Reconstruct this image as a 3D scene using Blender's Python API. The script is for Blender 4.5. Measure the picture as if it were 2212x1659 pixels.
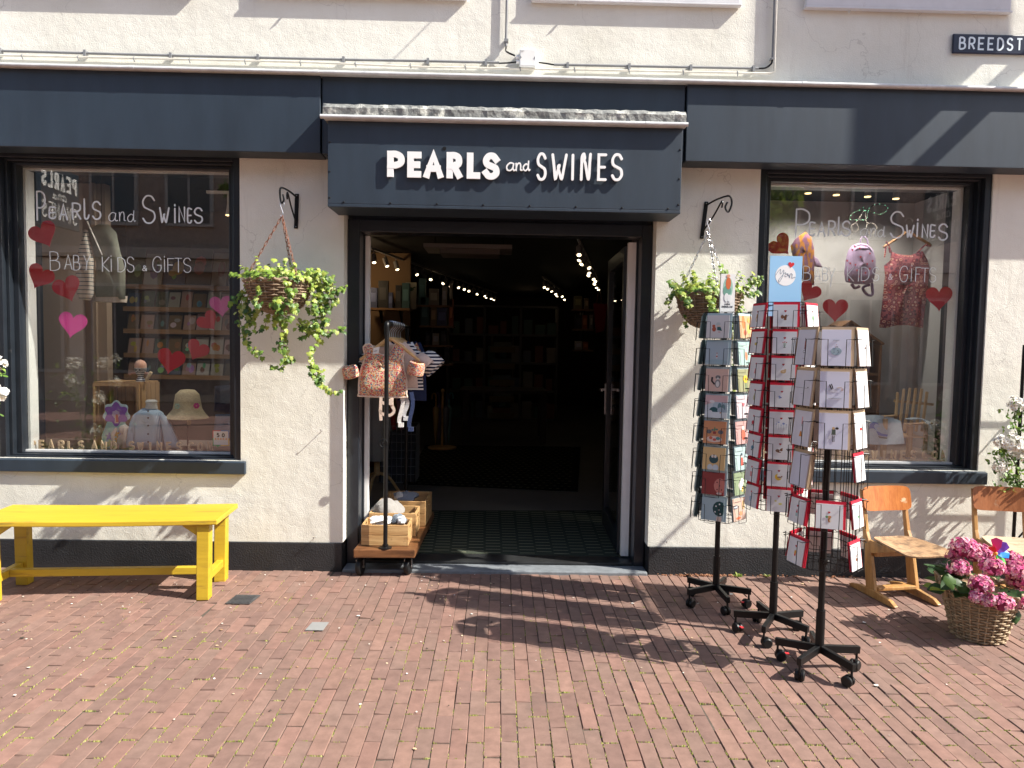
import bpy, bmesh, math, random
from mathutils import Vector as V, Matrix, Quaternion
for o in list(bpy.data.objects): bpy.data.objects.remove(o)
S = bpy.context.scene
COL = S.collection
R = math.radians
rnd = random.Random(7)
# ---------------------------------------------------------------- camera, sky, sun, exposure
CX, CY, FP, DC, HC = 1106.0, 829.5, 1534.0, 4.8, 1.566
PIT, YAW, ROL = R(3.1886), R(1.0349), R(0.9744)
FW = V((math.sin(YAW)*math.cos(PIT), math.cos(YAW)*math.cos(PIT), -math.sin(PIT)))
_rt = V((math.cos(YAW), -math.sin(YAW), 0)); _up = _rt.cross(FW)
RT = _rt*math.cos(ROL)+_up*math.sin(ROL); UP = -_rt*math.sin(ROL)+_up*math.cos(ROL)
CAMP = V((0, -DC, HC))
cam = bpy.data.cameras.new('camera'); cam.sensor_width = 36; cam.lens = FP/2212*36
cam.clip_start = .05; cam.clip_end = 500
co = bpy.data.objects.new('camera', cam); COL.objects.link(co); S.camera = co
co.matrix_world = Matrix(((RT.x, UP.x, -FW.x, CAMP.x), (RT.y, UP.y, -FW.y, CAMP.y), (RT.z, UP.z, -FW.z, CAMP.z), (0, 0, 0, 1)))
W = bpy.data.worlds.new('World'); S.world = W; W.use_nodes = True
nt = W.node_tree; bg = nt.nodes['Background']; sk = nt.nodes.new('ShaderNodeTexSky')
SUN = V((-1, .30, -1)).normalized()
sk.sky_type = 'NISHITA'; sk.sun_disc = False; sk.sun_elevation = math.asin(-SUN.z); sk.sun_rotation = math.atan2(-SUN.x, -SUN.y)
sk.air_density = 1.0; sk.dust_density = 1.5
nt.links.new(sk.outputs[0], bg.inputs[0]); bg.inputs[1].default_value = 0.12
sl = bpy.data.lights.new('sun', 'SUN'); sl.energy = 4.9; sl.angle = R(.5); sl.color = (1, .95, .86)
so = bpy.data.objects.new('sun', sl); COL.objects.link(so); so.rotation_euler = SUN.to_track_quat('-Z', 'Y').to_euler(); so.location = (6, -4, 9)
S.view_settings.view_transform = 'Standard'; S.view_settings.look = 'None'; S.view_settings.gamma = 1
S.view_settings.use_curve_mapping = False; S.view_settings.exposure = 1.15
S.cycles.max_bounces = 8; S.cycles.transparent_max_bounces = 24; S.cycles.use_denoising = True

# ---------------------------------------------------------------- measuring helpers (photo pixel -> place in the street)
def P(px, py, Y=0.0):
    d = FW*FP+RT*(px-CX)+UP*(CY-py); return CAMP+d*((Y+DC)/d.y)
def G(px, py, Z=0.0):
    d = FW*FP+RT*(px-CX)+UP*(CY-py); return CAMP+d*((Z-HC)/d.z)
def K(c, x, y, Y=0.0):
    return P((c[0]+x/c[2])/1.852, (c[1]+y/c[2])/1.852, Y)
# ---------------------------------------------------------------- mesh builder
def catmull(p, n=6, closed=False):
    p = [V(q) for q in p]; o = []
    m = len(p); rg = m if closed else m-1
    for i in range(rg):
        a = p[(i-1) % m] if closed or i > 0 else p[0]*2-p[1]
        b = p[i]; c = p[(i+1) % m]
        d = p[(i+2) % m] if closed or i+2 < m else c*2-b
        for k in range(n):
            t = k/n
            o.append(.5*((2*b)+(c-a)*t+(2*a-5*b+4*c-d)*t*t+(3*b-a-3*c+d)*t**3))
    if not closed: o.append(p[-1].copy())
    return o
class MB:
    def __init__(s): s.v = []; s.f = []; s.c = []; s.col = (1, 1, 1)
    def add(s, vs, fs, col=None):
        b = len(s.v); s.v += [tuple(q) for q in vs]; s.f += [tuple(i+b for i in f) for f in fs]
        s.c += [col or s.col]*len(fs); return s
    def hexa(s, p, col=None):   # p: 4 bottom ccw + 4 top
        return s.add(p, [(3, 2, 1, 0), (4, 5, 6, 7), (0, 1, 5, 4), (1, 2, 6, 5), (2, 3, 7, 6), (3, 0, 4, 7)], col)
    def box(s, x0, x1, y0, y1, z0, z1, col=None):
        return s.hexa([(x0, y0, z0), (x1, y0, z0), (x1, y1, z0), (x0, y1, z0), (x0, y0, z1), (x1, y0, z1), (x1, y1, z1), (x0, y1, z1)], col)
    def obox(s, c, u, v, w, col=None):  # half axes
        c, u, v, w = V(c), V(u), V(v), V(w)
        return s.hexa([c-u-v-w, c+u-v-w, c+u+v-w, c-u+v-w, c-u-v+w, c+u-v+w, c+u+v+w, c-u+v+w], col)
    def bar(s, a, b, wx, wz, up=(0, 0, 1), col=None):
        a, b = V(a), V(b); d = b-a; t = d.normalized(); u = t.cross(V(up)).normalized(); w = u.cross(t)
        return s.obox((a+b)/2, d/2, u*wx/2, w*wz/2, col)
    def prism(s, poly, vec, col=None):
        n = len(poly); a = [V(q) for q in poly]; b = [q+V(vec) for q in a]
        return s.add(a+b, [tuple(range(n))[::-1], tuple(range(n, 2*n))]+[(i, (i+1) % n, n+(i+1) % n, n+i) for i in range(n)], col)
    def tube(s, pts, r, n=6, closed=False, col=None, flat=None):
        pts = [V(q) for q in pts]; m = len(pts); rr = r if isinstance(r, (list, tuple)) else [r]*m
        vs = []; fr = None
        for i, q in enumerate(pts):
            if closed: t = pts[(i+1) % m]-pts[i-1]
            else: t = pts[min(i+1, m-1)]-pts[max(i-1, 0)]
            if t.length < 1e-9: t = V((0, 0, 1))
            t.normalize()
            if fr is None: fr = t.cross(V((0, 0, 1)) if abs(t.z) < .9 else V((1, 0, 0))).normalized()
            fr = (fr-t*fr.dot(t))
            if fr.length < 1e-6: fr = t.cross(V((.3, .5, .8)))
            fr.normalize(); bn = t.cross(fr)
            for k in range(n):
                a = 2*math.pi*k/n; vs.append(q+(fr*math.cos(a)+bn*math.sin(a))*rr[i])
        fs = []
        for i in range(m if closed else m-1):
            j = (i+1) % m
            for k in range(n): fs.append((i*n+k, i*n+(k+1) % n, j*n+(k+1) % n, j*n+k))
        if not closed: fs += [tuple(range(n))[::-1], tuple(range((m-1)*n, m*n))]
        return s.add(vs, fs, col)
    def lathe(s, prof, n=24, c=(0, 0, 0), col=None, axis=None, wob=None):
        c = V(c); vs = []
        ax = V(axis).normalized() if axis else V((0, 0, 1)); u = ax.orthogonal().normalized(); w = ax.cross(u)
        for i, (r, z) in enumerate(prof):
            for k in range(n):
                a = 2*math.pi*k/n; q = r*(wob(a, z) if wob else 1)
                vs.append(c+u*math.cos(a)*q+w*math.sin(a)*q+ax*z)
        fs = [(i*n+k, i*n+(k+1) % n, (i+1)*n+(k+1) % n, (i+1)*n+k) for i in range(len(prof)-1) for k in range(n)]
        m = len(prof)
        if prof[0][0] > 1e-5: fs.append(tuple(range(n))[::-1])
        if prof[-1][0] > 1e-5: fs.append(tuple(range((m-1)*n, m*n)))
        return s.add(vs, fs, col)
    def blob(s, c, r, rings=8, seg=12, col=None, jit=0, rot=None):
        c = V(c); r = r if isinstance(r, (tuple, list)) else (r, r, r); vs = []
        for i in range(rings+1):
            th = math.pi*i/rings
            for k in range(seg):
                a = 2*math.pi*k/seg; j = 1+rnd.uniform(-jit, jit)
                q = V((r[0]*math.sin(th)*math.cos(a)*j, r[1]*math.sin(th)*math.sin(a)*j, r[2]*math.cos(th)*j))
                vs.append(c+(rot @ q if rot else q))
        return s.add(vs, [(i*seg+k, (i+1)*seg+k, (i+1)*seg+(k+1) % seg, i*seg+(k+1) % seg) for i in range(rings) for k in range(seg)], col)
    def build(s, name, m, parent=None, smooth=False, world=True, bevel=0, ang=40):
        off = V((0, 0, 0)); q = parent
        if world:
            while q: off += q.location; q = q.parent
        me = bpy.data.meshes.new(name); me.from_pydata([tuple(V(p)-off) for p in s.v], [], s.f)
        at = me.color_attributes.new('Col', 'FLOAT_COLOR', 'CORNER'); vals = []
        for poly, c in zip(me.polygons, s.c): vals += [c[0], c[1], c[2], 1.0]*len(poly.vertices)
        at.data.foreach_set('color', vals)
        me.materials.append(m)
        if smooth:
            me.polygons.foreach_set('use_smooth', [True]*len(me.polygons)); me.set_sharp_from_angle(angle=R(ang))
        me.update()
        o = bpy.data.objects.new(name, me); COL.objects.link(o)
        if parent: o.parent = parent
        if bevel:
            b = o.modifiers.new('bevel', 'BEVEL'); b.width = bevel; b.segments = 2; b.limit_method = 'ANGLE'; b.angle_limit = R(35)
        return o
def tag(o, label, cat, group=None):
    o['label'] = label; o['category'] = cat
    if group: o['group'] = group
    return o
def thing(name, label, cat, loc=(0, 0, 0), rz=0, group=None):
    o = bpy.data.objects.new(name, None); COL.objects.link(o); o.location = loc; o.rotation_euler = (0, 0, rz); o.empty_display_size = .1
    return tag(o, label, cat, group)
def struct(o, k='structure'): o['kind'] = k; return o
# ---------------------------------------------------------------- materials
def _mat(name):
    m = bpy.data.materials.new(name); m.use_nodes = True; t = m.node_tree
    return m, t, t.nodes['Principled BSDF']
def mat(name, col=(.5, .5, .5), rough=.6, metal=0, var=0, vs=6, bump=0, bs=60, vcol=False, spec=.5, stretch=(1, 1, 1), bd=.01, detail=4, trans=0, coat=0, sheen=0, dirt=None, dcol=(.02, .02, .02), ds=3):
    m, t, p = _mat(name); N = t.nodes.new; L = t.links.new
    tc = N('ShaderNodeTexCoord'); mp = N('ShaderNodeMapping'); mp.inputs['Scale'].default_value = stretch; L(tc.outputs['Object'], mp.inputs[0])
    p.inputs['Roughness'].default_value = rough; p.inputs['Metallic'].default_value = metal
    p.inputs['Specular IOR Level'].default_value = spec; p.inputs['Coat Weight'].default_value = coat
    p.inputs['Sheen Weight'].default_value = sheen
    if vcol:
        a = N('ShaderNodeVertexColor'); a.layer_name = 'Col'; out = a.outputs[0]
    else:
        a = N('ShaderNodeRGB'); a.outputs[0].default_value = (*col, 1); out = a.outputs[0]
    if var:
        n = N('ShaderNodeTexNoise'); n.inputs['Scale'].default_value = vs; n.inputs['Detail'].default_value = detail; n.inputs['Roughness'].default_value = .65; L(mp.outputs[0], n.inputs[0])
        r = N('ShaderNodeMapRange'); r.inputs[1].default_value = .25; r.inputs[2].default_value = .75; r.inputs[3].default_value = 1-var; r.inputs[4].default_value = 1+var; L(n.outputs[0], r.inputs[0])
        x = N('ShaderNodeVectorMath'); x.operation = 'SCALE'; L(out, x.inputs[0]); L(r.outputs[0], x.inputs['Scale']); out = x.outputs[0]
    if dirt:
        n = N('ShaderNodeTexNoise'); n.inputs['Scale'].default_value = ds; n.inputs['Detail'].default_value = 8; n.inputs['Roughness'].default_value = .7; L(mp.outputs[0], n.inputs[0])
        r = N('ShaderNodeMapRange'); r.inputs[1].default_value = dirt[0]; r.inputs[2].default_value = dirt[1]; r.inputs[4].default_value = dirt[2] if len(dirt) > 2 else 1; L(n.outputs[0], r.inputs[0])
        x = N('ShaderNodeMix'); x.data_type = 'RGBA'; L(r.outputs[0], x.inputs[0]); L(out, x.inputs[6]); x.inputs[7].default_value = (*dcol, 1); out = x.outputs[2]
    L(out, p.inputs['Base Color'])
    if bump:
        n = N('ShaderNodeTexNoise'); n.inputs['Scale'].default_value = bs; n.inputs['Detail'].default_value = 4; L(mp.outputs[0], n.inputs[0])
        b = N('ShaderNodeBump'); b.inputs['Strength'].default_value = bump; b.inputs['Distance'].default_value = bd; L(n.outputs[0], b.inputs['Height']); L(b.outputs[0], p.inputs['Normal'])
    if trans:
        tr = N('ShaderNodeBsdfTranslucent'); L(out, tr.inputs[0]); mx = N('ShaderNodeMixShader'); mx.inputs[0].default_value = trans
        L(p.outputs[0], mx.inputs[1]); L(tr.outputs[0], mx.inputs[2]); L(mx.outputs[0], t.nodes['Material Output'].inputs[0])
    return m
def emit(name, col, st):
    m, t, p = _mat(name); p.inputs['Base Color'].default_value = (*col, 1); p.inputs['Emission Color'].default_value = (*col, 1); p.inputs['Emission Strength'].default_value = st; return m
def glassmat(name, f0=.045, tint=(.95, .96, .95)):
    m, t, p = _mat(name); N = t.nodes.new; L = t.links.new
    t.nodes.remove(p); tr = N('ShaderNodeBsdfTransparent'); tr.inputs[0].default_value = (*tint, 1)
    gl = N('ShaderNodeBsdfGlossy'); gl.inputs['Roughness'].default_value = 0; lw = N('ShaderNodeLayerWeight'); lw.inputs[0].default_value = .5
    pw = N('ShaderNodeMath'); pw.operation = 'POWER'; pw.inputs[1].default_value = 5; L(lw.outputs['Facing'], pw.inputs[0])
    ma = N('ShaderNodeMath'); ma.operation = 'MULTIPLY_ADD'; ma.inputs[1].default_value = .9; ma.inputs[2].default_value = f0; L(pw.outputs[0], ma.inputs[0])
    mx = N('ShaderNodeMixShader'); L(ma.outputs[0], mx.inputs[0]); L(tr.outputs[0], mx.inputs[1]); L(gl.outputs[0], mx.inputs[2]); L(mx.outputs[0], t.nodes['Material Output'].inputs[0])
    return m
def woodmat(name, a, b, axis=0, scale=9, rough=.5, dist=3, bump=.2, dirt=None, dcol=(.02, .02, .02), ds=3):
    m, t, p = _mat(name); N = t.nodes.new; L = t.links.new
    tc = N('ShaderNodeTexCoord'); mp = N('ShaderNodeMapping'); sc = [1, 1, 1]; sc = [scale]*3; sc[axis] = scale*.08; mp.inputs['Scale'].default_value = sc; L(tc.outputs['Object'], mp.inputs[0])
    n = N('ShaderNodeTexNoise'); n.inputs['Scale'].default_value = 3; n.inputs['Detail'].default_value = 6; n.inputs['Distortion'].default_value = dist*.3; L(mp.outputs[0], n.inputs[0])
    n2 = N('ShaderNodeTexNoise'); n2.inputs['Scale'].default_value = 14; n2.inputs['Detail'].default_value = 3; L(mp.outputs[0], n2.inputs[0])
    ad = N('ShaderNodeMix'); ad.inputs[0].default_value = .4; L(n.outputs[0], ad.inputs[2]); L(n2.outputs[0], ad.inputs[3])
    cr = N('ShaderNodeValToRGB'); cr.color_ramp.elements[0].position = .36; cr.color_ramp.elements[0].color = (*a, 1); cr.color_ramp.elements[1].position = .64; cr.color_ramp.elements[1].color = (*b, 1); L(ad.outputs[0], cr.inputs[0])
    out = cr.outputs[0]
    if dirt:
        q = N('ShaderNodeTexNoise'); q.inputs['Scale'].default_value = ds; q.inputs['Detail'].default_value = 8; q.inputs['Roughness'].default_value = .7; L(tc.outputs['Object'], q.inputs[0])
        r = N('ShaderNodeMapRange'); r.inputs[1].default_value = dirt[0]; r.inputs[2].default_value = dirt[1]; L(q.outputs[0], r.inputs[0])
        x = N('ShaderNodeMix'); x.data_type = 'RGBA'; L(r.outputs[0], x.inputs[0]); L(out, x.inputs[6]); x.inputs[7].default_value = (*dcol, 1); out = x.outputs[2]
    L(out, p.inputs['Base Color']); p.inputs['Roughness'].default_value = rough
    bm = N('ShaderNodeBump'); bm.inputs['Strength'].default_value = bump; bm.inputs['Distance'].default_value = .003; L(ad.outputs[0], bm.inputs['Height']); L(bm.outputs[0], p.inputs['Normal'])
    return m
def stuccomat():
    m, t, p = _mat('stucco'); N = t.nodes.new; L = t.links.new
    tc = N('ShaderNodeTexCoord')
    n = N('ShaderNodeTexNoise'); n.inputs['Scale'].default_value = 1.3; n.inputs['Detail'].default_value = 8; n.inputs['Roughness'].default_value = .6; L(tc.outputs['Object'], n.inputs[0])
    cr = N('ShaderNodeValToRGB'); cr.color_ramp.elements[0].position = .3; cr.color_ramp.elements[0].color = (.665, .648, .565, 1); cr.color_ramp.elements[1].position = .62; cr.color_ramp.elements[1].color = (.775, .765, .69, 1); L(n.outputs[0], cr.inputs[0])
    # grime streaks of their own
    mp = N('ShaderNodeMapping'); mp.inputs['Scale'].default_value = (9, 9, .8); L(tc.outputs['Object'], mp.inputs[0])
    g = N('ShaderNodeTexNoise'); g.inputs['Scale'].default_value = 1.6; g.inputs['Detail'].default_value = 9; g.inputs['Roughness'].default_value = .75; L(mp.outputs[0], g.inputs[0])
    r = N('ShaderNodeMapRange'); r.inputs[1].default_value = .56; r.inputs[2].default_value = .80; r.inputs[4].default_value = .5; L(g.outputs[0], r.inputs[0])
    x = N('ShaderNodeMix'); x.data_type = 'RGBA'; L(r.outputs[0], x.inputs[0]); L(cr.outputs[0], x.inputs[6]); x.inputs[7].default_value = (.42, .38, .32, 1)
    # hairline cracks
    vo = N('ShaderNodeTexVoronoi'); vo.feature = 'DISTANCE_TO_EDGE'; vo.inputs['Scale'].default_value = 1.0
    wn = N('ShaderNodeTexNoise'); wn.inputs['Scale'].default_value = 3; wn.inputs['Detail'].default_value = 5
    L(tc.outputs['Object'], wn.inputs[0]); ad = N('ShaderNodeVectorMath'); ad.operation = 'MULTIPLY_ADD'; ad.inputs[1].default_value = (.5, .5, .5); L(wn.outputs['Color'], ad.inputs[0]); L(tc.outputs['Object'], ad.inputs[2]); L(ad.outputs[0], vo.inputs[0])
    cl = N('ShaderNodeMapRange'); cl.inputs[1].default_value = .0; cl.inputs[2].default_value = .0030; cl.inputs[3].default_value = .30; cl.inputs[4].default_value = 0; L(vo.outputs['Distance'], cl.inputs[0])
    x2 = N('ShaderNodeMix'); x2.data_type = 'RGBA'; L(cl.outputs[0], x2.inputs[0]); L(x.outputs[2], x2.inputs[6]); x2.inputs[7].default_value = (.2, .18, .15, 1)
    L(x2.outputs[2], p.inputs['Base Color']); p.inputs['Roughness'].default_value = .9; p.inputs['Specular IOR Level'].default_value = .2
    b1 = N('ShaderNodeTexNoise'); b1.inputs['Scale'].default_value = 135; b1.inputs['Detail'].default_value = 3; b1.inputs['Distortion'].default_value = .6; L(tc.outputs['Object'], b1.inputs[0])
    b2 = N('ShaderNodeTexNoise'); b2.inputs['Scale'].default_value = 9; b2.inputs['Detail'].default_value = 5; L(tc.outputs['Object'], b2.inputs[0])
    mm = N('ShaderNodeMath'); mm.operation = 'MULTIPLY_ADD'; mm.inputs[1].default_value = 2.6; L(b2.outputs[0], mm.inputs[0]); L(b1.outputs[0], mm.inputs[2])
    b = N('ShaderNodeBump'); b.inputs['Strength'].default_value = .32; b.inputs['Distance'].default_value = .0075; L(mm.outputs[0], b.inputs['Height']); L(b.outputs[0], p.inputs['Normal'])
    return m
M = {}
M['stucco'] = stuccomat()
M['plinth'] = mat('plinth_paint', (.018, .019, .022), .55, var=.35, vs=5, bump=.45, bs=90, dirt=(.62, .85, .35), dcol=(.16, .15, .13), ds=7)
M['navy'] = mat('navy_panel', (.024, .037, .054), .48, var=.2, vs=2.2, stretch=(3, 3, .7), bump=.06, bs=6, dirt=(.72, .74, .5), dcol=(.3, .3, .3), ds=26, spec=.5)
M['frame'] = mat('frame_paint', (.014, .018, .024), .3, var=.2, vs=8, bump=.12, bs=40, dirt=(.68, .8, .35), dcol=(.2, .19, .17), ds=14)
M['lead'] = mat('lead_sheet', (.19, .195, .185), .7, var=.5, vs=16, bump=.7, bs=20, dirt=(.54, .60, .85), dcol=(.50, .50, .45), ds=11, bd=.02)
M['zinc'] = mat('zinc_trim', (.55, .56, .56), .45, metal=0, var=.2, vs=9, bump=.1)
M['white'] = mat('white_paint', (.84, .84, .82), .45, var=.06, vs=7)
M['whiteboard'] = mat('window_board', (.62, .62, .63), .5, var=.12, vs=4, dirt=(.62, .8, .5), dcol=(.35, .3, .24), ds=9)
M['letter'] = mat('letter_white', (.84, .84, .83), .4)
M['paint'] = mat('window_paint', (.74, .80, .82), .6)
M['glass'] = glassmat('window_glass', .095, (.93, .94, .93))
M['glass2'] = glassmat('door_glass', .05)
M['black'] = mat('black_metal', (.006, .006, .0065), .38, var=.3, vs=20, spec=.3)
M['blackplastic'] = mat('black_plastic', (.009, .009, .0095), .42, var=.2, vs=30, spec=.3)
M['steel'] = mat('steel', (.55, .55, .56), .28, metal=1)
M['grey_pipe'] = mat('grey_pipe', (.20, .205, .21), .45, var=.15, vs=10)
M['beige_pipe'] = mat('beige_pipe', (.62, .58, .50), .6, var=.2, vs=10)
M['rust'] = mat('rusty_steel', (.23, .10, .06), .7, var=.3, vs=40, metal=.3)
M['yellow'] = mat('yellow_paint', (.50, .335, .022), .5, var=.14, vs=9, bump=.6, bs=30, stretch=(.10, 1, 1), bd=.004, dirt=(.57, .68, .7), dcol=(.24, .13, .03), ds=26)
M['vcol'] = mat('coloured_surface', vcol=True, rough=.6)
M['vcloth'] = mat('coloured_cloth', vcol=True, rough=.9, var=.1, vs=60, bump=.3, bs=140, spec=.1, sheen=.2)
M['paper'] = mat('paper_print', vcol=True, rough=.5, spec=.35)
M['leaf'] = mat('leaf', vcol=True, rough=.45, trans=.33, var=.2, vs=40)
M['petal'] = mat('petal', vcol=True, rough=.7, trans=.25, spec=.2)
M['moss'] = mat('moss', vcol=True, rough=.9, spec=.1)
M['wicker'] = mat('wicker', (.33, .24, .145), .7, var=.35, vs=30, bump=.3, bs=60)
M['wicker_dark'] = mat('wicker_weathered', (.24, .17, .11), .75, var=.4, vs=30, bump=.3, bs=60)
M['pine'] = woodmat('pine', (.50, .30, .12), (.66, .44, .21), 0, 7)
M['crate'] = woodmat('crate_pine', (.36, .19, .07), (.60, .39, .18), 0, 9, .5, dirt=(.60, .70), dcol=(.26, .13, .05), ds=9)
M['beech'] = woodmat('beech', (.33, .155, .045), (.50, .28, .10), 2, 6, .4, dirt=(.50, .70), dcol=(.20, .125, .065), ds=9)
M['ply'] = woodmat('plywood_back', (.36, .105, .022), (.50, .18, .045), 2, 9, .32, dirt=(.63, .68), dcol=(.62, .45, .28), ds=12)
M['ply2'] = woodmat('plywood_back_dark', (.25, .09, .035), (.36, .14, .06), 2, 9, .35, dirt=(.58, .68), dcol=(.36, .24, .16), ds=10)
M['seat'] = woodmat('plywood_seat', (.29, .165, .085), (.47, .32, .185), 1, 9, .5, dirt=(.48, .60), dcol=(.17, .105, .06), ds=14)
M['seat2'] = woodmat('plywood_seat_worn', (.34, .25, .16), (.54, .43, .30), 0, 6, .6, dirt=(.55, .65), dcol=(.3, .2, .12), ds=14)
M['rustic'] = woodmat('rustic_board', (.075, .03, .012), (.21, .09, .035), 0, 7, .4, dirt=(.55, .7), dcol=(.05, .025, .012), ds=8)
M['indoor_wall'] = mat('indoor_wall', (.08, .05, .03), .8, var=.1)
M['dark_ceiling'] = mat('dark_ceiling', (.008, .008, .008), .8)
M['bay_wall'] = mat('bay_wall', (.42, .42, .42), .8, var=.05, vs=2)
M['bay_brown'] = mat('bay_panel', (.42, .34, .29), .7, var=.08, vs=2)
M['floor'] = mat('shop_floor', (.14, .13, .12), .7, var=.12, vs=3)
M['shelfwood'] = woodmat('shelf_wood', (.22, .115, .05), (.34, .19, .09), 0, 5)
M['darkwood'] = mat('dark_wood', (.07, .04, .025), .6, var=.2)
M['stone'] = mat('blue_stone', (.17, .185, .20), .6, var=.25, vs=14, bump=.2, bs=60, dirt=(.6, .75, .5), dcol=(.36, .36, .36), ds=20)
M['bulb'] = emit('lamp_glow', (1, .80, .50), 3.5); M['bulb_dim'] = emit('lamp_glow_dim', (1, .72, .32), 1.5)
M['lampgrey'] = mat('lamp_body', (.35, .34, .32), .4)
# ---------------------------------------------------------------- stroke lettering
Lz, Sm = 0, 1
FONT = {
'A': [(Lz, [(0, 0), (.5, 1), (1, 0)]), (Lz, [(.2, .32), (.8, .32)])],
'B': [(Lz, [(0, 0), (0, 1)]), (Sm, [(0, 1), (.5, 1), (.85, .9), (.85, .64), (.5, .53), (0, .53)]), (Sm, [(0, .53), (.55, .53), (1, .42), (1, .12), (.55, 0), (0, 0)])],
'C': [(Sm, [(1, .8), (.78, .98), (.35, .98), (.02, .7), (.02, .3), (.35, .02), (.78, .02), (1, .2)])],
'D': [(Lz, [(0, 0), (0, 1)]), (Sm, [(0, 1), (.5, 1), (.97, .75), (.97, .25), (.5, 0), (0, 0)])],
'E': [(Lz, [(1, 1), (0, 1), (0, 0), (1, 0)]), (Lz, [(0, .5), (.85, .5)])],
'F': [(Lz, [(1, 1), (0, 1), (0, 0)]), (Lz, [(0, .52), (.8, .52)])],
'G': [(Sm, [(1, .8), (.78, .98), (.35, .98), (.02, .7), (.02, .3), (.35, .02), (.78, .02), (1, .22)]), (Lz, [(1, .22), (1, .45), (.55, .45)])],
'H': [(Lz, [(0, 0), (0, 1)]), (Lz, [(1, 0), (1, 1)]), (Lz, [(0, .5), (1, .5)])],
'I': [(Lz, [(.5, 0), (.5, 1)])],
'i': [(Lz, [(.5, 0), (.5, .8)]), (Lz, [(.5, .96), (.5, 1.02)])],
'K': [(Lz, [(0, 0), (0, 1)]), (Lz, [(1, 1), (.02, .45), (1, 0)])],
'L': [(Lz, [(0, 1), (0, 0), (1, 0)])],
'M': [(Lz, [(0, 0), (.06, 1), (.5, .3), (.94, 1), (1, 0)])],
'N': [(Lz, [(0, 0), (0, 1), (1, 0), (1, 1)])],
'O': [(Sm, [(.5, 1), (.05, .8), (0, .5), (.05, .2), (.5, 0), (.95, .2), (1, .5), (.95, .8), (.5, 1)])],
'P': [(Lz, [(0, 0), (0, 1)]), (Sm, [(0, 1), (.55, 1), (1, .86), (1, .58), (.55, .44), (0, .44)])],
'R': [(Lz, [(0, 0), (0, 1)]), (Sm, [(0, 1), (.55, 1), (.95, .88), (.95, .6), (.55, .47), (0, .47)]), (Lz, [(.45, .47), (1, 0)])],
'S': [(Sm, [(.95, .84), (.7, .99), (.3, .99), (.03, .8), (.12, .6), (.5, .5), (.9, .4), (.98, .18), (.7, .01), (.28, .01), (.03, .16)])],
'T': [(Lz, [(0, 1), (1, 1)]), (Lz, [(.5, 1), (.5, 0)])],
'U': [(Sm, [(0, 1), (0, .3), (.25, .02), (.75, .02), (1, .3), (1, 1)])],
'W': [(Lz, [(0, 1), (.26, 0), (.5, .75), (.74, 0), (1, 1)])],
'Y': [(Lz, [(0, 1), (.5, .5)]), (Lz, [(1, 1), (.5, .5), (.35, 0)])],
'&': [(Sm, [(1, 0), (.3, .7), (.35, .98), (.65, .95), (.65, .72), (.1, .35), (.1, .08), (.5, 0), (.85, .2), (.95, .45)])],
'5': [(Lz, [(.92, 1), (.15, 1), (.08, .52)]), (Sm, [(.08, .52), (.5, .62), (.95, .42), (.92, .12), (.5, .0), (.05, .1)])],
'0': [(Sm, [(.5, 1), (.08, .8), (.02, .5), (.08, .2), (.5, 0), (.92, .2), (.98, .5), (.92, .8), (.5, 1)])],
'.': [(Lz, [(.45, 0), (.55, 0)])],
'a': [(Sm, [(.95, .9), (.5, 1), (.05, .6), (.1, .1), (.5, 0), (.85, .35), (.97, .95), (.88, .3), (1.0, .02), (1.2, .1)])],
'n': [(Sm, [(.0, .95), (.05, .5), (.05, 0)]), (Sm, [(.05, .4), (.3, .9), (.7, .98), (.85, .6), (.85, .1), (1.1, .05)])],
'd': [(Sm, [(.9, .55), (.5, .66), (.05, .4), (.1, .08), (.5, 0), (.85, .3), (.97, 1.0), (.92, .3), (1.05, .02), (1.2, .1)])],
's': [], ' ': [],
# hand drawn shop style
'w': [(Sm, [(0, 1), (.12, .5), (.22, .02), (.36, .3), (.5, .55), (.42, .5), (.52, .25), (.68, .02), (.82, .4), (1, 1)])],
'v': [(Sm, [(0, 0), (.02, .6), (.05, .9), (.25, 1), (.35, .85), (.3, .75), (.45, .6), (.7, .15), (.82, .02), (.9, .2), (.93, .6), (1, 1)])],
'e': [(Sm, [(1, .95), (.5, 1), (.1, .95), (.02, .5), (.05, .1), (.4, 0), (.8, .02), (1, .15)]), (Lz, [(.03, .5), (.9, .52)])],
'l': [(Sm, [(.1, 1), (.1, .5), (.12, .1), (.4, 0), (.8, .05), (1, .2)])],
}
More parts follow.
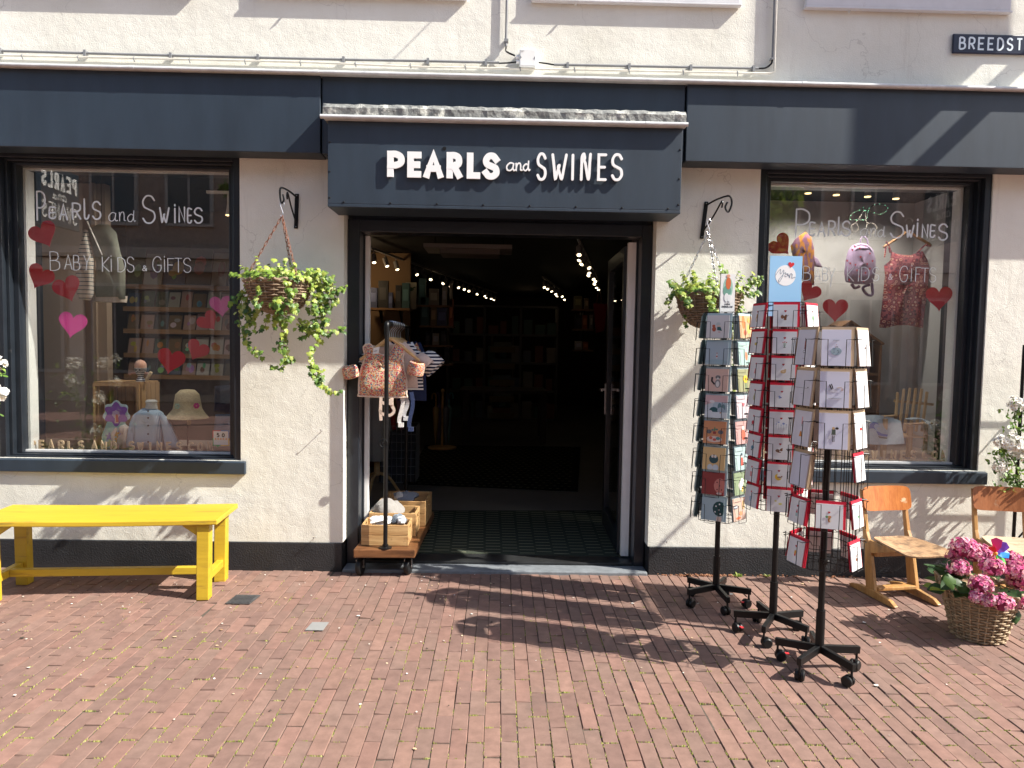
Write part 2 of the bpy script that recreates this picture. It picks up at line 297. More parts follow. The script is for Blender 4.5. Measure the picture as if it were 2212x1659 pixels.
def stroke(mb, pts, w, to3, th=.004, cap=True, col=None, d0=0):
    pts = [V((p[0], p[1])) for p in pts]; q = [pts[0]]
    for p in pts[1:]:
        if (p-q[-1]).length > 1e-5: q.append(p)
    pts = q; n = len(pts)
    if n < 2: return
    if not cap and w > .02: pts = [pts[0]+(pts[0]-pts[1]).normalized()*w/2]+pts[1:-1]+[pts[-1]+(pts[-1]-pts[-2]).normalized()*w/2]
    lf, rt, dd = [], [], []
    for i in range(n):
        a = (pts[i]-pts[i-1]) if i else (pts[1]-pts[0]); b = (pts[i+1]-pts[i]) if i < n-1 else a
        a = a.normalized(); b = b.normalized(); na = V((-a.y, a.x)); nb = V((-b.y, b.x)); m = (na+nb)
        if m.length < .2: m = na
        m.normalize(); k = min(1/max(m.dot(na), .45), 1.9)
        lf.append(pts[i]+m*w/2*k); rt.append(pts[i]-m*w/2*k); dd.append(d0+.0005*i/n)
    front = []
    if cap:
        def fan(c, d, s):
            return [c+V((d.x*math.cos(t)-d.y*math.sin(t), d.x*math.sin(t)+d.y*math.cos(t)))*w/2 for t in [s*(math.pi/2-math.pi*j/6) for j in range(1, 6)]]
        e = fan(pts[-1], (pts[-1]-pts[-2]).normalized(), 1); st = fan(pts[0], (pts[0]-pts[1]).normalized(), 1)
    vs, fs = [], []
    for i in range(n):
        vs += [to3(lf[i].x, lf[i].y, dd[i]+th), to3(rt[i].x, rt[i].y, dd[i]+th), to3(lf[i].x, lf[i].y, 0), to3(rt[i].x, rt[i].y, 0)]
    for i in range(n-1):
        a, b = i*4, i*4+4
        fs += [(a, a+1, b+1, b), (a, b, b+2, a+2), (b+1, a+1, a+3, b+3)]
    fs += [(0, 2, 3, 1), (n*4-4, n*4-3, n*4-1, n*4-2)]
    mb.add(vs, fs, col)
    if cap:
        for L, d in ((e, dd[-1]), (st, dd[0])):
            z = [lf[-1]]+e+[rt[-1]] if L is e else [rt[0]]+st+[lf[0]]
            k = len(z); vv = [to3(p.x, p.y, d+th) for p in z]+[to3(p.x, p.y, 0) for p in z]
            mb.add(vv, [tuple(range(k))[::-1]]+[(i, i+1, k+i+1, k+i) for i in range(k-1)], col)
def glyph(mb, ch, x0, x1, z0, z1, w, to3, th=.004, cap=True, col=None):
    for j, (sm, pts) in enumerate(FONT.get(ch, [])):
        q = [(x0+w/2+(x1-x0-w)*p[0], z0+w/2+(z1-z0-w)*p[1]) for p in pts]
        if sm: q = catmull([(a, b, 0) for a, b in q], 5)
        stroke(mb, q, w, to3, th+j*.0003, cap, col)
def wall3(y): return lambda a, b, d: (a, y-d, b)
def heart2(n=26):
    o = []
    for i in range(n):
        t = 2*math.pi*i/n; o.append((16*math.sin(t)**3/32, (13*math.cos(t)-5*math.cos(2*t)-2*math.cos(3*t)-math.cos(4*t))/32))
    return o
# ---------------------------------------------------------------- ground
def pavement():
    g = MB(); g.box(-60, 60, -60, 14, -.30, -.02)
    m, t, p = _mat('street_paving'); N = t.nodes.new; L = t.links.new
    tc = N('ShaderNodeTexCoord'); b = N('ShaderNodeTexBrick'); b.inputs['Scale'].default_value = 1; b.inputs['Brick Width'].default_value = .21; b.inputs['Row Height'].default_value = .068; b.inputs['Mortar Size'].default_value = .004
    b.inputs['Color1'].default_value = (.2, .10, .08, 1); b.inputs['Color2'].default_value = (.27, .13, .1, 1); b.inputs['Mortar'].default_value = (.05, .04, .03, 1)
    L(tc.outputs['Object'], b.inputs[0]); L(b.outputs[0], p.inputs[0]); p.inputs['Roughness'].default_value = .85
    struct(g.build('street', m))
    j = MB(); j.box(-5.2, 5.2, -4.1, -.002, -.018, -.0048)
    struct(j.build('joint_sand', mat('joint_sand', (.075, .06, .045), .95, var=.5, vs=40, bump=.8, bs=120)))
    b = MB(); pal = [(.203, .123, .098), (.19, .116, .094), (.218, .130, .102), (.188, .120, .097), (.20, .124, .100), (.215, .124, .099), (.178, .108, .089)]
    edges = []
    W_, L_ = .0675, .208
    nx = int(10.2/W_); ny = int(4.0/L_)+1
    for i in range(nx):
        off = (i % 2)*L_/2+rnd.uniform(-.014, .014); x = -5.1+i*W_; sk_ = math.sin(i*.13)*.004
        for k in range(-1, ny+1):
            y1 = -.012-k*L_+off-.0; y0 = y1-L_+rnd.uniform(.004, .008)
            y1 = min(y1, -.012)
            if y1-y0 < .03 or y0 < -4.1: continue
            a0, a1 = x+sk_+rnd.uniform(.0008, .0024), x+W_+sk_-rnd.uniform(.0008, .0024)
            h = rnd.gauss(0, .0013); t1, t2 = rnd.gauss(0, .001), rnd.gauss(0, .001); e = .0018
            rr = lambda s=.0012: rnd.uniform(-s, s)
            c = rnd.choice(pal); q = rnd.uniform(.94, 1.06)*.97; c = tuple(z*q for z in c)
            top = [(a0+e+rr(), y0+e+rr(), h+t1), (a1-e+rr(), y0+e+rr(), h-t1+t2), (a1-e+rr(), y1-e+rr(), h+t2), (a0+e+rr(), y1-e+rr(), h+t1-t2)]
            mid = [(a0+rr(), y0+rr(), h-.003), (a1+rr(), y0+rr(), h-.003), (a1+rr(), y1+rr(), h-.003), (a0+rr(), y1+rr(), h-.003)]
            bot = [(p_[0], p_[1], -.012) for p_ in mid]
            b.add(top+mid+bot, [(0, 1, 2, 3)]+[(4+s, 4+(s+1) % 4, (s+1) % 4, s) for s in range(4)]+[(8+s, 8+(s+1) % 4, 4+(s+1) % 4, 4+s) for s in range(4)], c)
            edges += [((a1+.002, y0), (a1+.002, y1)), ((a0, y0-.002), (a1, y0-.002))]
    bm_ = mat('paving_brick', vcol=True, rough=.82, var=.22, vs=16, bump=.35, bs=230, bd=.004, dirt=(.56, .74, .5), dcol=(.105, .08, .068), ds=2.2, spec=.3)
    struct(b.build('pavement', bm_))
    ms = MB()
    for _ in range(22000):
        (x0, y0), (x1, y1) = rnd.choice(edges)
        wgt = min(1, max(.04, (-y0-.75)/1.6))*(.3+.7*(.5+.5*math.sin(x0*2.1+y0*1.7)*math.sin(x0*.9-1.3*y0+2)))
        if abs(x0) > 3.2 or y0 < -3.2 or rnd.random() > wgt: continue
        t = rnd.random(); 
        for _2 in range(rnd.randint(3, 9)):
            t2 = t+rnd.gauss(0, .14); x = x0+(x1-x0)*t2+rnd.gauss(0, .0013); y = y0+(y1-y0)*t2+rnd.gauss(0, .0013); r = rnd.uniform(.0013, .0046)
            c = rnd.choice([(.27, .27, .07), (.21, .23, .05), (.32, .30, .10), (.15, .18, .04), (.33, .31, .13), (.20, .16, .08)])
            z = -.0035; vs = [(x+r*math.cos(a)*rnd.uniform(.6, 1.3), y+r*math.sin(a)*rnd.uniform(.6, 1.3), z) for a in (0, 1.26, 2.5, 3.8, 5.0)]+[(x, y, z+r*rnd.uniform(.9, 1.5)+.003)]
            ms.add(vs, [(i, (i+1) % 5, 5) for i in range(5)], c)
    struct(ms.build('joint_moss', M['moss']), 'stuff')
    d = MB()
    for _ in range(420):
        x, y = rnd.uniform(-3.3, 3.3), -abs(rnd.gauss(0, .9))-.05
        r = rnd.uniform(.002, .007) if rnd.random() < .93 else rnd.uniform(.008, .014)
        c = rnd.choice([(.6, .57, .5), (.55, .45, .3), (.5, .36, .22), (.66, .64, .6), (.05, .04, .03), (.3, .18, .1)])
        n = 6; ph = rnd.random()*6; vs = [(x+r*math.cos(ph+a)*rnd.uniform(.5, 1.2), y+r*.8*math.sin(ph+a)*rnd.uniform(.5, 1.2), .0035+rnd.uniform(0, .003)) for a in [i*1.047 for i in range(n)]]
        d.prism(vs, (0, 0, .0012), c)
    struct(d.build('litter', M['vcol']), 'stuff')
    q = MB(); c = G(523, 1297); q.prism([V((c.x-.075, c.y-.07, .0035)), V((c.x+.07, c.y-.07, .0035)), V((c.x+.085, c.y+.075, .0035)), V((c.x-.06, c.y+.075, .0035))], (0, 0, .005))
    for i in range(6): q.box(c.x-.06, c.x+.065, c.y-.058+i*.021, c.y-.052+i*.021, .0095, .012)
    tag(q.build('utility_cover', mat('cast_iron', (.06, .06, .062), .6, var=.3, vs=50, bump=.3)), 'small dark iron cover set in the brick paving beside the bench', 'utility cover')
    q = MB(); c = G(685, 1355); q.prism([V((c.x-.05, c.y-.055, .0035)), V((c.x+.045, c.y-.055, .0035)), V((c.x+.05, c.y+.055, .0035)), V((c.x-.04, c.y+.055, .0035))], (0, 0, .004))
    tag(q.build('paving_marker', mat('grey_tile', (.22, .22, .215), .7, var=.1, bump=.1)), 'small pale grey square tile laid flush among the red bricks', 'paving tile')
pavement()
# ---------------------------------------------------------------- the shop building
bld = thing('shop_building', 'white rendered shop building with dark blue fascia and two display windows', 'building')
LW = (-3.36, -1.74, .75, 2.775); RW = (1.73, 3.31, .75, 2.775); DO = (-1.05, 1.04, 0, 2.95)
uppx = [(-3.62, -2.03), (-1.62, -.27), (.19, 1.53), (1.99, 3.33)]
UZ = 3.90
def walls():
    xs = sorted({-14, 14, LW[0], LW[1], RW[0], RW[1], DO[0], DO[1]}|{v for u in uppx for v in u}); zs = [.195, .75, 2.775, 2.95, UZ, 5.5, 9]
    ops = [LW, RW, (DO[0], DO[1], .195, 2.95)]+[(a, b, UZ, 5.5) for a, b in uppx]
    def op(x, z): return any(o[0] < x < o[1] and o[2] < z < o[3] for o in ops)
    m = MB()
    for i in range(len(xs)-1):
        for k in range(len(zs)-1):
            cx, cz = (xs[i]+xs[i+1])/2, (zs[k]+zs[k+1])/2
            if not op(cx, cz): m.add([(xs[i], 0, zs[k]), (xs[i+1], 0, zs[k]), (xs[i+1], 0, zs[k+1]), (xs[i], 0, zs[k+1])], [(0, 1, 2, 3)])
    for (a, b, c, d) in ops:
        T = .13 if d < 3 and c > .3 else .34
        m.add([(a, 0, c), (a, T, c), (a, T, d), (a, 0, d)], [(0, 1, 2, 3)]); m.add([(b, 0, c), (b, 0, d), (b, T, d), (b, T, c)], [(0, 1, 2, 3)])
        m.add([(a, 0, d), (a, T, d), (b, T, d), (b, 0, d)], [(0, 1, 2, 3)])
        if c > .3: m.add([(a, 0, c), (b, 0, c), (b, T, c), (a, T, c)], [(0, 1, 2, 3)])
    m.add([(-14, 0, 9), (14, 0, 9), (14, 14, 9), (-14, 14, 9)], [(0, 1, 2, 3)])
    m.build('wall', M['stucco'], bld)
    p = MB()
    for a, b in ((-14, DO[0]-.004), (DO[1]+.004, 14)): p.box(a, b, -.012, .34, -.05, .195)
    p.build('plinth', M['plinth'], bld, bevel=.006)
walls()
def facade():
    for a, b, y in ((-14, -1.166, -.17), (-1.158, 1.166, -.158), (1.176, 14, -.172)):
        m = MB(); m.box(a, b, y, -.001, 2.764, 3.248); m.build('fascia_panel', M['navy'], bld, bevel=.004)
    m = MB(); m.prism([(-14, -.195, 3.25), (-14, -.195, 3.262), (-14, -.001, 3.300), (-14, -.001, 3.25)], (28, 0, 0)); m.tube([(-14, -.2, 3.258), (14, -.2, 3.258)], .0135, 10)
    for x in (-2.35, -1.2, -.12, .84, 1.9, 2.7): m.tube([(x, -.2, 3.258), (x+.03, -.2, 3.258)], .0152, 10)
    m.build('fascia_trim', M['zinc'], bld, smooth=True)
    # display window frames
    for nm, (a, b, c, d), gz in (('l', LW, .775), ('r', RW, .79)):
        w = MB(); ya = .012
        def ring(x0, x1, z0, z1, t, tb, tt, y0, y1):
            w.box(x0, x0+t, y0, y1, z0, z1); w.box(x1-t, x1, y0, y1, z0, z1); w.box(x0+t, x1-t, y0, y1, z1-tt, z1); w.box(x0+t, x1-t, y0, y1, z0, z0+tb)
        ring(a+.002, b-.002, c-.01, d-.002, .045, .02, .03, .010, .34)
        ring(a+.047, b-.047, c+.01, d-.032, .022, .008, .016, .045, .34)
        ring(a+.069, b-.069, c+.018, d-.048, .035, .006, .02, .085, .34)
        wf = w.build('shop_window', M['frame'], bld, bevel=.004)
        g = MB(); g.box(a+.10, b-.10, .1405, .146, c+.02, d-.066); g.build('pane', M['glass'], wf)
        s = MB(); e0, e1 = ((-3.46, -1.703) if nm == 'l' else (1.62, 3.36))
        s.prism([(e0, -.03, .66), (e0, -.03, .742), (e0, .13, .766), (e0, .13, .66)], (e1-e0, 0, 0)); s.build('sill', M['navy'], wf, bevel=.004)
        k = MB(); k.box(a+.104, b-.104, .118, .139, c+.024, c+.037); k.build('bottom_bead', M['zinc'], wf)
        k = MB(); k.box(a+.104, b-.104, .15, .20, d-.078, d-.068); k.box(a+.104, a+.120, .15, .24, c+.0, d-.08); k.box(b-.120, b-.104, .15, .24, c+.0, d-.08); k.build('white_lining', M['white'], wf)
        to = wall3(.1398)
        def kk(cr, x, y): q = K(cr, x, y, .139); return q.x, q.z
        def put(cr, items, w_):
            pt = MB()
            for ch, x0, x1, y0, y1 in items:
                xa, za = kk(cr, x0, (y0+y1)/2); xb, _ = kk(cr, x1, (y0+y1)/2); zt = kk(cr, (x0+x1)/2, y0)[1]; zb = kk(cr, (x0+x1)/2, y1)[1]
                glyph(pt, ch, xa, xb, zb, zt, w_, to, .0009)
            pt.build('painted_word', M['paint'], wf)
        if nm == 'l':
            cr = (0, 600, 2.212)
            put(cr, [('P', 320, 402, 362, 628), ('e', 428, 497, 498, 612), ('A', 522, 600, 475, 622), ('R', 635, 718, 465, 615), ('l', 735, 792, 428, 618), ('S', 812, 897, 452, 618)], .0108)
            put(cr, [('a', 958, 1030, 550, 632), ('n', 1052, 1110, 545, 632), ('d', 1125, 1190, 530, 638)], .0052)
            put(cr, [('S', 1255, 1378, 400, 652), ('w', 1408, 1502, 505, 648), ('i', 1515, 1580, 480, 648), ('N', 1578, 1640, 500, 642), ('e', 1652, 1700, 510, 652), ('S', 1714, 1797, 508, 652)], .0108)
            put(cr, [('B', 440, 526, 898, 1068), ('A', 568, 638, 925, 1058), ('B', 648, 705, 930, 1065), ('Y', 738, 800, 930, 1065)], .0044); put(cr, [('K', 902, 968, 945, 1078), ('i', 962, 1005, 935, 1078), ('D', 1040, 1110, 950, 1080), ('S', 1122, 1188, 945, 1082)], .0044); put(cr, [('&', 1258, 1300, 1022, 1072)], .0044); put(cr, [('G', 1350, 1428, 942, 1082), ('i', 1435, 1475, 940, 1082), ('F', 1482, 1540, 958, 1082), ('T', 1545, 1612, 955, 1085), ('S', 1622, 1692, 955, 1085)], .0044)
        else:
            cr = (3000, 650, 2.212)
            put(cr, [('P', 402, 527, 408, 662), ('e', 520, 582, 522, 655), ('A', 598, 670, 522, 658), ('R', 690, 760, 512, 652), ('l', 775, 818, 478, 648), ('S', 812, 895, 515, 655)], .0108); put(cr, [('S', 1238, 1368, 432, 672), ('w', 1378, 1455, 550, 668), ('i', 1460, 1505, 500, 662), ('N', 1520, 1580, 545, 668), ('e', 1590, 1642, 545, 668), ('S', 1665, 1755, 540, 692)], .0108)
            put(cr, [('a', 975, 1045, 582, 655), ('n', 1065, 1120, 578, 658), ('d', 1130, 1192, 560, 662)], .0052)
            put(cr, [('B', 470, 536, 915, 1046), ('A', 570, 628, 928, 1048), ('B', 640, 692, 928, 1050), ('Y', 695, 752, 930, 1105)], .0044); put(cr, [('K', 860, 922, 920, 1052), ('i', 940, 985, 920, 1052), ('D', 985, 1056, 925, 1048), ('S', 1082, 1146, 928, 1050)], .0044); put(cr, [('&', 1225, 1262, 985, 1038)], .0044); put(cr, [('G', 1325, 1398, 915, 1058), ('i', 1410, 1450, 908, 1055), ('F', 1465, 1512, 925, 1055), ('T', 1512, 1585, 932, 1058), ('S', 1585, 1650, 930, 1060)], .0044)
    # upper windows: projecting frame board, pane
    for a, b in uppx:
        u = MB(); t = .075
        u.box(a-.012, b+.012, -.034, .02, UZ-.075, UZ-.002); u.box(a-.012, a+t, -.034, .02, UZ, 5.5); u.box(b-t, b+.012, -.034, .02, UZ, 5.5); u.box(a+t, b-t, -.034, .02, 5.42, 5.5); u.box(a+t, b-t, -.03, .02, 4.62, 4.68)
        u.box(a-.02, b+.02, -.042, -.002, UZ-.092, UZ-.077)
        wf = u.build('upper_window', M['whiteboard'], bld, bevel=.004)
        g = MB(); g.box(a+t, b-t, -.012, -.004, UZ, 5.42); g.build('pane', mat('upper_glass', (.02, .025, .03), .05), wf)
        e = MB(); x = a+.27; e.tube([V((x, -.04, UZ-.105)), V((x, -.055, UZ-.112)), V((x, -.045, UZ-.12)), V((x, -.035, UZ-.112))], .004, 6, closed=True); e.build('eyelet', M['steel'], wf, smooth=True)
facade()
def doorway():
    m = MB(); y0, y1 = .10, .24
    m.box(-1.046, -.965, y0, y1, -.02, 2.40); m.box(.965, 1.036, y0, y1, -.02, 2.40); m.box(-.965, .965, y0, y1, 2.315, 2.40)
    m.box(-1.046, 1.036, y0+.02, y1+.05, 2.40, 2.62)
    m.box(-.985, -.955, y1, .34, .02, 2.33); m.box(.955, .985, y1, .34, .02, 2.33)
    fr = m.build('door_frame', M['frame'], bld, bevel=.005)
    w = MB()
    w.box(-.955, -.925, .25, .30, .035, 2.31); w.build('door_seal', M['white'], fr, bevel=.003)
    w = MB(); w.box(.900, .954, .25, .30, .05, 2.30); w.box(.926, .931, .248, .2495, .05, 2.30, (.2, .2, .2)); w.build('door_seal', M['white'], fr, bevel=.003)
    # open glazed door leaf, hinged on the right, swung inward
    ho, hi = V((.905, .305, 0)), V((.925, 1.21, 0)); u = (hi-ho).normalized(); n = V((-u.y, u.x, 0)); Wd = (hi-ho).length
    f = MB()
    def pc(s0, s1, z0, z1, th=.05): f.obox(ho+u*(s0+s1)/2+V((0, 0, (z0+z1)/2)), u*(s1-s0)/2, n*th/2, V((0, 0, (z1-z0)/2)))
    pc(0, .075, .05, 2.28); pc(Wd-.09, Wd, .05, 2.28); pc(.075, Wd-.09, .05, .20); pc(.075, Wd-.09, 2.18, 2.28)
    d = f.build('door', M['frame'], bld, bevel=.004)
    g = MB(); g.obox(ho+u*(Wd/2)+V((0, 0, 1.19)), u*(Wd/2-.08), n*.004, V((0, 0, .99))); g.build('pane', M['glass2'], d)
    h = MB(); q = ho+u*(Wd-.045)
    for s in (1, -1):
        h.obox(q+n*s*.03+V((0, 0, 1.12)), u*.014, n*.004, V((0, 0, .13))); h.bar(q+n*s*.03+V((0, 0, 1.2)), q+n*s*.07+V((0, 0, 1.2)), .018, .018); h.bar(q+n*s*.07+V((0, 0, 1.2))+u*.01, q+n*s*.07-u*.11+V((0, 0, 1.2)), .016, .02)
    h.build('handle', M['steel'], d)
    t = MB(); t.box(-1.046, 1.036, -.035, .115, -.05, .022); t.build('doorstep', M['stone'], bld, bevel=.008)
    t = MB(); t.box(-.965, .965, .118, .30, -.05, .038); t.build('threshold', mat('threshold_metal', (.022, .023, .024), .4, var=.4, vs=9, dirt=(.6, .7, .4), dcol=(.2, .19, .17), ds=20), bld, bevel=.006)
doorway()
def canopy():
    # boxed sign over the door
    s = thing('shop_sign', 'dark blue boxed shop sign with white cut out lettering above the open doorway', 'shop sign', (0, -.17, 2.40))
    x0, x1, z0, z1, yf = -1.087, 1.122, 2.404, 2.93, -.30
    m = MB(); m.box(x0, x1, yf, -.002, z0, z0+.02); m.box(x0, x1, yf, yf+.02, z0+.02, z1); m.box(x0, x0+.02, yf+.02, -.175, z0+.02, z1); m.box(x1-.02, x1, yf+.02, -.175, z0+.02, z1)
    m.build('sign_box', M['navy'], s, bevel=.003)
    r = MB(); n = 60; vs = []; w = lambda i, a: a*math.sin(i*2.3)*.5+rnd.uniform(-a, a)
    for i in range(n+1):
        x = -1.113+2.25*i/n
        vs += [(x, -.176, 3.062+w(i, .002)), (x, -.235, 3.05+w(i, .003)), (x, -.30+w(i, .003), 3.034+w(i, .003)), (x, -.322+w(i, .004), 3.006+w(i, .003)), (x, -.318+w(i, .003), 2.948), (x, -.20, 2.94)]
    r.add(vs, [(i*6+k, i*6+6+k, i*6+7+k, i*6+1+k) for i in range(n) for k in range(5)]+[(5, 4, 3, 2, 1, 0), tuple(n*6+k for k in range(6))])
    r.build('lead_flashing', M['lead'], s)
    t = MB(); t.tube([(-1.125, -.332, 2.945), (1.145, -.332, 2.945)], .0135, 10); t.box(-1.105, 1.135, -.332, -.29, 2.932, 2.945)
    for x in (-.62, .06, .88): t.tube([(x, -.332, 2.945), (x+.025, -.332, 2.945)], .015, 10)
    t.build('drip_edge', M['zinc'], s, smooth=True)
    sc = MB()
    for x, z in [(x0+.012, 2.46), (x0+.012, 2.62), (x0+.012, 2.80), (x1-.014, 2.46), (x1-.014, 2.62), (x1-.014, 2.80)]+[(x0+.1+i*.29, z0+.03) for i in range(8)]: sc.lathe([(.0065, 0), (.005, .003), (.001, .004)], 8, (x, yf-.0005, z), axis=(0, -1, 0))
    sc.lathe([(.012, .0), (.012, .002)], 12, (K((1250, 0, 1.3825), 730, 822, yf).x, yf-.0005, K((1250, 0, 1.3825), 730, 822, yf).z), axis=(0, -1, 0))
    sc.build('screws', M['blackplastic'], s)
    cr = (1250, 0, 1.3825); yl = yf-.014; to = lambda a, b, d: (a, yl-d+.004, b)
    def put(mb, items, w_, th, cap):
        for ch, a, b, c, d in items:
            xa, xb = K(cr, a, (c+d)/2, yl).x, K(cr, b, (c+d)/2, yl).x; zt, zb = K(cr, (a+b)/2, c, yl).z, K(cr, (a+b)/2, d, yl).z
            glyph(mb, ch, xa, xb, zb, zt, w_, to, th, cap)
    l = MB(); put(l, [('P', 414, 507, 836, 980), ('E', 525, 602, 840, 983), ('A', 616, 724, 842, 986), ('R', 742, 828, 843, 988), ('L', 854, 929, 846, 990), ('S', 941, 1036, 846, 994)], .040, .012, False); l.build('lettering', M['letter'], s)
    l = MB(); put(l, [('a', 1070, 1118, 898, 948), ('n', 1122, 1160, 900, 948), ('d', 1162, 1200, 886, 948)], .0085, .012, True); l.build('lettering', M['letter'], s)
    l = MB(); put(l, [('S', 1238, 1296, 846, 1000), ('w', 1320, 1410, 850, 1000), ('I', 1418, 1460, 852, 1000), ('v', 1480, 1543, 846, 1002), ('E', 1575, 1628, 850, 1002), ('S', 1650, 1718, 850, 1002)], .0165, .012, True); l.build('lettering', M['letter'], s)
canopy()
# ---------------------------------------------------------------- conduits, junction box, street sign
def fixtures():
    c4, c5, c6 = (0, 0, 1.58), (1250, 0, 1.3825), (2700, 0, 1.5845); y = -.022
    p = MB(); z0 = K(c4, 0, 322, y)
    a = [K(c4, -700, 302, y), z0, K(c4, 1100, 352, y), K(c4, 2212, 378, y), K(c5, 640, 338, y), K(c5, 1033, 347, y)]
    p.tube(a, .0085, 8)
    o = tag(p.build('conduit', M['grey_pipe'], smooth=True), 'grey conduit running along the facade to the left of the junction box', 'conduit')
    def clip(cr, x, yy, o): e = K(cr, x, yy, -.012); q = MB(); q.box(e.x-.008, e.x+.008, -.034, -.001, e.z-.026, e.z+.013); q.build('clip', M['grey_pipe'], o)
    for x, yy in ((10, 322), (545, 335), (1085, 352), (1635, 363), (2175, 377)): clip(c4, x, yy, o)
    for x, yy in ((640, 338), (960, 345)): clip(c5, x, yy, o)
    p = MB(); p.tube([K(c5, 1336, 358, y), K(c5, 2212, 374, y), K(c6, 530, 434, y)], .0085, 8)
    o = tag(p.build('conduit', M['grey_pipe'], smooth=True), 'grey conduit running along the facade to the right of the junction box', 'conduit')
    for x, yy in ((1410, 362), (1750, 368), (2090, 374)): clip(c5, x, yy, o)
    clip(c6, 495, 434, o)
    p = MB(); t = K(c6, 619, 380, y); p.tube([t, K(c6, 632, 0, y), K(c6, 655, -900, y)], .0085, 8); p.box(t.x-.012, t.x+.012, -.036, -.001, t.z, t.z+.012)
    tag(p.build('conduit', M['grey_pipe'], smooth=True), 'upright grey conduit rising between the two upper windows on the right', 'conduit')
    p = MB(); t = K(c5, 1071, 255, y); p.tube([t, K(c5, 1076, 0, y), K(c5, 1090, -500, y)], .009, 8); p.box(t.x-.014, t.x+.014, -.036, -.001, t.z+.025, t.z+.043)
    tag(p.build('conduit', M['grey_pipe'], smooth=True), 'upright grey conduit dropping to the white junction box', 'conduit')
    p = MB(); yb = -.030
    a = [K(c4, -700, 330, yb), K(c4, 0, 350, yb), K(c4, 800, 367, yb), K(c4, 1900, 392, yb), K(c5, 600, 370, yb), K(c5, 1700, 390, yb), K(c6, 600, 466, yb)]
    p.tube(a, .0075, 8); p.tube(catmull([K(c6, 600, 466, yb), K(c6, 628, 455, yb), K(c6, 630, 435, yb)], 5), .006, 8); t = K(c6, 630, 437, yb); p.tube([t, K(c6, 643, 0, yb), K(c6, 672, -900, yb)], .008, 8)
    o = tag(p.build('cable_pipe', M['beige_pipe'], smooth=True), 'thin beige pipe along the top of the fascia turning upwards at the right', 'pipe')
    for i in range(14): q = MB(); e = a[1].lerp(a[-1], (i+.4)/14); q.tube([e+V((0, 0, .012)), e+V((0, -.01, 0)), e+V((.004, 0, -.022))], .004, 5); q.build('clip', M['grey_pipe'], o)
    b = MB(); A, B = K(c5, 1146, 272, -.05), K(c5, 1236, 370, -.05); b.box(A.x, B.x, -.058, -.001, B.z, A.z)
    o = tag(b.build('junction_box', mat('white_plastic', (.72, .72, .70), .4), bevel=.006), 'white plastic junction box on the wall above the shop sign', 'junction box')
    q = MB()
    for x, z in ((A.x-.02, (A.z+B.z)/2+.012), (A.x-.02, (A.z+B.z)/2-.018)): q.lathe([(.013, 0), (.013, .018)], 10, (x, -.03, z), axis=(1, 0, 0))
    q.lathe([(.013, 0), (.013, .018)], 10, (B.x+.002, -.03, (A.z+B.z)/2-.018), axis=(1, 0, 0)); q.build('cable_gland', M['white'], o)
    q = MB(); zc = (A.z+B.z)/2
    q.prism([(A.x+.004, -.0595, zc+.012), (A.x+.004, -.0595, zc-.012), (A.x+.014, -.0595, zc)], (0, -.0008, 0)); q.prism([(B.x-.004, -.0595, zc+.012), (B.x-.014, -.0595, zc), (B.x-.004, -.0595, zc-.012)], (0, -.0008, 0))
    q.box(A.x+.008, A.x+.03, -.0603, -.0595, A.z-.016, A.z-.013); q.build('printed_marks', M['grey_pipe'], o)
    q = MB(); yc = -.03
    q.tube(catmull([K(c5, 1071, 258, yc), K(c5, 1074, 285, yc), K(c5, 1120, 308, yc)], 6), .006, 6); q.tube([K(c5, 1033, 350, yc), K(c5, 1080, 348, yc), V((A.x-.01, yc, (A.z+B.z)/2-.018))], .005, 6); q.tube([V((B.x+.01, yc, (A.z+B.z)/2-.018)), K(c5, 1300, 352, yc), K(c5, 1336, 358, yc)], .005, 6)
    q.build('cable', M['blackplastic'], o, smooth=True)
    q = MB(); q.tube(catmull([K(c6, 530, 434, y), K(c6, 575, 430, y), K(c6, 610, 405, y), K(c6, 618, 380, y)], 6), .0062, 8); tag(q.build('cable', M['blackplastic'], smooth=True), 'short black cable bend joining two grey conduits on the upper wall', 'cable')
    # enamel street name plate
    s = thing('street_sign', 'dark blue enamel street name plate with white letters on the upper wall', 'street sign', (3.36, 0, 3.60))
    p = MB(); p.box(2.975, 3.775, -.02, -.004, 3.548, 3.675); p.build('plate', mat('enamel_blue', (.010, .014, .035), .3, dirt=(.70, .74, .7), dcol=(.3, .28, .25), ds=22), s, bevel=.006)
    l = MB(); xs = K(c6, 1800, 280, -.02).x
    for i, ch in enumerate('BREEDSTRAAT'): x = xs+i*.0640; glyph(l, ch, x, x+.046, 3.570, 3.655, .0115, wall3(-.0196), .0012, False)
    l.build('lettering', mat('enamel_white', (.72, .80, .84), .3), s)
fixtures()
def hooks():
    for (x, y, Y0), lb in (((1290, 1722, 0), 'small metal hook in the wall right of the left window sill'), ((1262, 2148, 0), 'small metal hook low on the wall left of the doorway'), ((2660, 2165, 0), 'small metal hook low on the wall right of the doorway')):
        p = P(x/1.852, y/1.852, 0); m = MB(); m.tube(catmull([p, p+V((0, -.035, .002)), p+V((0, -.05, .004)), p+V((0, -.052, .014))], 4), .0026, 6); tag(m.build('wall_hook', M['steel'], smooth=True), lb, 'hook')
hooks()
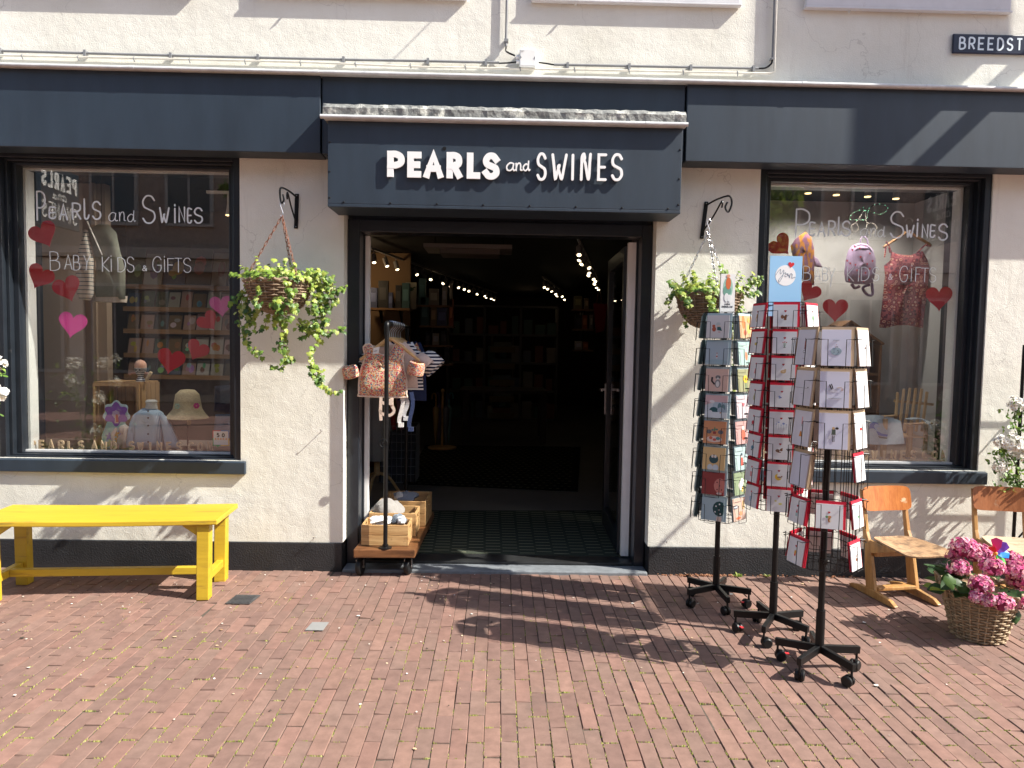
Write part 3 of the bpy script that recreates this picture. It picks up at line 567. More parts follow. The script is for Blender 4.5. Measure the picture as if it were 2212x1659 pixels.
# ---------------------------------------------------------------- yellow bench
def bench():
    t = thing('bench', 'bright yellow painted wooden bench standing under the left display window', 'bench', (-2.376, -.435, 0), R(4.6))
    x0, x1, y0, y1 = -.695, .695, -.22, .22
    b = MB(); n = 14; vs = []
    for i in range(n+1):
        x = x0+(x1-x0)*i/n; sg = -.006*math.sin(math.pi*i/n)
        vs += [(x, y0, .463+sg), (x, y1, .463+sg), (x, y1, .494+sg), (x, y0, .494+sg)]
    b.add(vs, [(i*4+k, i*4+(k+1) % 4, i*4+4+(k+1) % 4, i*4+4+k) for i in range(n) for k in range(4)]+[(3, 2, 1, 0), tuple(n*4+k for k in range(4))])
    b.build('seat', M['yellow'], t, world=False, bevel=.005)
    for sx in (-1, 1):
        for sy in (-1, 1):
            g = MB(); x, y = sx*(x1-.088), sy*.165; w = .036; e = .006*sx
            g.hexa([(x-w-e, y-w, 0), (x+w-e, y-w, 0), (x+w-e, y+w, 0), (x-w-e, y+w, 0), (x-w, y-w, .46), (x+w, y-w, .46), (x+w, y+w, .46), (x-w, y+w, .46)]); g.build('leg', M['yellow'], t, world=False, bevel=.004)
        g = MB(); g.box(sx*(x1-.088)-.02, sx*(x1-.088)+.02, -.1285, .1285, .10, .148); g.build('end_rail', M['yellow'], t, world=False, bevel=.003)
        g = MB(); xa = sx*(x1-.088-.0365)
        g.prism([(xa, -.19, .461), (xa-sx*.085, -.19, .461), (xa-sx*.085, -.19, .45), (xa, -.19, .39)], (0, .05, 0)); g.build('brace', M['yellow'], t, world=False, bevel=.003)
    g = MB(); g.box(-x1+.1085, x1-.1085, -.022, .022, .102, .146); g.build('stretcher', M['yellow'], t, world=False, bevel=.003)
bench()
# ---------------------------------------------------------------- wicker, ivy, chains
def wicker(mb, prof, n=26, r=.0062, rows=None, c=(0, 0, 0), strand=.0075, jit=.0012):
    # prof: list of (radius, z) bottom to top; woven rows alternate in front of and behind n stakes
    pr = catmull([(a, b, 0) for a, b in prof], 8); ln = [0]
    for i in range(1, len(pr)): ln.append(ln[-1]+(pr[i]-pr[i-1]).length)
    rows = rows or int(ln[-1]/(strand*1.75)); c = V(c)
    def at(d):
        for i in range(1, len(pr)):
            if ln[i] >= d:
                f = (d-ln[i-1])/max(1e-9, ln[i]-ln[i-1]); return pr[i-1].lerp(pr[i], f)
        return pr[-1]
    for k in range(n):
        a = 2*math.pi*k/n; mb.tube([c+V((p.x*math.cos(a), p.x*math.sin(a), p.y)) for p in pr[::2]], r*.75, 5)
    for j in range(rows+1):
        p = at(ln[-1]*j/rows); ph = j % 2*math.pi; q = []; dz = rnd.uniform(-jit, jit)
        m = n*4
        for k in range(m):
            a = 2*math.pi*k/m; rr = p.x+.0058*math.cos(a*n/2+ph)+rnd.uniform(-jit, jit)*.5
            q.append(c+V((rr*math.cos(a), rr*math.sin(a), p.y+dz+.0015*math.sin(a*3+j))))
        mb.tube(q, strand*rnd.uniform(.42, .56), 5, closed=True)
IVYS = [(0, 0), (.28, -.10), (.52, .10), (.36, .30), (.46, .58), (.20, .60), (0, 1), (-.20, .60), (-.46, .58), (-.36, .30), (-.52, .10), (-.28, -.10)]
IVYC = [(.36, .42, .07), (.38, .46, .09), (.22, .34, .05), (.42, .48, .14), (.15, .26, .04), (.34, .42, .07), (.26, .38, .06)]
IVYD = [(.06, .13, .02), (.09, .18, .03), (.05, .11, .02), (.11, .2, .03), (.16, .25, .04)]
def ivy_leaf(mb, c, nrm, up, s, col):
    nrm = V(nrm).normalized(); up = V(up); up = (up-nrm*up.dot(nrm))
    if up.length < 1e-3: up = nrm.orthogonal()
    up.normalize(); u = up.cross(nrm); c = V(c)
    vs = [c+u*x*s+up*(y-.1)*s+nrm*(-.28*abs(x)+.06*math.sin(y*4))*s for x, y in IVYS]; ctr = c+up*.22*s+nrm*.07*s
    mb.add(vs+[ctr], [(i, (i+1) % 12, 12) for i in range(12)], col)
def rdir(): 
    z = rnd.uniform(-1, 1); a = rnd.uniform(0, 6.283); r = math.sqrt(1-z*z); return V((r*math.cos(a), r*math.sin(a), z))
def chain(mb, a, b, ln=.034, r=.0021, w=.0062):
    a, b = V(a), V(b); d = b-a; n = max(2, int(d.length/(ln*.80))); t = d.normalized(); u = t.orthogonal().normalized(); v = t.cross(u)
    for i in range(n):
        c = a+d*(i+.5)/n; s = u if i % 2 else v; h = ln/2-w
        pts = [c+t*(h+w*math.cos(k))+s*w*math.sin(k) for k in (-1.2, -.6, 0, .6, 1.2)]+[c-t*(h+w*math.cos(k))-s*w*math.sin(k) for k in (-1.2, -.6, 0, .6, 1.2)]
        mb.tube(pts, r, 5, closed=True)
def bracket(label, plate_t, plate_b, tip, lower, curl):
    # wall bracket: plate, arm with curled end, brace
    s = thing('wall_bracket', label, 'bracket', (plate_t.x, 0, plate_b.z))
    p = MB(); d = (plate_t-plate_b); u = V((.0135, 0, 0)); c = (plate_t+plate_b)/2+V((0, -.006, 0))
    p.obox(c, u, V((0, .004, 0)), d/2+d.normalized()*.012); p.build('plate', M['black'], s, bevel=.003)
    m = MB(); m.tube(catmull([plate_t+V((0, -.01, -.012)), plate_t.lerp(tip, .5)+V((0, 0, .004)), tip]+curl, 6), .0062, 8); m.build('arm', M['black'], s, smooth=True)
    m = MB(); m.tube(catmull([plate_b+V((0, -.01, .03)), plate_b.lerp(lower, .6), lower, lower+V((0, -.02, -.012)), lower+V((0, -.012, -.04))], 6), .0055, 8); m.build('brace', M['black'], s, smooth=True)
    q = MB()
    for e in (plate_t, plate_b): q.lathe([(.004, 0), (.003, .002)], 8, e+V((0, -.0102, 0)), axis=(0, -1, 0))
    q.build('screw', M['steel'], s)
def ivy_basket(label, cx, cy, zr, rad, dep, hook, mat_, chmat, vines, dome, seed, hc=None):
    rnd.seed(seed)
    s = thing('hanging_basket', label, 'hanging basket', (cx, cy, zr-dep))
    w = MB(); wicker(w, [(.035, zr-dep), (rad*.55, zr-dep*.86), (rad*.85, zr-dep*.5), (rad, zr)], 22, c=(cx, cy, 0), strand=.0095)
    w.lathe([(0, zr-dep+.004), (rad*.5, zr-dep*.84), (rad*.82, zr-dep*.48), (rad*.95, zr-.02), (0, zr-.015)], 24, (cx, cy, 0))
    q = []
    for k in range(140):
        a = 2*math.pi*k/140; q.append(V((cx+(rad+.006*math.sin(a*17))*math.cos(a), cy+(rad+.006*math.sin(a*17))*math.sin(a), zr+.006*math.cos(a*17))))
    w.tube(q, .009, 6, closed=True)
    w.build('basket', mat_, s, smooth=True, ang=60)
    for k in range(3):
        a = R(hc or 35)+k*2*math.pi/3; m = MB(); chain(m, hook+V((0, 0, -.07)), (cx+rad*.97*math.cos(a), cy+rad*.97*math.sin(a), zr+.005)); m.build('chain', chmat, s, smooth=True)
    h = MB(); h.tube(catmull([hook+V((.012, 0, -.012)), hook+V((.014, 0, .006)), hook+V((.0, 0, .016)), hook+V((-.012, 0, .004)), hook+V((-.002, 0, -.03)), hook+V((.006, 0, -.055)), hook+V((0, 0, -.075)), hook+V((-.01, 0, -.065))], 5), .0028, 6); h.build('hook', M['steel'], s, smooth=True)
    lf, vn = MB(), MB(); core = V((cx, cy, zr))
    def leaf(p, o, s_=None, pal=None):
        d = (rdir()*.55+o*1.0+V((.35, -.35, .45))*.6).normalized(); ivy_leaf(lf, p, d, V((rnd.uniform(-.7, .7), rnd.uniform(-.4, .4), -1)), s_ or rnd.uniform(.020, .042), rnd.choice(pal or IVYC))
    for _ in range(int(dome*1.35)):
        a = rnd.uniform(0, 6.283); q = math.sqrt(rnd.random())*1.12; hgt = .085*(1-.55*q*q)*rnd.uniform(.1, 1.15)+(.05 if rnd.random() < .08 else 0)
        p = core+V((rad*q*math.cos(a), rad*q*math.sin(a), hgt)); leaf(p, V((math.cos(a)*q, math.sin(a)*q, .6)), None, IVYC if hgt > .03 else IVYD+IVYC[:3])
    # sprigs
    for _ in range(14):
        a = rnd.uniform(0, 6.283); st = core+V((rad*.8*math.cos(a), rad*.8*math.sin(a), .04)); d = V((math.cos(a)*.6, math.sin(a)*.6, rnd.uniform(.3, 1))).normalized()*rnd.uniform(.06, .12)
        vn.tube([st, st+d*.6, st+d], .0015, 4)
        for k in range(5): leaf(st+d*(k+1)/5, d.normalized(), rnd.uniform(.02, .032))
    for (pts, dens, thick) in vines:
        cv = catmull([V(p) for p in pts], 8); vn.tube(cv, .0019, 5)
        L_ = sum((cv[i]-cv[i-1]).length for i in range(1, len(cv))); n = int(L_*dens*1.25)
        for k in range(n):
            f = (k+rnd.random())/n; p = cv[min(len(cv)-1, int(f*(len(cv)-1)))]; o = V((p.x-cx, p.y-cy, 0)); o = o.normalized() if o.length > 0 else V((0, -1, 0))
            off = rdir()*thick*rnd.random(); pp = p+off
            if pp.y > -.012: pp.y = -.012-rnd.random()*.02
            leaf(pp, V((rnd.uniform(-.5, .5), -.9, .2))*.8+o*.3, rnd.uniform(.018, .040), IVYC if f < .3 or rnd.random() < .45 else IVYD)
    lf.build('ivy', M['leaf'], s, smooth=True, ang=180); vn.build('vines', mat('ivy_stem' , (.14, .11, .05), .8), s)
cb = (850, 650, 1.658)
def baskets():
    Y = -.26
    pt, pb = P(642, 423), P(640, 490)
    tip = K(cb, 455, 168, -.24); curl = [K(cb, 448, 215, -.25), K(cb, 458, 268, -.25), K(cb, 474, 250, -.25), K(cb, 468, 212, -.25)]
    bracket('black wall bracket with curled arm left of the doorway', pt, pb, tip, K(cb, 500, 205, -.16), curl)
    hk = K(cb, 462, 280, -.25); r0, r1 = K(cb, 222, 800, Y), K(cb, 660, 800, Y); cx = (r0.x+r1.x)/2; rad = (r1.x-r0.x)/2; zr = (r0.z+r1.z)/2+.01
    v = lambda *pp, d=110, t=.022, Y=-.30: ([K(cb, x, y, Y+(i*.02 if Y < -.3 else 0)) for i, (x, y) in enumerate(pp)], d, t)
    vines = [v((230, 740), (150, 740), (115, 730), d=130), v((240, 790), (190, 860), (150, 900), (120, 935), d=90, t=.03), v((250, 820), (190, 930), (180, 1040), (215, 1140), (250, 1230), (340, 1260), d=95, t=.04), v((240, 850), (230, 980), (250, 1050), d=200, t=.06), v((300, 900), (290, 1010), (230, 1080), d=150, t=.05),
             v((480, 790), (520, 850), (510, 920), (550, 960), (560, 990), d=190, t=.03, Y=-.5), v((430, 900), (430, 960), (500, 1030), d=200, t=.035, Y=-.48), v((280, 900), (320, 960), d=150, t=.025, Y=-.47), v((300, 830), (310, 870), d=150, t=.02, Y=-.49),
             v((420, 1000), (450, 1060), (455, 1150), (440, 1230), (490, 1290), (440, 1370), (370, 1340), d=85, t=.035), v((480, 1030), (490, 1180), (500, 1300), (540, 1300), d=75, t=.03), v((400, 1030), (430, 1090), d=160, t=.05), v((360, 1020), (340, 1100), (240, 1130), (200, 1100), d=70, t=.03),
             v((620, 760), (700, 740), (760, 760), (790, 800), d=200, t=.05), v((700, 800), (830, 850), (880, 820), d=130, t=.03), v((690, 780), (720, 860), (720, 960), (740, 1060), d=300, t=.075), v((740, 800), (800, 870), (820, 960), d=130, t=.035), v((660, 850), (690, 950), (680, 1060), (700, 1110), d=260, t=.07),
             v((640, 1090), (740, 1130), (830, 1120), (870, 1090), d=110, t=.03), v((600, 1080), (640, 1130), (560, 1170), d=60, t=.02), v((690, 1110), (700, 1180), (650, 1280), (670, 1380), (690, 1440), (760, 1510), (860, 1530), d=95, t=.03), v((660, 1330), (720, 1400), (700, 1470), d=170, t=.035), v((560, 1040), (610, 1090), (680, 1090), d=170, t=.05)]
    ivy_basket('wicker hanging basket of trailing variegated ivy on rusty chains left of the doorway', cx, Y, zr, rad, .205, hk, M['wicker_dark'], M['rust'], vines, 260, 3, 200)
    c3 = (2600, 700, 1.658)
    pt, pb = K(c3, 372, 190), K(c3, 343, 412)
    bracket('black wall bracket with curled arm right of the doorway', pt, pb, K(c3, 525, 140, -.24), K(c3, 475, 178, -.16), [K(c3, 543, 190, -.25), K(c3, 520, 245, -.25), K(c3, 500, 215, -.25), K(c3, 514, 180, -.25)])
    Y = -.25; hk = K(c3, 390, 310, -.12); r0, r1 = K(c3, 172, 810, Y), K(c3, 600, 810, Y); cx = (r0.x+r1.x)/2; rad = (r1.x-r0.x)/2*.97; zr = r0.z+.02
    v = lambda *pp, d=110, t=.022, Y=-.30: ([K(c3, x, y, Y) for x, y in pp], d, t)
    vines = [v((200, 750), (150, 730), (140, 710), d=170), v((200, 780), (150, 790), (120, 870), d=150, t=.03), v((220, 780), (240, 830), (260, 860), d=280, t=.04, Y=-.46), v((290, 640), (300, 700), d=150), v((420, 800), (400, 870), (430, 890), d=200, t=.045, Y=-.47), v((480, 620), (510, 680), d=200, t=.03), v((560, 740), (640, 740), (700, 700), (730, 690), d=200, t=.04), v((600, 780), (660, 790), (730, 770), d=200, t=.04), v((580, 800), (590, 880), (600, 900), d=250, t=.05), v((640, 760), (690, 640), d=70, t=.02),
             v((520, 900), (560, 1000), (560, 1130), (555, 1260), (560, 1420), d=55, t=.03), v((260, 880), (230, 950), (250, 1010), d=30, t=.015), v((590, 950), (600, 1100), (590, 1240), d=50, t=.03)]
    ivy_basket('wicker hanging basket of bright ivy on silver chains behind the card racks', cx, Y, zr, rad, .215, hk, M['wicker_dark'], M['steel'], vines, 240, 5, 150)
baskets()
# ---------------------------------------------------------------- school chairs
def chair(label, c, rz, bm, sm, tilt=0):
    t = thing('school_chair', label, 'chair', (c[0], c[1], .004), R(rz))
    for s in (-1, 1):
        x = s*.150; g = MB(); th = .014
        g.prism([(x-th, .205, 0), (x-th, -.205, 0), (x-th, -.215, .012), (x-th, -.17, .035), (x-th, -.02, .05), (x-th, .12, .042), (x-th, .215, .018)], (2*th, 0, 0)); g.build('runner', M['beech'], t, world=False, bevel=.004)
        g = MB(); th = .0125
        g.prism([(x-th, -.03, .047), (x-th, .052, .047), (x-th, .100, .36), (x-th, .155, .66), (x-th, .132, .66), (x-th, .072, .40), (x-th, .035, .33)][::-1], (2*th, 0, 0)); g.build('leg', M['beech'], t, world=False, bevel=.004)
        g = MB(); g.prism([(x-.011, .04, .345), (x-.011, .035, .27), (x-.011, -.20, .345), (x-.011, -.21, .357), (x-.011, .04, .357)], (.022, 0, 0)); g.build('seat_rail', M['beech'], t, world=False, bevel=.003)
    g = MB(); g.box(-.137, .137, .0, .05, .255, .295); g.build('cross_rail', M['beech'], t, world=False, bevel=.004)
    g = MB(); g.box(-.136, .136, -.035, .02, .045, .068); g.build('foot_rail', M['beech'], t, world=False, bevel=.005)
    def ply(name, m, fn, nu, nv, th):
        g = MB(); vs = []
        for j in range(nv+1):
            for i in range(nu+1): vs.append(fn(i/nu*2-1, j/nv*2-1))
        nrm = []
        for a in vs: nrm.append(a)
        n1 = len(vs); e = (V(vs[1])-V(vs[0])).cross(V(vs[nu+1])-V(vs[0])).normalized()*th
        vs2 = [V(a)-e for a in vs]; W_ = nu+1
        fs = [(j*W_+i, j*W_+i+1, (j+1)*W_+i+1, (j+1)*W_+i) for j in range(nv) for i in range(nu)]
        fs += [tuple(n1+k for k in f[::-1]) for f in fs]
        bd = [i for i in range(nu+1)]+[(j*W_+nu) for j in range(1, nv+1)]+[nv*W_+i for i in range(nu-1, -1, -1)]+[j*W_ for j in range(nv-1, 0, -1)]
        fs += [(bd[(k+1) % len(bd)], bd[k], n1+bd[k], n1+bd[(k+1) % len(bd)]) for k in range(len(bd))]
        g.add(vs+vs2, fs); return g.build(name, m, t, world=False, smooth=True, ang=50)
    def rr(u, v, k):  # rounded rectangle (superellipse)
        m = max(abs(u), abs(v)); 
        if m < 1e-6: return 0, 0
        n = (abs(u/m)**k+abs(v/m)**k)**(1/k); return u/n, v/n
    def seatf(u, v):
        u, v = rr(u, v, 5); y = -.115+v*.185; w = .160+.022*(-v); z = .362-.010*(1-u*u)*(1-v*v)*1.5+.004*v-.016*max(0, -v-.4)**2*2.5+.006*u*u
        return (u*w, y, z)
    def backf(u, v):
        u, v = rr(u, v, 6); z = .605+v*.078; y = .135+(z-.6)*.22-.028*(1-u*u)*-1*.6-.02; return (u*.172, y-.012, z)
    ply('seat', sm, seatf, 18, 18, .010)
    ply('backrest', bm, backf, 20, 10, -.009)
    r = MB()
    for s in (-1, 1):
        for z in (.572, .632): p = backf(s*.72, (z-.605)/.078); r.lathe([(.0065, 0), (.005, .003), (0, .0035)], 10, V(p)+V((0, -.0005, 0)), axis=(0, -1, .2))
    r.build('rivet', M['steel'], t, world=False, smooth=True)
chair('small wooden school chair with orange backrest beside the card racks', (2.541, -.385), 9.2, M['ply'], M['seat'])
chair('small wooden school chair with reddish brown backrest behind the pink flowers', (3.275, -.36), -11, M['ply2'], M['seat2'])
# ---------------------------------------------------------------- hydrangeas in a basket, pinwheel
def hydrangea():
    rnd.seed(11)
    c = V((2.668, -1.0, 0)); s = thing('flower_basket', 'round wicker basket planted with pink hydrangeas on the brick pavement', 'flower basket', c)
    w = MB(); prof = [(.128, .008), (.145, .08), (.166, .17), (.19, .275)]
    wicker(w, prof, 26, c=c, strand=.0092); w.lathe([(0, .006), (.12, .006), (.18, .25), (0, .24)], 24, c)
    q = []
    for k in range(160): a = 2*math.pi*k/160; q.append(c+V(((.192+.007*math.sin(a*20))*math.cos(a), (.192+.007*math.sin(a*20))*math.sin(a), .278+.007*math.cos(a*20))))
    w.tube(q, .010, 6, closed=True); w.build('basket', M['wicker'], s, smooth=True, ang=60)
    for a0 in (170, -10):
        h = MB(); a = R(a0); d = V((math.cos(a), math.sin(a), 0)); n = V((-d.y, d.x, 0)); b = c+d*.192
        for o in (0, .009): h.tube(catmull([b-n*.045+V((0, 0, .22)), b-n*.045+d*.015+V((0, 0, .30)), b+d*(.03+o)+V((0, 0, .335+o)), b+n*.045+d*.015+V((0, 0, .30)), b+n*.045+V((0, 0, .22))], 6), .007, 6)
        h.build('handle', M['wicker'], s, smooth=True)
    k = (3350, 1900, 2.37)
    heads = [(1190, 690, -1.0, .052), (1290, 740, -1.0, .05), (1150, 880, -1.05, .044), (1380, 740, -.98, .045), (1462, 875, -1.08, .049), (1360, 1040, -1.15, .045), (1330, 1165, -1.17, .033), (1440, 1190, -1.19, .036), (1550, 1210, -1.18, .045), (1660, 900, -1.04, .05), (1730, 990, -1.02, .052), (1650, 800, -.98, .04), (1735, 1190, -1.12, .05), (1240, 700, -.93, .05), (1110, 760, -.98, .034), (1820, 1060, -1.0, .05), (1840, 900, -.98, .05)]
    pc = [(.62, .13, .29), (.70, .21, .38), (.56, .09, .24), (.74, .32, .46), (.78, .46, .53), (.68, .18, .35), (.76, .40, .50)]; pale = [(.72, .5, .47), (.74, .42, .44), (.62, .3, .28)]
    lf = MB()
    for (x, y, Y, r) in heads:
        r *= 1.22; p = K(k, x, y, Y); f = MB()
        for _ in range(int(95*(r/.045)**2)):
            d = rdir()
            if d.z < -.55: continue
            if d.y > .75: continue
            pos = p+V((d.x*r*1.06, d.y*r*1.0, d.z*r*.86))*rnd.uniform(.86, 1.04); n = (d+rdir()*.45).normalized(); u = n.orthogonal().normalized(); v_ = n.cross(u); ph = rnd.random()*6; sz = rnd.uniform(.0085, .0125)
            col = rnd.choice(pc if rnd.random() < .9-.35*(d.z < -.1) else pale)
            for b in range(4):
                a = ph+b*math.pi/2; e = u*math.cos(a)+v_*math.sin(a); g = u*-math.sin(a)+v_*math.cos(a); cc = tuple(z*rnd.uniform(.85, 1.12) for z in col)
                f.add([pos, pos+e*sz*.55+g*sz*.5+n*.002, pos+e*sz*1.12+g*sz*.22+n*.0035, pos+e*sz*1.12-g*sz*.22+n*.0015, pos+e*sz*.55-g*sz*.5+n*.003], [(0, 1, 2, 3, 4)], cc)
        f.blob(p, r*.8, 6, 8, (.3, .05, .12)); f.build('flower_head', M['petal'], s)
    lc = [(.035, .085, .02), (.05, .11, .025), (.025, .06, .016), (.07, .14, .03), (.04, .09, .03)]
    for i in range(46):
        a = rnd.uniform(0, 6.283); q = math.sqrt(rnd.random()); rr = .04+.2*q; z = rnd.uniform(.28, .40) if q < .7 else rnd.uniform(.25, .34)
        p = c+V((rr*math.cos(a), rr*math.sin(a)*.95, z)); d = V((math.cos(a), math.sin(a), rnd.uniform(-.5, .5))).normalized(); sz = rnd.uniform(.055, .095); n = (V((0, 0, 1))+rdir()*.5+V((0, -.4, 0))).normalized(); g = d.cross(n).normalized(); n = g.cross(d)
        cc = rnd.choice(lc) if rnd.random() < .93 else (.25, .35, .04); vs = []
        for t_, ww in ((0, .05), (.2, .3), (.45, .42), (.75, .28), (1, 0.02)):
            for sd in (-1, 0, 1): vs.append(p+d*t_*sz+g*sd*ww*sz+n*(abs(sd)*.10*sz-.22*t_*t_*sz))
        lf.add(vs, [(j*3+i2, j*3+i2+1, j*3+i2+4, j*3+i2+3) for j in range(4) for i2 in range(2)], cc)
    for x, y in ((1690, 1310), (1050, 985), (1180, 1080), (1300, 1120)):
        p = K(k, x, y-50, -1.12); vs = []; d = V((rnd.uniform(-.5, .5), -.4, -1)).normalized(); sz = .085; g = V((1, 0, 0)); n = g.cross(d)
        for t_, ww in ((0, .05), (.2, .3), (.45, .42), (.75, .28), (1, 0.02)):
            for sd in (-1, 0, 1): vs.append(p+d*t_*sz+g*sd*ww*sz+n*(abs(sd)*.10*sz))
        lf.add(vs, [(j*3+i2, j*3+i2+1, j*3+i2+4, j*3+i2+3) for j in range(4) for i2 in range(2)], rnd.choice(lc))
    lf.build('leaves', M['leaf'], s, smooth=True, ang=180)
    # pinwheel stuck among the flowers
    hub = K(k, 1500, 745, -1.06); pw = thing('pinwheel', 'rainbow coloured toy pinwheel stuck among the pink hydrangeas', 'pinwheel', hub)
    st = MB(); st.tube([hub+V((.0, .012, 0)), hub+V((-.035, .02, -.16))], .004, 6, col=(.7, .5, .1)); st.build('stick', M['vcol'], pw)
    bc = [(.75, .04, .03), (.80, .04, .26), (.17, .06, .42), (.02, .22, .72), (.05, .55, .06), (.75, .45, .03), (.80, .22, .02)]
    tips = [(1440, 680), (1490, 600), (1580, 640), (1610, 735), (1580, 830), (1490, 790), (1450, 770)]
    for i, ((tx, ty), cc) in enumerate(zip(tips, bc)):
        b = MB(); tp = K(k, tx, ty, -1.05)-hub; ln = tp.length; d = tp.normalized(); g = d.cross(V((0, -1, 0))).normalized(); nn = V((0, -1, 0))
        vs = [hub, hub+d*ln*.45+g*ln*.30+nn*.014, hub+d*ln*.92+g*ln*.36+nn*.02, hub+d*ln*1.08+g*ln*.02+nn*.012, hub+d*ln*.9-g*ln*.2-nn*.006, hub+d*ln*.45-g*ln*.12-nn*.004]
        b.add(vs+[v_+V((0, .0012, 0)) for v_ in vs], [(0, 1, 2, 3, 4, 5), (11, 10, 9, 8, 7, 6)]+[(j, (j+1) % 6, 6+(j+1) % 6, 6+j) for j in range(6)], cc); b.build('blade', mat('glossy_blade', vcol=True, rough=.3) if i == 0 else bpy.data.materials['glossy_blade'], pw)
    h = MB(); h.lathe([(.009, -.004), (.009, .006), (.004, .010)], 10, hub, axis=(0, -1, 0), col=(.75, .3, .03)); h.build('hub', M['vcol'], pw, smooth=True)
hydrangea()
# ---------------------------------------------------------------- white rose climbers, trellis, weeds
def rose(label, clusters, stems, leaves, base, seed):
    rnd.seed(seed); s = thing('rose_bush', label, 'rose', base)
    st = MB()
    for p in stems: st.tube(catmull([V(q) for q in p], 6), .004, 5)
    st.build('stem', mat('rose_stem', (.09, .13, .04), .7), s, smooth=True)
    lf = MB(); lc = [(.10, .20, .03), (.16, .28, .05), (.07, .15, .03), (.24, .34, .07), (.13, .24, .04)]
    for p, n, sp in leaves:
        for _ in range(n):
            q = V(p)+V((rnd.gauss(0, sp), rnd.gauss(0, sp*.6), rnd.gauss(0, sp)))
            q.y = min(q.y, -.02)
            for j in range(3):
                d = (rdir()+V((0, -.3, -.2))).normalized(); nn = (rdir()*.6+V((.4, -.6, .6))).normalized(); g = d.cross(nn).normalized(); sz = rnd.uniform(.022, .042)
                lf.add([q, q+d*sz*.4+g*sz*.26, q+d*sz*.75+g*sz*.2, q+d*sz, q+d*sz*.75-g*sz*.2, q+d*sz*.4-g*sz*.26], [(0, 1, 2, 3, 4, 5)], rnd.choice(lc))
    lf.build('leaves', M['leaf'], s)
    for p, r in clusters:
        f = MB(); p = V(p)
        for _ in range(int(40*(r/.05)**2)):
            d = rdir(); pos = p+d*r*rnd.uniform(.55, 1); n = (d+V((0, -.5, .4))+rdir()*.4).normalized(); u = n.orthogonal().normalized(); v_ = n.cross(u); sz = rnd.uniform(.012, .019); ph = rnd.random()*6
            for b in range(6):
                a = ph+b*1.047; e = u*math.cos(a)+v_*math.sin(a); g = u*-math.sin(a)+v_*math.cos(a); q = rnd.uniform(.66, .82)
                f.add([pos, pos+e*sz*.6+g*sz*.42+n*.003, pos+e*sz+g*sz*.2+n*.005, pos+e*sz-g*sz*.2+n*.004, pos+e*sz*.6-g*sz*.42+n*.002], [(0, 1, 2, 3, 4)], (q, q*.985, q*.93))
            f.blob(pos+n*.002, .0032, 3, 5, (.55, .36, .06))
        f.build('flower_cluster', M['petal'], s)
k_ = (3350, 1300, 2.37)
rose('white climbing rose on the black trellis right of the display window', [(K(k_, 1690, 745, -.22), .05), (K(k_, 1560, 1100, -.25), .045), (K(k_, 1660, 1110, -.27), .06), (K(k_, 1540, 1335, -.25), .045), (K(k_, 1770, 1150, -.25), .06), (K(k_, 1790, 760, -.2), .05), (K(k_, 1720, 1230, -.22), .04)],
     [[K(k_, 1760, 1640, -.15), K(k_, 1700, 1480, -.22), K(k_, 1580, 1360, -.24)], [K(k_, 1760, 1640, -.15), K(k_, 1690, 1330, -.22), K(k_, 1560, 1160, -.24)], [K(k_, 1800, 1640, -.15), K(k_, 1760, 1200, -.2), K(k_, 1680, 900, -.2), K(k_, 1700, 770, -.22)], [K(k_, 1830, 1640, -.15), K(k_, 1850, 1000, -.2), K(k_, 1800, 700, -.2)]],
     [(K(k_, 1560, 1180, -.22), 10, .03), (K(k_, 1570, 1270, -.22), 14, .04), (K(k_, 1640, 1380, -.22), 22, .05), (K(k_, 1680, 1480, -.2), 26, .05), (K(k_, 1740, 1580, -.2), 34, .06), (K(k_, 1690, 1010, -.2), 14, .04), (K(k_, 1740, 830, -.2), 16, .04), (K(k_, 1820, 1300, -.2), 60, .1), (K(k_, 1830, 900, -.2), 40, .09)], (3.6, -.18, 0), 21)
rose('white rose peeking in at the left edge beside the left window', [(K((0, 1300, 2.212), 0, 340, -.5), .035), (K((0, 1300, 2.212), -10, 600, -.5), .045), (K((0, 1300, 2.212), -120, 380, -.5), .06), (V((-3.55, -.9, 1.35)), .06), (V((-3.4, -1.0, 1.05)), .06), (V((-3.7, -1.1, 1.2)), .06), (V((-3.35, -.85, .80)), .05)],
     [[(-3.45, -.9, .45), (-3.35, -.7, .9), (-3.2, -.5, 1.15)], [(-3.5, -.95, .45), (-3.5, -.9, .9), (-3.55, -.9, 1.3)]],
     [(K((0, 1300, 2.212), 5, 440, -.5), 3, .012), (K((0, 1300, 2.212), -60, 760, -.5), 10, .02), (V((-3.5, -.9, 1.0)), 40, .13), (V((-3.45, -.9, .7)), 50, .12), (V((-3.6, -1.0, 1.2)), 30, .1)], (-3.47, -.9, .42), 22)
def trellis():
    t = thing('trellis', 'black metal trellis frame standing against the wall at the right edge', 'trellis', (3.6, -.16, 0))
    for x in (3.465, 4.02): m = MB(); m.tube([(x, -.16, 0), (x, -.16, 1.62)], .011, 8); m.build('post', M['black'], t, smooth=True)
    for z in (.3, .95, 1.6): m = MB(); m.tube([(3.475, -.16, z), (4.01, -.16, z)], .008, 8); m.build('rail', M['black'], t, smooth=True)
    for a, b in ((.3, .95), (.95, 1.6)): m = MB(); m.tube([(3.475, -.16, a), (4.01, -.16, b)], .006, 6); m.build('brace', M['black'], t, smooth=True)
trellis()
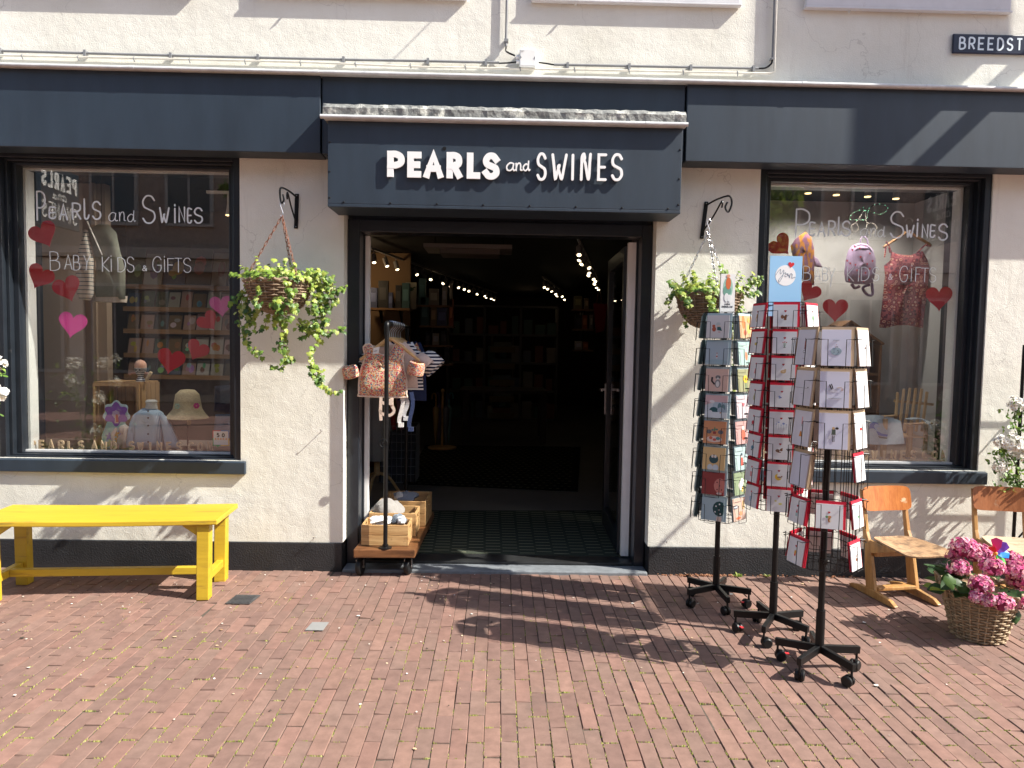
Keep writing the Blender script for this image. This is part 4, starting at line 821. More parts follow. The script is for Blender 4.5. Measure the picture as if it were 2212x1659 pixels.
def weeds():
    rnd.seed(4)
    for px, py, n, sz, cols, lb in ((2706, 2340, 18, .05, [(.30, .36, .07), (.2, .3, .05)], 'small green weed growing at the foot of the wall behind the card racks'), (2980, 2292, 20, .04, [(.22, .3, .06), (.35, .36, .1)], 'tuft of thin grass at the wall foot behind the middle card rack'), (2735, 2285, 26, .045, [(.16, .09, .06), (.1, .06, .04)], 'dried brown weed in the corner of the plinth right of the doorway')):
        if px == 2706: px, py = 2935, 2292
        if px == 2980: px = 3050
        p = G(px/1.852, py/1.852); p.y = min(p.y, -.03); m = MB()
        for i in range(n):
            a = rnd.uniform(0, 6.283); d = V((math.cos(a), math.sin(a)*.5-.2, rnd.uniform(.3, 1.1))).normalized(); g = d.cross(V((0, 0, 1))).normalized(); s = sz*rnd.uniform(.5, 1); w = s*.16
            m.add([p, p+d*s*.5+g*w, p+d*s+V((0, 0, -.25*s)), p+d*s*.5-g*w], [(0, 1, 2, 3)], rnd.choice(cols))
        tag(m.build('weed', M['leaf']), lb, 'weed')
    m = MB()
    for i in range(260):
        x = rnd.uniform(1.25, 1.62) if rnd.random() < .6 else rnd.uniform(1.1, 2.6); y = -.02-abs(rnd.gauss(0, .012)); r = rnd.uniform(.003, .009); z = rnd.uniform(.002, .012)
        m.blob((x, y, z), (r, r*.6, r*.6), 3, 5, rnd.choice([(.3, .14, .08), (.22, .11, .07), (.36, .2, .12)]), .3)
    struct(m.build('dry_moss', M['moss']), 'stuff')
weeds()
# ---------------------------------------------------------------- greeting cards and their revolving racks
RED = (.50, .012, .035); HRT = ('h', 0, .20, .11, (.42, .02, .03))
BR, DK, PK, BL, GN, TN = (.20, .085, .04), (.04, .03, .03), (.66, .30, .30), (.22, .28, .50), (.10, .24, .12), (.55, .38, .2)
MOT = {
 'squirrel': [HRT, ('e', -.12, -.06, .07, .09, BR), ('e', .0, -.1, .06, .1, BR), ('e', .03, .0, .045, .04, BR), ('l', [(.04, -.06), (.14, .02)], .012, DK), ('e', .0, -.19, .07, .018, BR)],
 'tulips': [HRT, ('l', [(0, -.22), (0, .0)], .012, GN), ('l', [(0, -.22), (-.06, -.02)], .01, GN), ('l', [(0, -.22), (.07, -.02)], .01, GN), ('h', 0, .02, .06, (.45, .03, .05)), ('h', -.07, .0, .055, (.45, .03, .05)), ('h', .08, .0, .055, (.45, .03, .05)), ('e', 0, -.23, .06, .012, DK)],
 'chick': [HRT, ('e', 0, -.12, .12, .08, TN), ('e', .08, -.04, .045, .04, TN), ('e', .0, -.1, .05, .03, (.66, .52, .35))],
 'butterfly': [HRT, ('e', -.1, -.02, .045, .035, BL), ('e', -.05, -.07, .05, .03, (.14, .16, .34)), ('e', -.1, -.09, .03, .03, BL)],
 'blue flowers': [HRT]+[('l', [(x, -.3), (x, y-.03)], .008, (.2, .25, .3)) for x, y in ((-.2, -.06), (-.1, -.0), (0, -.1), (.1, -.03), (.22, -.08))]+[('e', x, y, r, r*.8, BL) for x, y, r in ((-.2, -.06, .03), (-.1, .02, .035), (0, -.1, .025), (.1, -.03, .055), (.22, -.08, .025))],
 'mouse': [HRT, ('e', -.1, -.1, .09, .07, (.16, .09, .06)), ('e', .05, -.06, .06, .06, BR), ('e', .08, .0, .03, .03, BR), ('e', -.03, -.17, .08, .02, BR)],
 'moon and dog': [HRT, ('e', -.02, -.08, .15, .15, (.70, .45, .06)), ('e', .05, -.02, .12, .12, (.64, .64, .65)), ('e', .03, -.08, .09, .028, BR), ('e', .12, -.05, .035, .03, BR)],
 'yellow birds': [HRT, ('e', -.13, -.02, .05, .04, (.6, .55, .2)), ('e', .07, -.14, .08, .05, (.62, .58, .2))],
 'cat': [HRT, ('e', 0, -.12, .08, .15, (.45, .28, .15)), ('e', 0, .04, .06, .06, (.45, .28, .15)), ('e', 0, -.16, .03, .09, (.7, .6, .5))],
 'bird': [HRT, ('e', -.05, -.08, .09, .07, (.5, .42, .12)), ('e', .06, -.02, .05, .05, DK)],
 'pink dress': [HRT, ('p', [(-.1, -.25), (.1, -.25), (.04, -.02), (-.04, -.02)], PK)],
 'bottle': [HRT, ('e', 0, -.15, .08, .13, (.5, .48, .3)), ('e', 0, .0, .035, .06, (.6, .55, .4))],
 'red pram': [HRT, ('e', 0, -.1, .12, .09, (.5, .06, .08)), ('e', -.06, -.22, .035, .035, DK), ('e', .06, -.22, .035, .035, DK)],
 'blue pram': [HRT, ('e', 0, -.1, .12, .09, (.1, .25, .35)), ('e', -.06, -.22, .035, .035, DK), ('e', .06, -.22, .035, .035, DK)],
 'pink romper': [HRT, ('p', [(-.1, -.02), (.1, -.02), (.07, -.25), (-.07, -.25)], PK)],
 'blue romper': [HRT, ('p', [(-.1, -.02), (.1, -.02), (.07, -.25), (-.07, -.25)], (.35, .48, .6))],
 'green tree': [HRT, ('e', 0, -.08, .11, .11, (.3, .48, .3)), ('l', [(0, -.26), (0, -.08)], .02, GN)],
 'plain heart': [HRT],
 'fox with clover': [('h', -.02, .16, .1, (.42, .02, .03)), ('e', .0, -.14, .055, .10, (.5, .2, .06)), ('e', .0, -.02, .065, .05, (.55, .24, .08)), ('e', -.1, -.02, .05, .05, GN), ('e', .03, -.15, .025, .06, (.66, .6, .5))],
 'gnome': [HRT, ('p', [(-.06, -.08), (.06, -.08), (0, .08)], (.5, .05, .06)), ('p', [(-.05, -.22), (.05, -.22), (.06, -.08), (-.06, -.08)], (.35, .5, .5))],
 'ice lolly': [HRT, ('e', .0, -.06, .06, .1, (.7, .35, .05)), ('e', 0, -.15, .05, .05, (.6, .08, .06))],
 'green dragonfly': [('e', 0, -.02, .1, .02, GN), ('e', .02, -.06, .09, .02, GN), ('e', 0, -.1, .08, .02, (.2, .4, .25))],
 'reindeer': [('e', -.04, -.1, .05, .08, BR), ('e', .06, -.12, .05, .06, BR), ('l', [(-.04, -.02), (-.08, .08)], .015, BR), ('l', [(0, -.02), (.05, .09)], .015, BR)],
 'tiny red word': [HRT]+[('e', -.15+i*.06, -.1, .018, .02, (.45, .05, .06)) for i in range(6)],
 'welcome moon': [('e', 0, -.14, .19, .145, (.32, .42, .47)), ('e', .06, -.10, .02, .012, DK), ('e', .08, -.16, .015, .012, DK), ('e', -.07, -.17, .02, .01, DK), ('e', -.03, .02, .012, .02, (.4, .1, .08)), ('e', .02, .03, .012, .025, DK), ('e', .05, .02, .012, .02, BR), ('h', .0, .10, .03, (.4, .05, .05))]+[('l', [(-.1+i*.035, .19), (-.085+i*.035, .21)], .008, DK) for i in range(6)],
 'stork': [('e', -.06, -.04, .15, .07, (.58, .58, .64)), ('e', .08, .04, .04, .035, (.58, .58, .64)), ('l', [(-.17, .13), (-.1, .0)], .04, DK), ('l', [(-.11, .15), (-.05, .02)], .03, DK), ('l', [(.1, .05), (.24, .06)], .014, TN), ('e', .26, -.0, .045, .055, (.66, .5, .48))]+[('l', [(-.2+i*.045, -.25), (-.17+i*.045, -.25)], .008, DK) for i in range(10)],
 'bridal pair': [('l', [(-.02, -.3), (-.02, -.12)], .022, DK), ('l', [(.03, -.3), (.03, -.12)], .022, DK), ('p', [(-.07, -.14), (.08, -.14), (.07, .06), (-.06, .06)], (.08, .10, .08)), ('e', .0, .1, .05, .05, TN), ('e', .12, .1, .06, .045, DK), ('p', [(-.2, -.3), (-.08, -.3), (-.05, .05)], (.56, .56, .62)), ('h', .12, .18, .03, (.4, .3, .35))],
 'unicycle': [('l', [(0, -.06), (0, .18)], .04, (.3, .07, .06)), ('l', [(0, .18), (-.02, .26)], .02, DK), ('e', 0, -.17, .07, .06, DK), ('e', 0, -.17, .05, .043, (.7, .7, .75)), ('l', [(-.06, -.32), (.06, -.32)], .008, DK)],
 'thin line and tiny house': [('l', [(-.45, 0), (.25, -.01)], .009, DK), ('e', .3, .02, .03, .025, DK), ('l', [(-.08, -.17), (.1, -.18)], .01, (.3, .3, .35))],
 'orange dress under a pink number one': [('l', [(0, .12), (0, .32)], .05, PK), ('l', [(0, .05), (0, .12)], .008, DK), ('p', [(-.08, -.32), (.08, -.32), (.03, -.12), (-.03, -.12)], (.62, .26, .06))],
 'small figures': [('e', -.05, .02, .03, .05, BL), ('e', .1, .0, .03, .04, BR), ('e', .0, -.02, .02, .02, DK)],
 'faint print': [('e', 0, 0, .05, .03, (.6, .6, .62))],
 'red apple': [('e', 0, .06, .11, .06, (.5, .03, .03))],
 'bear and child': [('e', -.16, -.12, .09, .11, (.42, .10, .05)), ('e', -.18, .02, .07, .06, (.42, .10, .05)), ('e', .02, .1, .1, .085, (.45, .5, .5)), ('e', .04, .0, .08, .06, (.66, .5, .4)), ('p', [(-.02, -.16), (.2, -.2), (.12, -.02), (-.02, -.02)], (.03, .10, .10)), ('e', .08, -.25, .05, .014, (.45, .1, .06))],
 'lighthouse': [('p', [(-.035, -.22), (.035, -.22), (.02, -.02), (-.02, -.02)], (.66, .64, .6)), ('p', [(-.033, -.17), (.033, -.17), (.03, -.11), (-.03, -.11)], (.45, .08, .05)), ('e', 0, 0, .02, .03, (.4, .1, .06)), ('e', 0, -.38, .5, .11, (.30, .42, .46))],
 'raccoon': [('e', .05, -.16, .13, .19, (.25, .24, .24)), ('e', .05, -.18, .075, .13, (.66, .64, .6)), ('e', .05, .12, .12, .09, (.22, .21, .21)), ('e', .05, .07, .06, .05, (.62, .6, .56)), ('e', .0, .12, .035, .025, DK), ('e', .1, .12, .035, .025, DK), ('l', [(-.08, -.2), (-.22, -.05), (-.2, .12)], .07, DK), ('e', -.21, .05, .04, .02, (.6, .6, .58))],
 'winter hills': [('e', .2, -.05, .38, .36, (.40, .50, .55)), ('p', [(-.5, .5), (.5, .5), (.5, .2), (-.1, .2), (-.5, .05)], (.62, .42, .42)), ('e', -.2, .22, .12, .06, (.7, .68, .68)), ('e', .15, .0, .09, .17, (.10, .2, .23)), ('e', .32, -.04, .08, .16, (.14, .26, .28)), ('e', -.1, -.18, .2, .16, (.02, .09, .10)), ('e', .22, -.16, .16, .14, (.34, .43, .5)), ('p', [(-.5, -.5), (.5, -.5), (.5, -.24), (-.5, -.24)], (.62, .68, .7)), ('e', -.25, -.27, .1, .1, (.66, .7, .72)), ('e', .2, -.26, .025, .045, (.4, .2, .1))],
 'tea party with plant': [('e', 0, .12, .03, .13, GN), ('e', -.09, .1, .06, .04, (.10, .2, .17)), ('e', .09, .13, .06, .04, (.10, .2, .17)), ('p', [(-.06, -.07), (.06, -.07), (.08, .04), (-.08, .04)], (.3, .05, .05)), ('e', -.25, .02, .12, .09, (.14, .14, .15)), ('e', .27, .02, .12, .09, (.14, .14, .15)), ('e', 0, -.3, .36, .14, (.7, .55, .46)), ('e', -.15, -.25, .08, .07, (.6, .14, .08)), ('e', .17, -.26, .1, .07, (.10, .26, .25)), ('e', .02, -.32, .08, .06, (.55, .1, .08))],
 'two hugging penguins': [('e', 0, -.02, .21, .20, (.025, .075, .085)), ('e', -.06, .10, .06, .07, (.70, .66, .6)), ('e', .07, .10, .06, .07, (.70, .66, .6)), ('e', .0, .09, .03, .02, (.6, .2, .05)), ('e', -.15, -.4, .12, .15, (.6, .66, .68)), ('e', .1, -.4, .14, .15, (.56, .62, .66))],
 'pink round belly': [('e', .32, -.08, .28, .33, (.55, .20, .16)), ('e', .18, .06, .03, .03, (.1, .02, .02)), ('e', .3, .2, .03, .03, (.1, .02, .02)), ('e', .3, -.08, .03, .03, (.1, .02, .02)), ('e', .2, -.25, .03, .03, (.1, .02, .02)), ('e', .4, -.25, .03, .03, (.1, .02, .02)), ('e', .3, -.42, .12, .05, (.66, .5, .46))],
 'dark green round belly': [('e', .30, .05, .30, .33, (.012, .06, .06)), ('e', .15, .15, .035, .035, (.7, .7, .68)), ('e', .3, .25, .035, .035, (.7, .7, .68)), ('e', .28, 0, .035, .035, (.7, .7, .68)), ('e', .12, -.1, .035, .035, (.7, .7, .68)), ('e', .36, -.17, .035, .035, (.7, .7, .68)), ('p', [(.2, -.5), (.42, -.5), (.42, -.3), (.2, -.3)], (.66, .52, .44))],
 'orange forest': [('e', -.2, .2, .12, .3, (.6, .16, .05)), ('e', .2, -.1, .12, .2, (.66, .5, .12)), ('e', -.1, -.25, .12, .12, (.4, .1, .05)), ('e', .22, .3, .1, .12, (.7, .3, .08))],
 'dancing fox': [('e', .1, -.1, .09, .2, (.55, .16, .08)), ('e', .12, .14, .07, .07, (.7, .6, .5)), ('l', [(-.15, .3), (.3, .36)], .02, (.6, .62, .6))],
 'sunflower': [('e', .1, .05, .17, .17, (.66, .40, .03)), ('e', .1, .05, .07, .07, (.2, .09, .03)), ('l', [(.1, -.5), (.1, -.1)], .03, GN)],
 'pink heart': [('h', .05, .1, .2, (.5, .1, .12))],
 'red fox family': [('e', .1, -.1, .16, .26, (.5, .10, .06)), ('e', .1, .2, .1, .09, (.7, .5, .42))],
 'child in a red coat': [('e', .05, .18, .08, .07, (.04, .06, .08)), ('e', .05, .08, .06, .05, (.7, .5, .42)), ('p', [(-.06, -.3), (.16, -.3), (.12, .05), (-.02, .05)], (.48, .08, .06))],
 'white flowers': [('e', .0, -.1, .16, .2, (.72, .7, .68)), ('e', .15, .05, .12, .16, (.74, .72, .7)), ('e', .12, -.26, .08, .12, (.7, .38, .1))],
 'badger': [('e', -.28, .12, .2, .09, (.12, .13, .16)), ('e', -.28, .12, .14, .03, (.7, .68, .66)), ('e', .1, -.2, .12, .1, (.5, .2, .1)), ('e', .33, .15, .1, .2, (.4, .28, .14)), ('e', -.1, -.38, .2, .06, (.5, .12, .06))],
 'edge': [], 'back': [('p', [(.2, -.42), (.36, -.42), (.36, -.36), (.2, -.36)], (.3, .3, .3))],
}
def card(label, org, u, v, n, w, h, env, face, motif, group, nenv=2, back=False):
    o = thing('greeting_card', label, 'greeting card', org, 0, group); to = lambda a, b, d: org+u*a+v*b+n*d
    e = MB()
    for i in range(nenv):
        ox, oy = (.007+rnd.uniform(-.003, .002))*(1 if i == 0 else .8)*(w/.13), .003+rnd.uniform(0, .003)
        hw = w/2
        pt = [(-hw+ox, 0), (hw+ox, 0), (hw+ox, h+oy), (-hw+ox, h+oy)]; d0 = -.005-.005*i
        e.hexa([to(pt[0][0], 0, d0-.0025), to(pt[1][0], 0, d0-.0025), to(pt[1][0], 0, d0), to(pt[0][0], 0, d0), to(pt[0][0], pt[2][1], d0-.0025), to(pt[1][0], pt[2][1], d0-.0025), to(pt[1][0], pt[2][1], d0), to(pt[0][0], pt[2][1], d0)], env)
    e.build('envelope', M['paper'], o)
    c = MB(); hw = w/2-.006; h1 = h-.009
    c.hexa([to(-hw, .001, -.0045), to(hw, .001, -.0045), to(hw, .001, -.0005), to(-hw, .001, -.0005), to(-hw, h1, -.0045), to(hw, h1, -.0045), to(hw, h1, -.0005), to(-hw, h1, -.0005)], face)
    c.build('card_front', M['paper'], o)
    if back: c = MB(); c.hexa([to(-hw+.002, .001, -.0215), to(hw-.004, .001, -.0215), to(hw-.004, .001, -.0185), to(-hw+.002, .001, -.0185), to(-hw+.002, h1-.002, -.0215), to(hw-.004, h1-.002, -.0215), to(hw-.004, h1-.002, -.0185), to(-hw+.002, h1-.002, -.0185)], (.62, .61, .61)); c.build('card_back', M['paper'], o)
    if motif:
        m = MB(); d = 0.0002; cw, ch = 2*hw, h1; cx, cy = 0, .001+h1/2; asp = 1 if ch < cw*1.15 else .75
        for k, q in enumerate(motif):
            d += .00022; col = q[-1]
            if q[0] == 'e': pts = [(q[1]+q[3]*math.cos(t*.5236), q[2]+q[4]*math.sin(t*.5236)) for t in range(12)]
            elif q[0] == 'h': pts = [(q[1]+a*q[3], q[2]+b*q[3]) for a, b in heart2(14)][::-1]
            elif q[0] == 'p': pts = q[1]
            if q[0] == 'l':
                stroke(m, [(a*cw, cy+b*ch) for a, b in q[1]], q[2]*cw, to, d+.0002, False, col); continue
            pts = [(max(-.499, min(.499, a))*cw, cy+max(-.499, min(.499, b))*ch*asp) for a, b in pts]
            m.prism([to(a, b, d) for a, b in pts], -n*.0004 , col)
        m.build('printed_motif', M['paper'], o)
    return o
def rack(label, cx, cy, nf, rot, apo, tiers, pw, ph, zbase, ztop, arms_rot, spin, header=None, collar=.20):
    t = thing('card_rack', label, 'card rack', (cx, cy, 0)); c = V((cx, cy, 0))
    p = MB(); p.tube([c+V((0, 0, .10)), c+V((0, 0, ztop+.01))], .0155, 14); p.lathe([(.0155, .30), (.021, .30), (.021, .095), (.0, .095)], 14, c); p.build('pole', M['black'], t, smooth=True)
    for i in range(5):
        a = R(arms_rot+72*i); d = V((math.cos(a), math.sin(a), 0)); L_ = .205
        m = MB(); m.bar(c+d*.012+V((0, 0, .108)), c+d*L_+V((0, 0, .098)), .022, .036); m.build('base_arm', M['black'], t, bevel=.002)
        cs = MB(); q = c+d*(L_-.012); sa = R(spin+i*67); s = V((math.cos(sa), math.sin(sa), 0)); ax = V((-s.y, s.x, 0)); w0 = q+s*.016+V((0, 0, .0265))
        cs.tube([q+V((0, 0, .085)), q+V((0, 0, .045))], .006, 8)
        for sg in (-1, 1): cs.lathe([(0, -.0095), (.021, -.0095), (.0262, -.005), (.0262, .005), (.021, .0095), (0, .0095)], 18, w0+ax*sg*.0125, axis=ax)
        cs.lathe([(.0185, -.02), (.0185, .02)], 14, w0, axis=ax); cs.obox(w0-s*.008+V((0, 0, .018)), s*.016, ax*.0035, V((0, 0, .010)))
        cw = cs.build('caster', M['blackplastic'], t, smooth=True)
        if i in (0, 2): b = MB(); b.obox(w0+s*.030+V((0, 0, .012)), s*.010, ax*.008, V((0, 0, .0022)), col=(.6, .03, .04)); b.build('brake', M['vcol'], cw)
    f = MB(); r = .0019; N = []
    for k in range(nf):
        a = R(rot+360/nf*k-90); N.append(V((math.cos(a), math.sin(a), 0)))
    tw = apo*math.tan(math.pi/nf)
    for k, n in enumerate(N):
        tg = V((-n.y, n.x, 0))
        for s in (-.86, -.32, .32, .86) if nf == 5 else (-.8, -.25, .25, .8):
            f.tube([c+n*apo+tg*tw*s+V((0, 0, zbase)), c+n*apo+tg*tw*s+V((0, 0, ztop))], r, 5)
    ringz = [zbase, ztop]+[z-ph*.32 for z in tiers]
    for z in ringz:
        f.tube([c+(N[k]+N[(k+1) % nf]).normalized()*apo/math.cos(math.pi/nf)+V((0, 0, z)) for k in range(nf)], r*1.15, 5, closed=True)
    for z in (zbase+.01, (zbase+ztop)/2, ztop-.01):
        for k in range(nf): f.tube([c+V((0, 0, z)), c+N[k]*apo+V((0, 0, z))], r, 5)
        f.lathe([(.0165, z-.012), (.022, z-.012), (.022, z+.012), (.0165, z+.012)], 12, c)
    f.build('wire_frame', M['black'], t, smooth=True)
    for z in tiers:
        for n in N:
            h = MB(); tg = V((-n.y, n.x, 0)); zb = z-ph
            for s in (-1, 1):
                e = pw/2
                def q(a, d, zz): return c+n*(apo+d)+tg*s*a+V((0, 0, zz))
                h.tube([q(e, .0, z-ph*.30), q(e, .040, z-ph*.32), q(e*.52, .042, z-ph*.32), q(e*.5, .048, zb-.004), q(0, .048, zb-.004)], r, 5)
            h.build('pocket', M['black'], t, smooth=True)
    return c, N
def cards_on(c, N, apo, tiers, w, h, spec, env, group, rname, hid):
    for k, n in enumerate(N):
        tg = V((-n.y, n.x, 0)); lean = .11; v = (V((0, 0, 1))-n*lean).normalized(); nn = (n+V((0, 0, lean))).normalized()
        for i, z in enumerate(tiers):
            s = spec.get((k, i), spec.get((k, None)))
            if s == 0: continue
            org = c+n*(apo+.032)+V((0, 0, z-h))+tg*rnd.uniform(-.003, .003); ev = env(i, k)
            sides = {}
            if s: card(s[0], org, tg, v, nn, s[3] if len(s) > 3 else w, h, s[4] if len(s) > 4 else ev, s[2], MOT[s[1]], group, s[5] if len(s) > 5 else 2)
            else: card(hid, org, tg, v, nn, w, h, ev, (.68, .67, .66), MOT['back'] if rnd.random() < .5 else MOT['plain heart'] if 'middle' in rname else [], hid_group(rname), 2, True)
def hid_group(r): return 'cards on the far side of '+r
WH = (.70, .70, .71); LAV = (.66, .67, .78)
def racks():
    rnd.seed(31)
    # --- pastel rack, behind
    T = [1.766, 1.610, 1.454, 1.298, 1.146, .991, .844, .690]; a = .117
    c, N = rack('black revolving card rack with pastel illustrated cards nearest the doorway', 1.345, -.555, 5, -32, a, T, .16, .15, .535, 1.775, -15, 200)
    EB = (.30, .40, .44); pastel = [('bear and child', (.60, .59, .58)), ('lighthouse', (.36, .45, .50)), ('raccoon', (.66, .46, .38)), ('winter hills', (.55, .60, .63)), ('tea party with plant', (.60, .27, .13)), ('two hugging penguins', (.70, .48, .22)), ('pink round belly', (.27, .045, .04)), ('dark green round belly', (.36, .48, .52))]
    side = [('orange forest', (.70, .40, .16)), ('dancing fox', (.40, .62, .58)), ('sunflower', (.30, .30, .10)), ('pink heart', (.66, .55, .60)), ('red fox family', (.60, .30, .28)), ('child in a red coat', (.42, .60, .60)), ('white flowers', (.20, .30, .12)), ('badger', (.66, .42, .32))]
    sp = {}
    for i, (m, col) in enumerate(pastel): sp[(0, i)] = (f'pastel card with {m}, facing front in the rack nearest the doorway', m, col)
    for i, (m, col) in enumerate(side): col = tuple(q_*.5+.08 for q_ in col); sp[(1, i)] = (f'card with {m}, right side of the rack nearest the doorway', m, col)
    ordn = ['top', 'second', 'third', 'fourth', 'fifth', 'sixth', 'seventh', 'lowest']
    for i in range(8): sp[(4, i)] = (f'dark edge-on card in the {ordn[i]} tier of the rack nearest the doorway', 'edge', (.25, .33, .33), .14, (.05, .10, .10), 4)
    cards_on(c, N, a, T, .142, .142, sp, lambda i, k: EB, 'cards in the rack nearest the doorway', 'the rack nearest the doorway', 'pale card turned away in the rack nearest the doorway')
    hd = thing('header_card', 'tall white header card with fox picture and studio name on top of a rack', 'header card', (1.345, -.555, 1.77)); k3 = (2600, 700, 1.658); yh = -.575
    A, B = K(k3, 473, 655, yh), K(k3, 560, 915, yh); m = MB(); m.box(A.x, B.x, yh, yh+.02, B.z-.02, A.z, col=(.72, .72, .71)); m.build('panel', M['paper'], hd)
    m = MB(); w = B.x-A.x; cx = (A.x+B.x)/2; cz = A.z-.075; to = wall3(yh)
    def el(x, z, rx, rz, col, d): m.prism([(cx+x*w+rx*w*math.cos(t*.4488), yh-d, cz+z*w+rz*w*math.sin(t*.4488)) for t in range(14)], (0, d-.0001, 0), col)
    el(0, -.1, .34, .75, (.30, .50, .42), .0006); el(-.05, -.3, .28, .4, (.14, .30, .24), .001); el(.02, .22, .18, .42, (.55, .14, .05), .0014); el(.0, .72, .13, .12, (.62, .3, .2), .0018); el(-.08, -.75, .16, .3, (.66, .68, .68), .002); el(.12, -.8, .14, .25, (.68, .7, .7), .0023)
    for wd, z in (('STUDIO', A.z-.185), ('NOORDERLICHT', A.z-.20)):
        n_ = len(wd); ww = .0056; x0 = cx-n_*ww/2
        for i, ch in enumerate(wd): glyph(m, ch, x0+i*ww, x0+i*ww+.0042, z, z+.011, .0011, to, .0006, False, (.06, .06, .06))
    m.build('print', M['paper'], hd)
    # --- red rack, middle
    T = [1.804, 1.666, 1.529, 1.389, 1.250, 1.116, .976, .843]; a = .132
    c, N = rack('black revolving rack of red edged heart cards in the middle of three', 1.517, -1.017, 6, -20, a, T, .145, .13, .715, 1.808, 20, 160)
    fr = ['squirrel', 'tulips', 'chick', 'butterfly', 'blue flowers', 'mouse', 'moon and dog', 'yellow birds']; le = ['cat', 'bird', 'pink dress', 'bottle', 'red pram', 'blue pram', 'pink romper', 'blue romper']
    sp = {}
    for i in range(8):
        sp[(0, i)] = (f'white heart card with {fr[i]} facing front in the middle card rack', fr[i], WH)
        sp[(5, i)] = (f'white heart card with {le[i]} on the left side of the middle rack', le[i], WH)
    sp[(1, 0)] = ('white heart card with green tree at the top right of the middle rack', 'green tree', WH)
    for i in range(1, 8): sp[(1, i)] = None
    cards_on(c, N, a, T, .128, .124, sp, lambda i, k: RED, 'red edged cards in the middle rack', 'the middle rack', 'red edged white card turned away on the far side of the middle rack')
    hd = thing('header_card', 'light blue header card with white disc and red heart above the middle rack', 'header card', (1.51, -1.0, 1.80)); yh = -1.03
    A, B = K(k3, 799, 535, yh), K(k3, 995, 840, yh); A2 = K((3000, 650, 2.212), 467, 825, yh); m = MB(); m.box(A.x, A2.x, yh, yh+.006, 1.74, A.z, col=(.27, .50, .74)); m.build('panel', M['paper'], hd)
    m = MB(); q = K((3000, 650, 2.212), 315, 1000, yh); r = (K((3000, 650, 2.212), 405, 1000, yh).x-q.x)
    m.prism([(q.x+r*math.cos(t*.2094), yh-.0006, q.z+r*math.sin(t*.2094)) for t in range(30)], (0, .0005, 0), (.74, .75, .76))
    hp = K((3000, 650, 2.212), 365, 905, yh); m.prism([(hp.x+a_*.032+b_*.006, yh-.0016, hp.z+b_*.034-a_*.004) for a_, b_ in heart2()][::-1], (0, .0008, 0), (.55, .02, .03))
    kc = (3000, 650, 2.212)
    sc = [(228, 998), (250, 965), (272, 945), (268, 975), (275, 985), (300, 950), (292, 1000), (262, 1058), (258, 1035), (300, 985), (318, 975), (310, 1005), (325, 1010), (338, 985), (325, 985), (345, 1000), (352, 1020), (358, 985), (375, 990), (372, 1022), (395, 1015), (402, 1018)]
    stroke(m, [(z.x, z.z) for z in catmull([K(kc, x, y, yh) for x, y in sc], 5)], .0017, wall3(yh-.0008), .0004, True, (.14, .22, .30)); m.build('print', M['paper'], hd)
    # --- tall rack, front
    T6 = [1.669, 1.477, 1.285, 1.085, .862, .668]; a = .126
    c, N = rack('black revolving card rack in front with tall brown edged cards and bare lower pockets', 1.586, -1.431, 6, -18, a, T6[:3], .15, .172, .53, 1.672, 4, 220)
    r = .0019; rk = [o for o in bpy.data.objects if o.name.startswith('card_rack') and abs(o.location.y+1.431) < .001][0]
    for z, ph in ((T6[3], .16), (T6[4], .128), (T6[5], .125)):
        h = MB(); h.tube([c+(N[k]+N[(k+1) % 6]).normalized()*a/math.cos(math.pi/6)+V((0, 0, z-.04)) for k in range(6)], r, 5, closed=True); h.build('wire_ring', M['black'], rk, smooth=True)
        for n in N:
            tg = V((-n.y, n.x, 0)); h = MB()
            for s in (-1, 1):
                q = lambda e, d, zz: c+n*(a+d)+tg*s*e+V((0, 0, zz))
                h.tube([q(.072, .0, z-ph*.05), q(.072, .045, z-ph*.07), q(.04, .047, z-ph*.07), q(.038, .050, z-ph-.004), q(0, .050, z-ph-.004)], r, 5)
            h.build('pocket', M['black'], rk, smooth=True)
    KR = (.46, .34, .22)
    sp = {(0, 0): ('tall pale card with welcome text over a grey moon in the front rack', 'welcome moon', LAV), (0, 1): ('tall pale card with a flying stork in the front rack', 'stork', LAV), (0, 2): ('tall pale card with a bridal pair in the front rack', 'bridal pair', LAV),
          (5, 0): ('tall card with a unicycle rider on the left side of the front rack', 'unicycle', (.62, .62, .68)), (5, 1): ('tall card with a tiny house on the left side of the front rack', 'thin line and tiny house', (.64, .63, .68)), (5, 2): ('tall card with an orange dress on the left side of the front rack', 'orange dress under a pink number one', (.64, .63, .68)),
          (1, 0): ('tall white card with small figures on the right side of the front rack', 'small figures', WH), (1, 1): ('tall white almost blank card on the right side of the front rack', 'faint print', WH), (1, 2): ('tall white card with a red apple on the right side of the front rack', 'red apple', WH)}
    cards_on(c, N, a, T6[:3], .136, .176, sp, lambda i, k: KR, 'tall brown edged cards in the front rack', 'the front rack', 'tall card turned away on the far side of the front rack')
    def one(k, i, lb, mt, w, hh, env, ne=2, face=WH):
        n = N[k]; tg = V((-n.y, n.x, 0)); ln = .13; v = (V((0, 0, 1))-n*ln).normalized(); nn = (n+V((0, 0, ln))).normalized()
        return card(lb, c+n*(a+.036)+V((0, 0, T6[i]-hh)), tg, v, nn, w, hh, env, face, MOT[mt], 'lower cards of the front rack', ne, mt == 'back')
    one(5, 3, 'thick bundle of tall brown edged cards in the fourth tier of the front rack', 'edge', .13, .172, KR, 5, (.60, .60, .68)); one(4, 3, 'tall card turned away on the far side of the front rack', 'back', .13, .172, KR)['group'] = hid_group('the front rack')
    one(1, 3, 'small white card with tiny red word on the right of the front rack', 'tiny red word', .118, .128, RED)
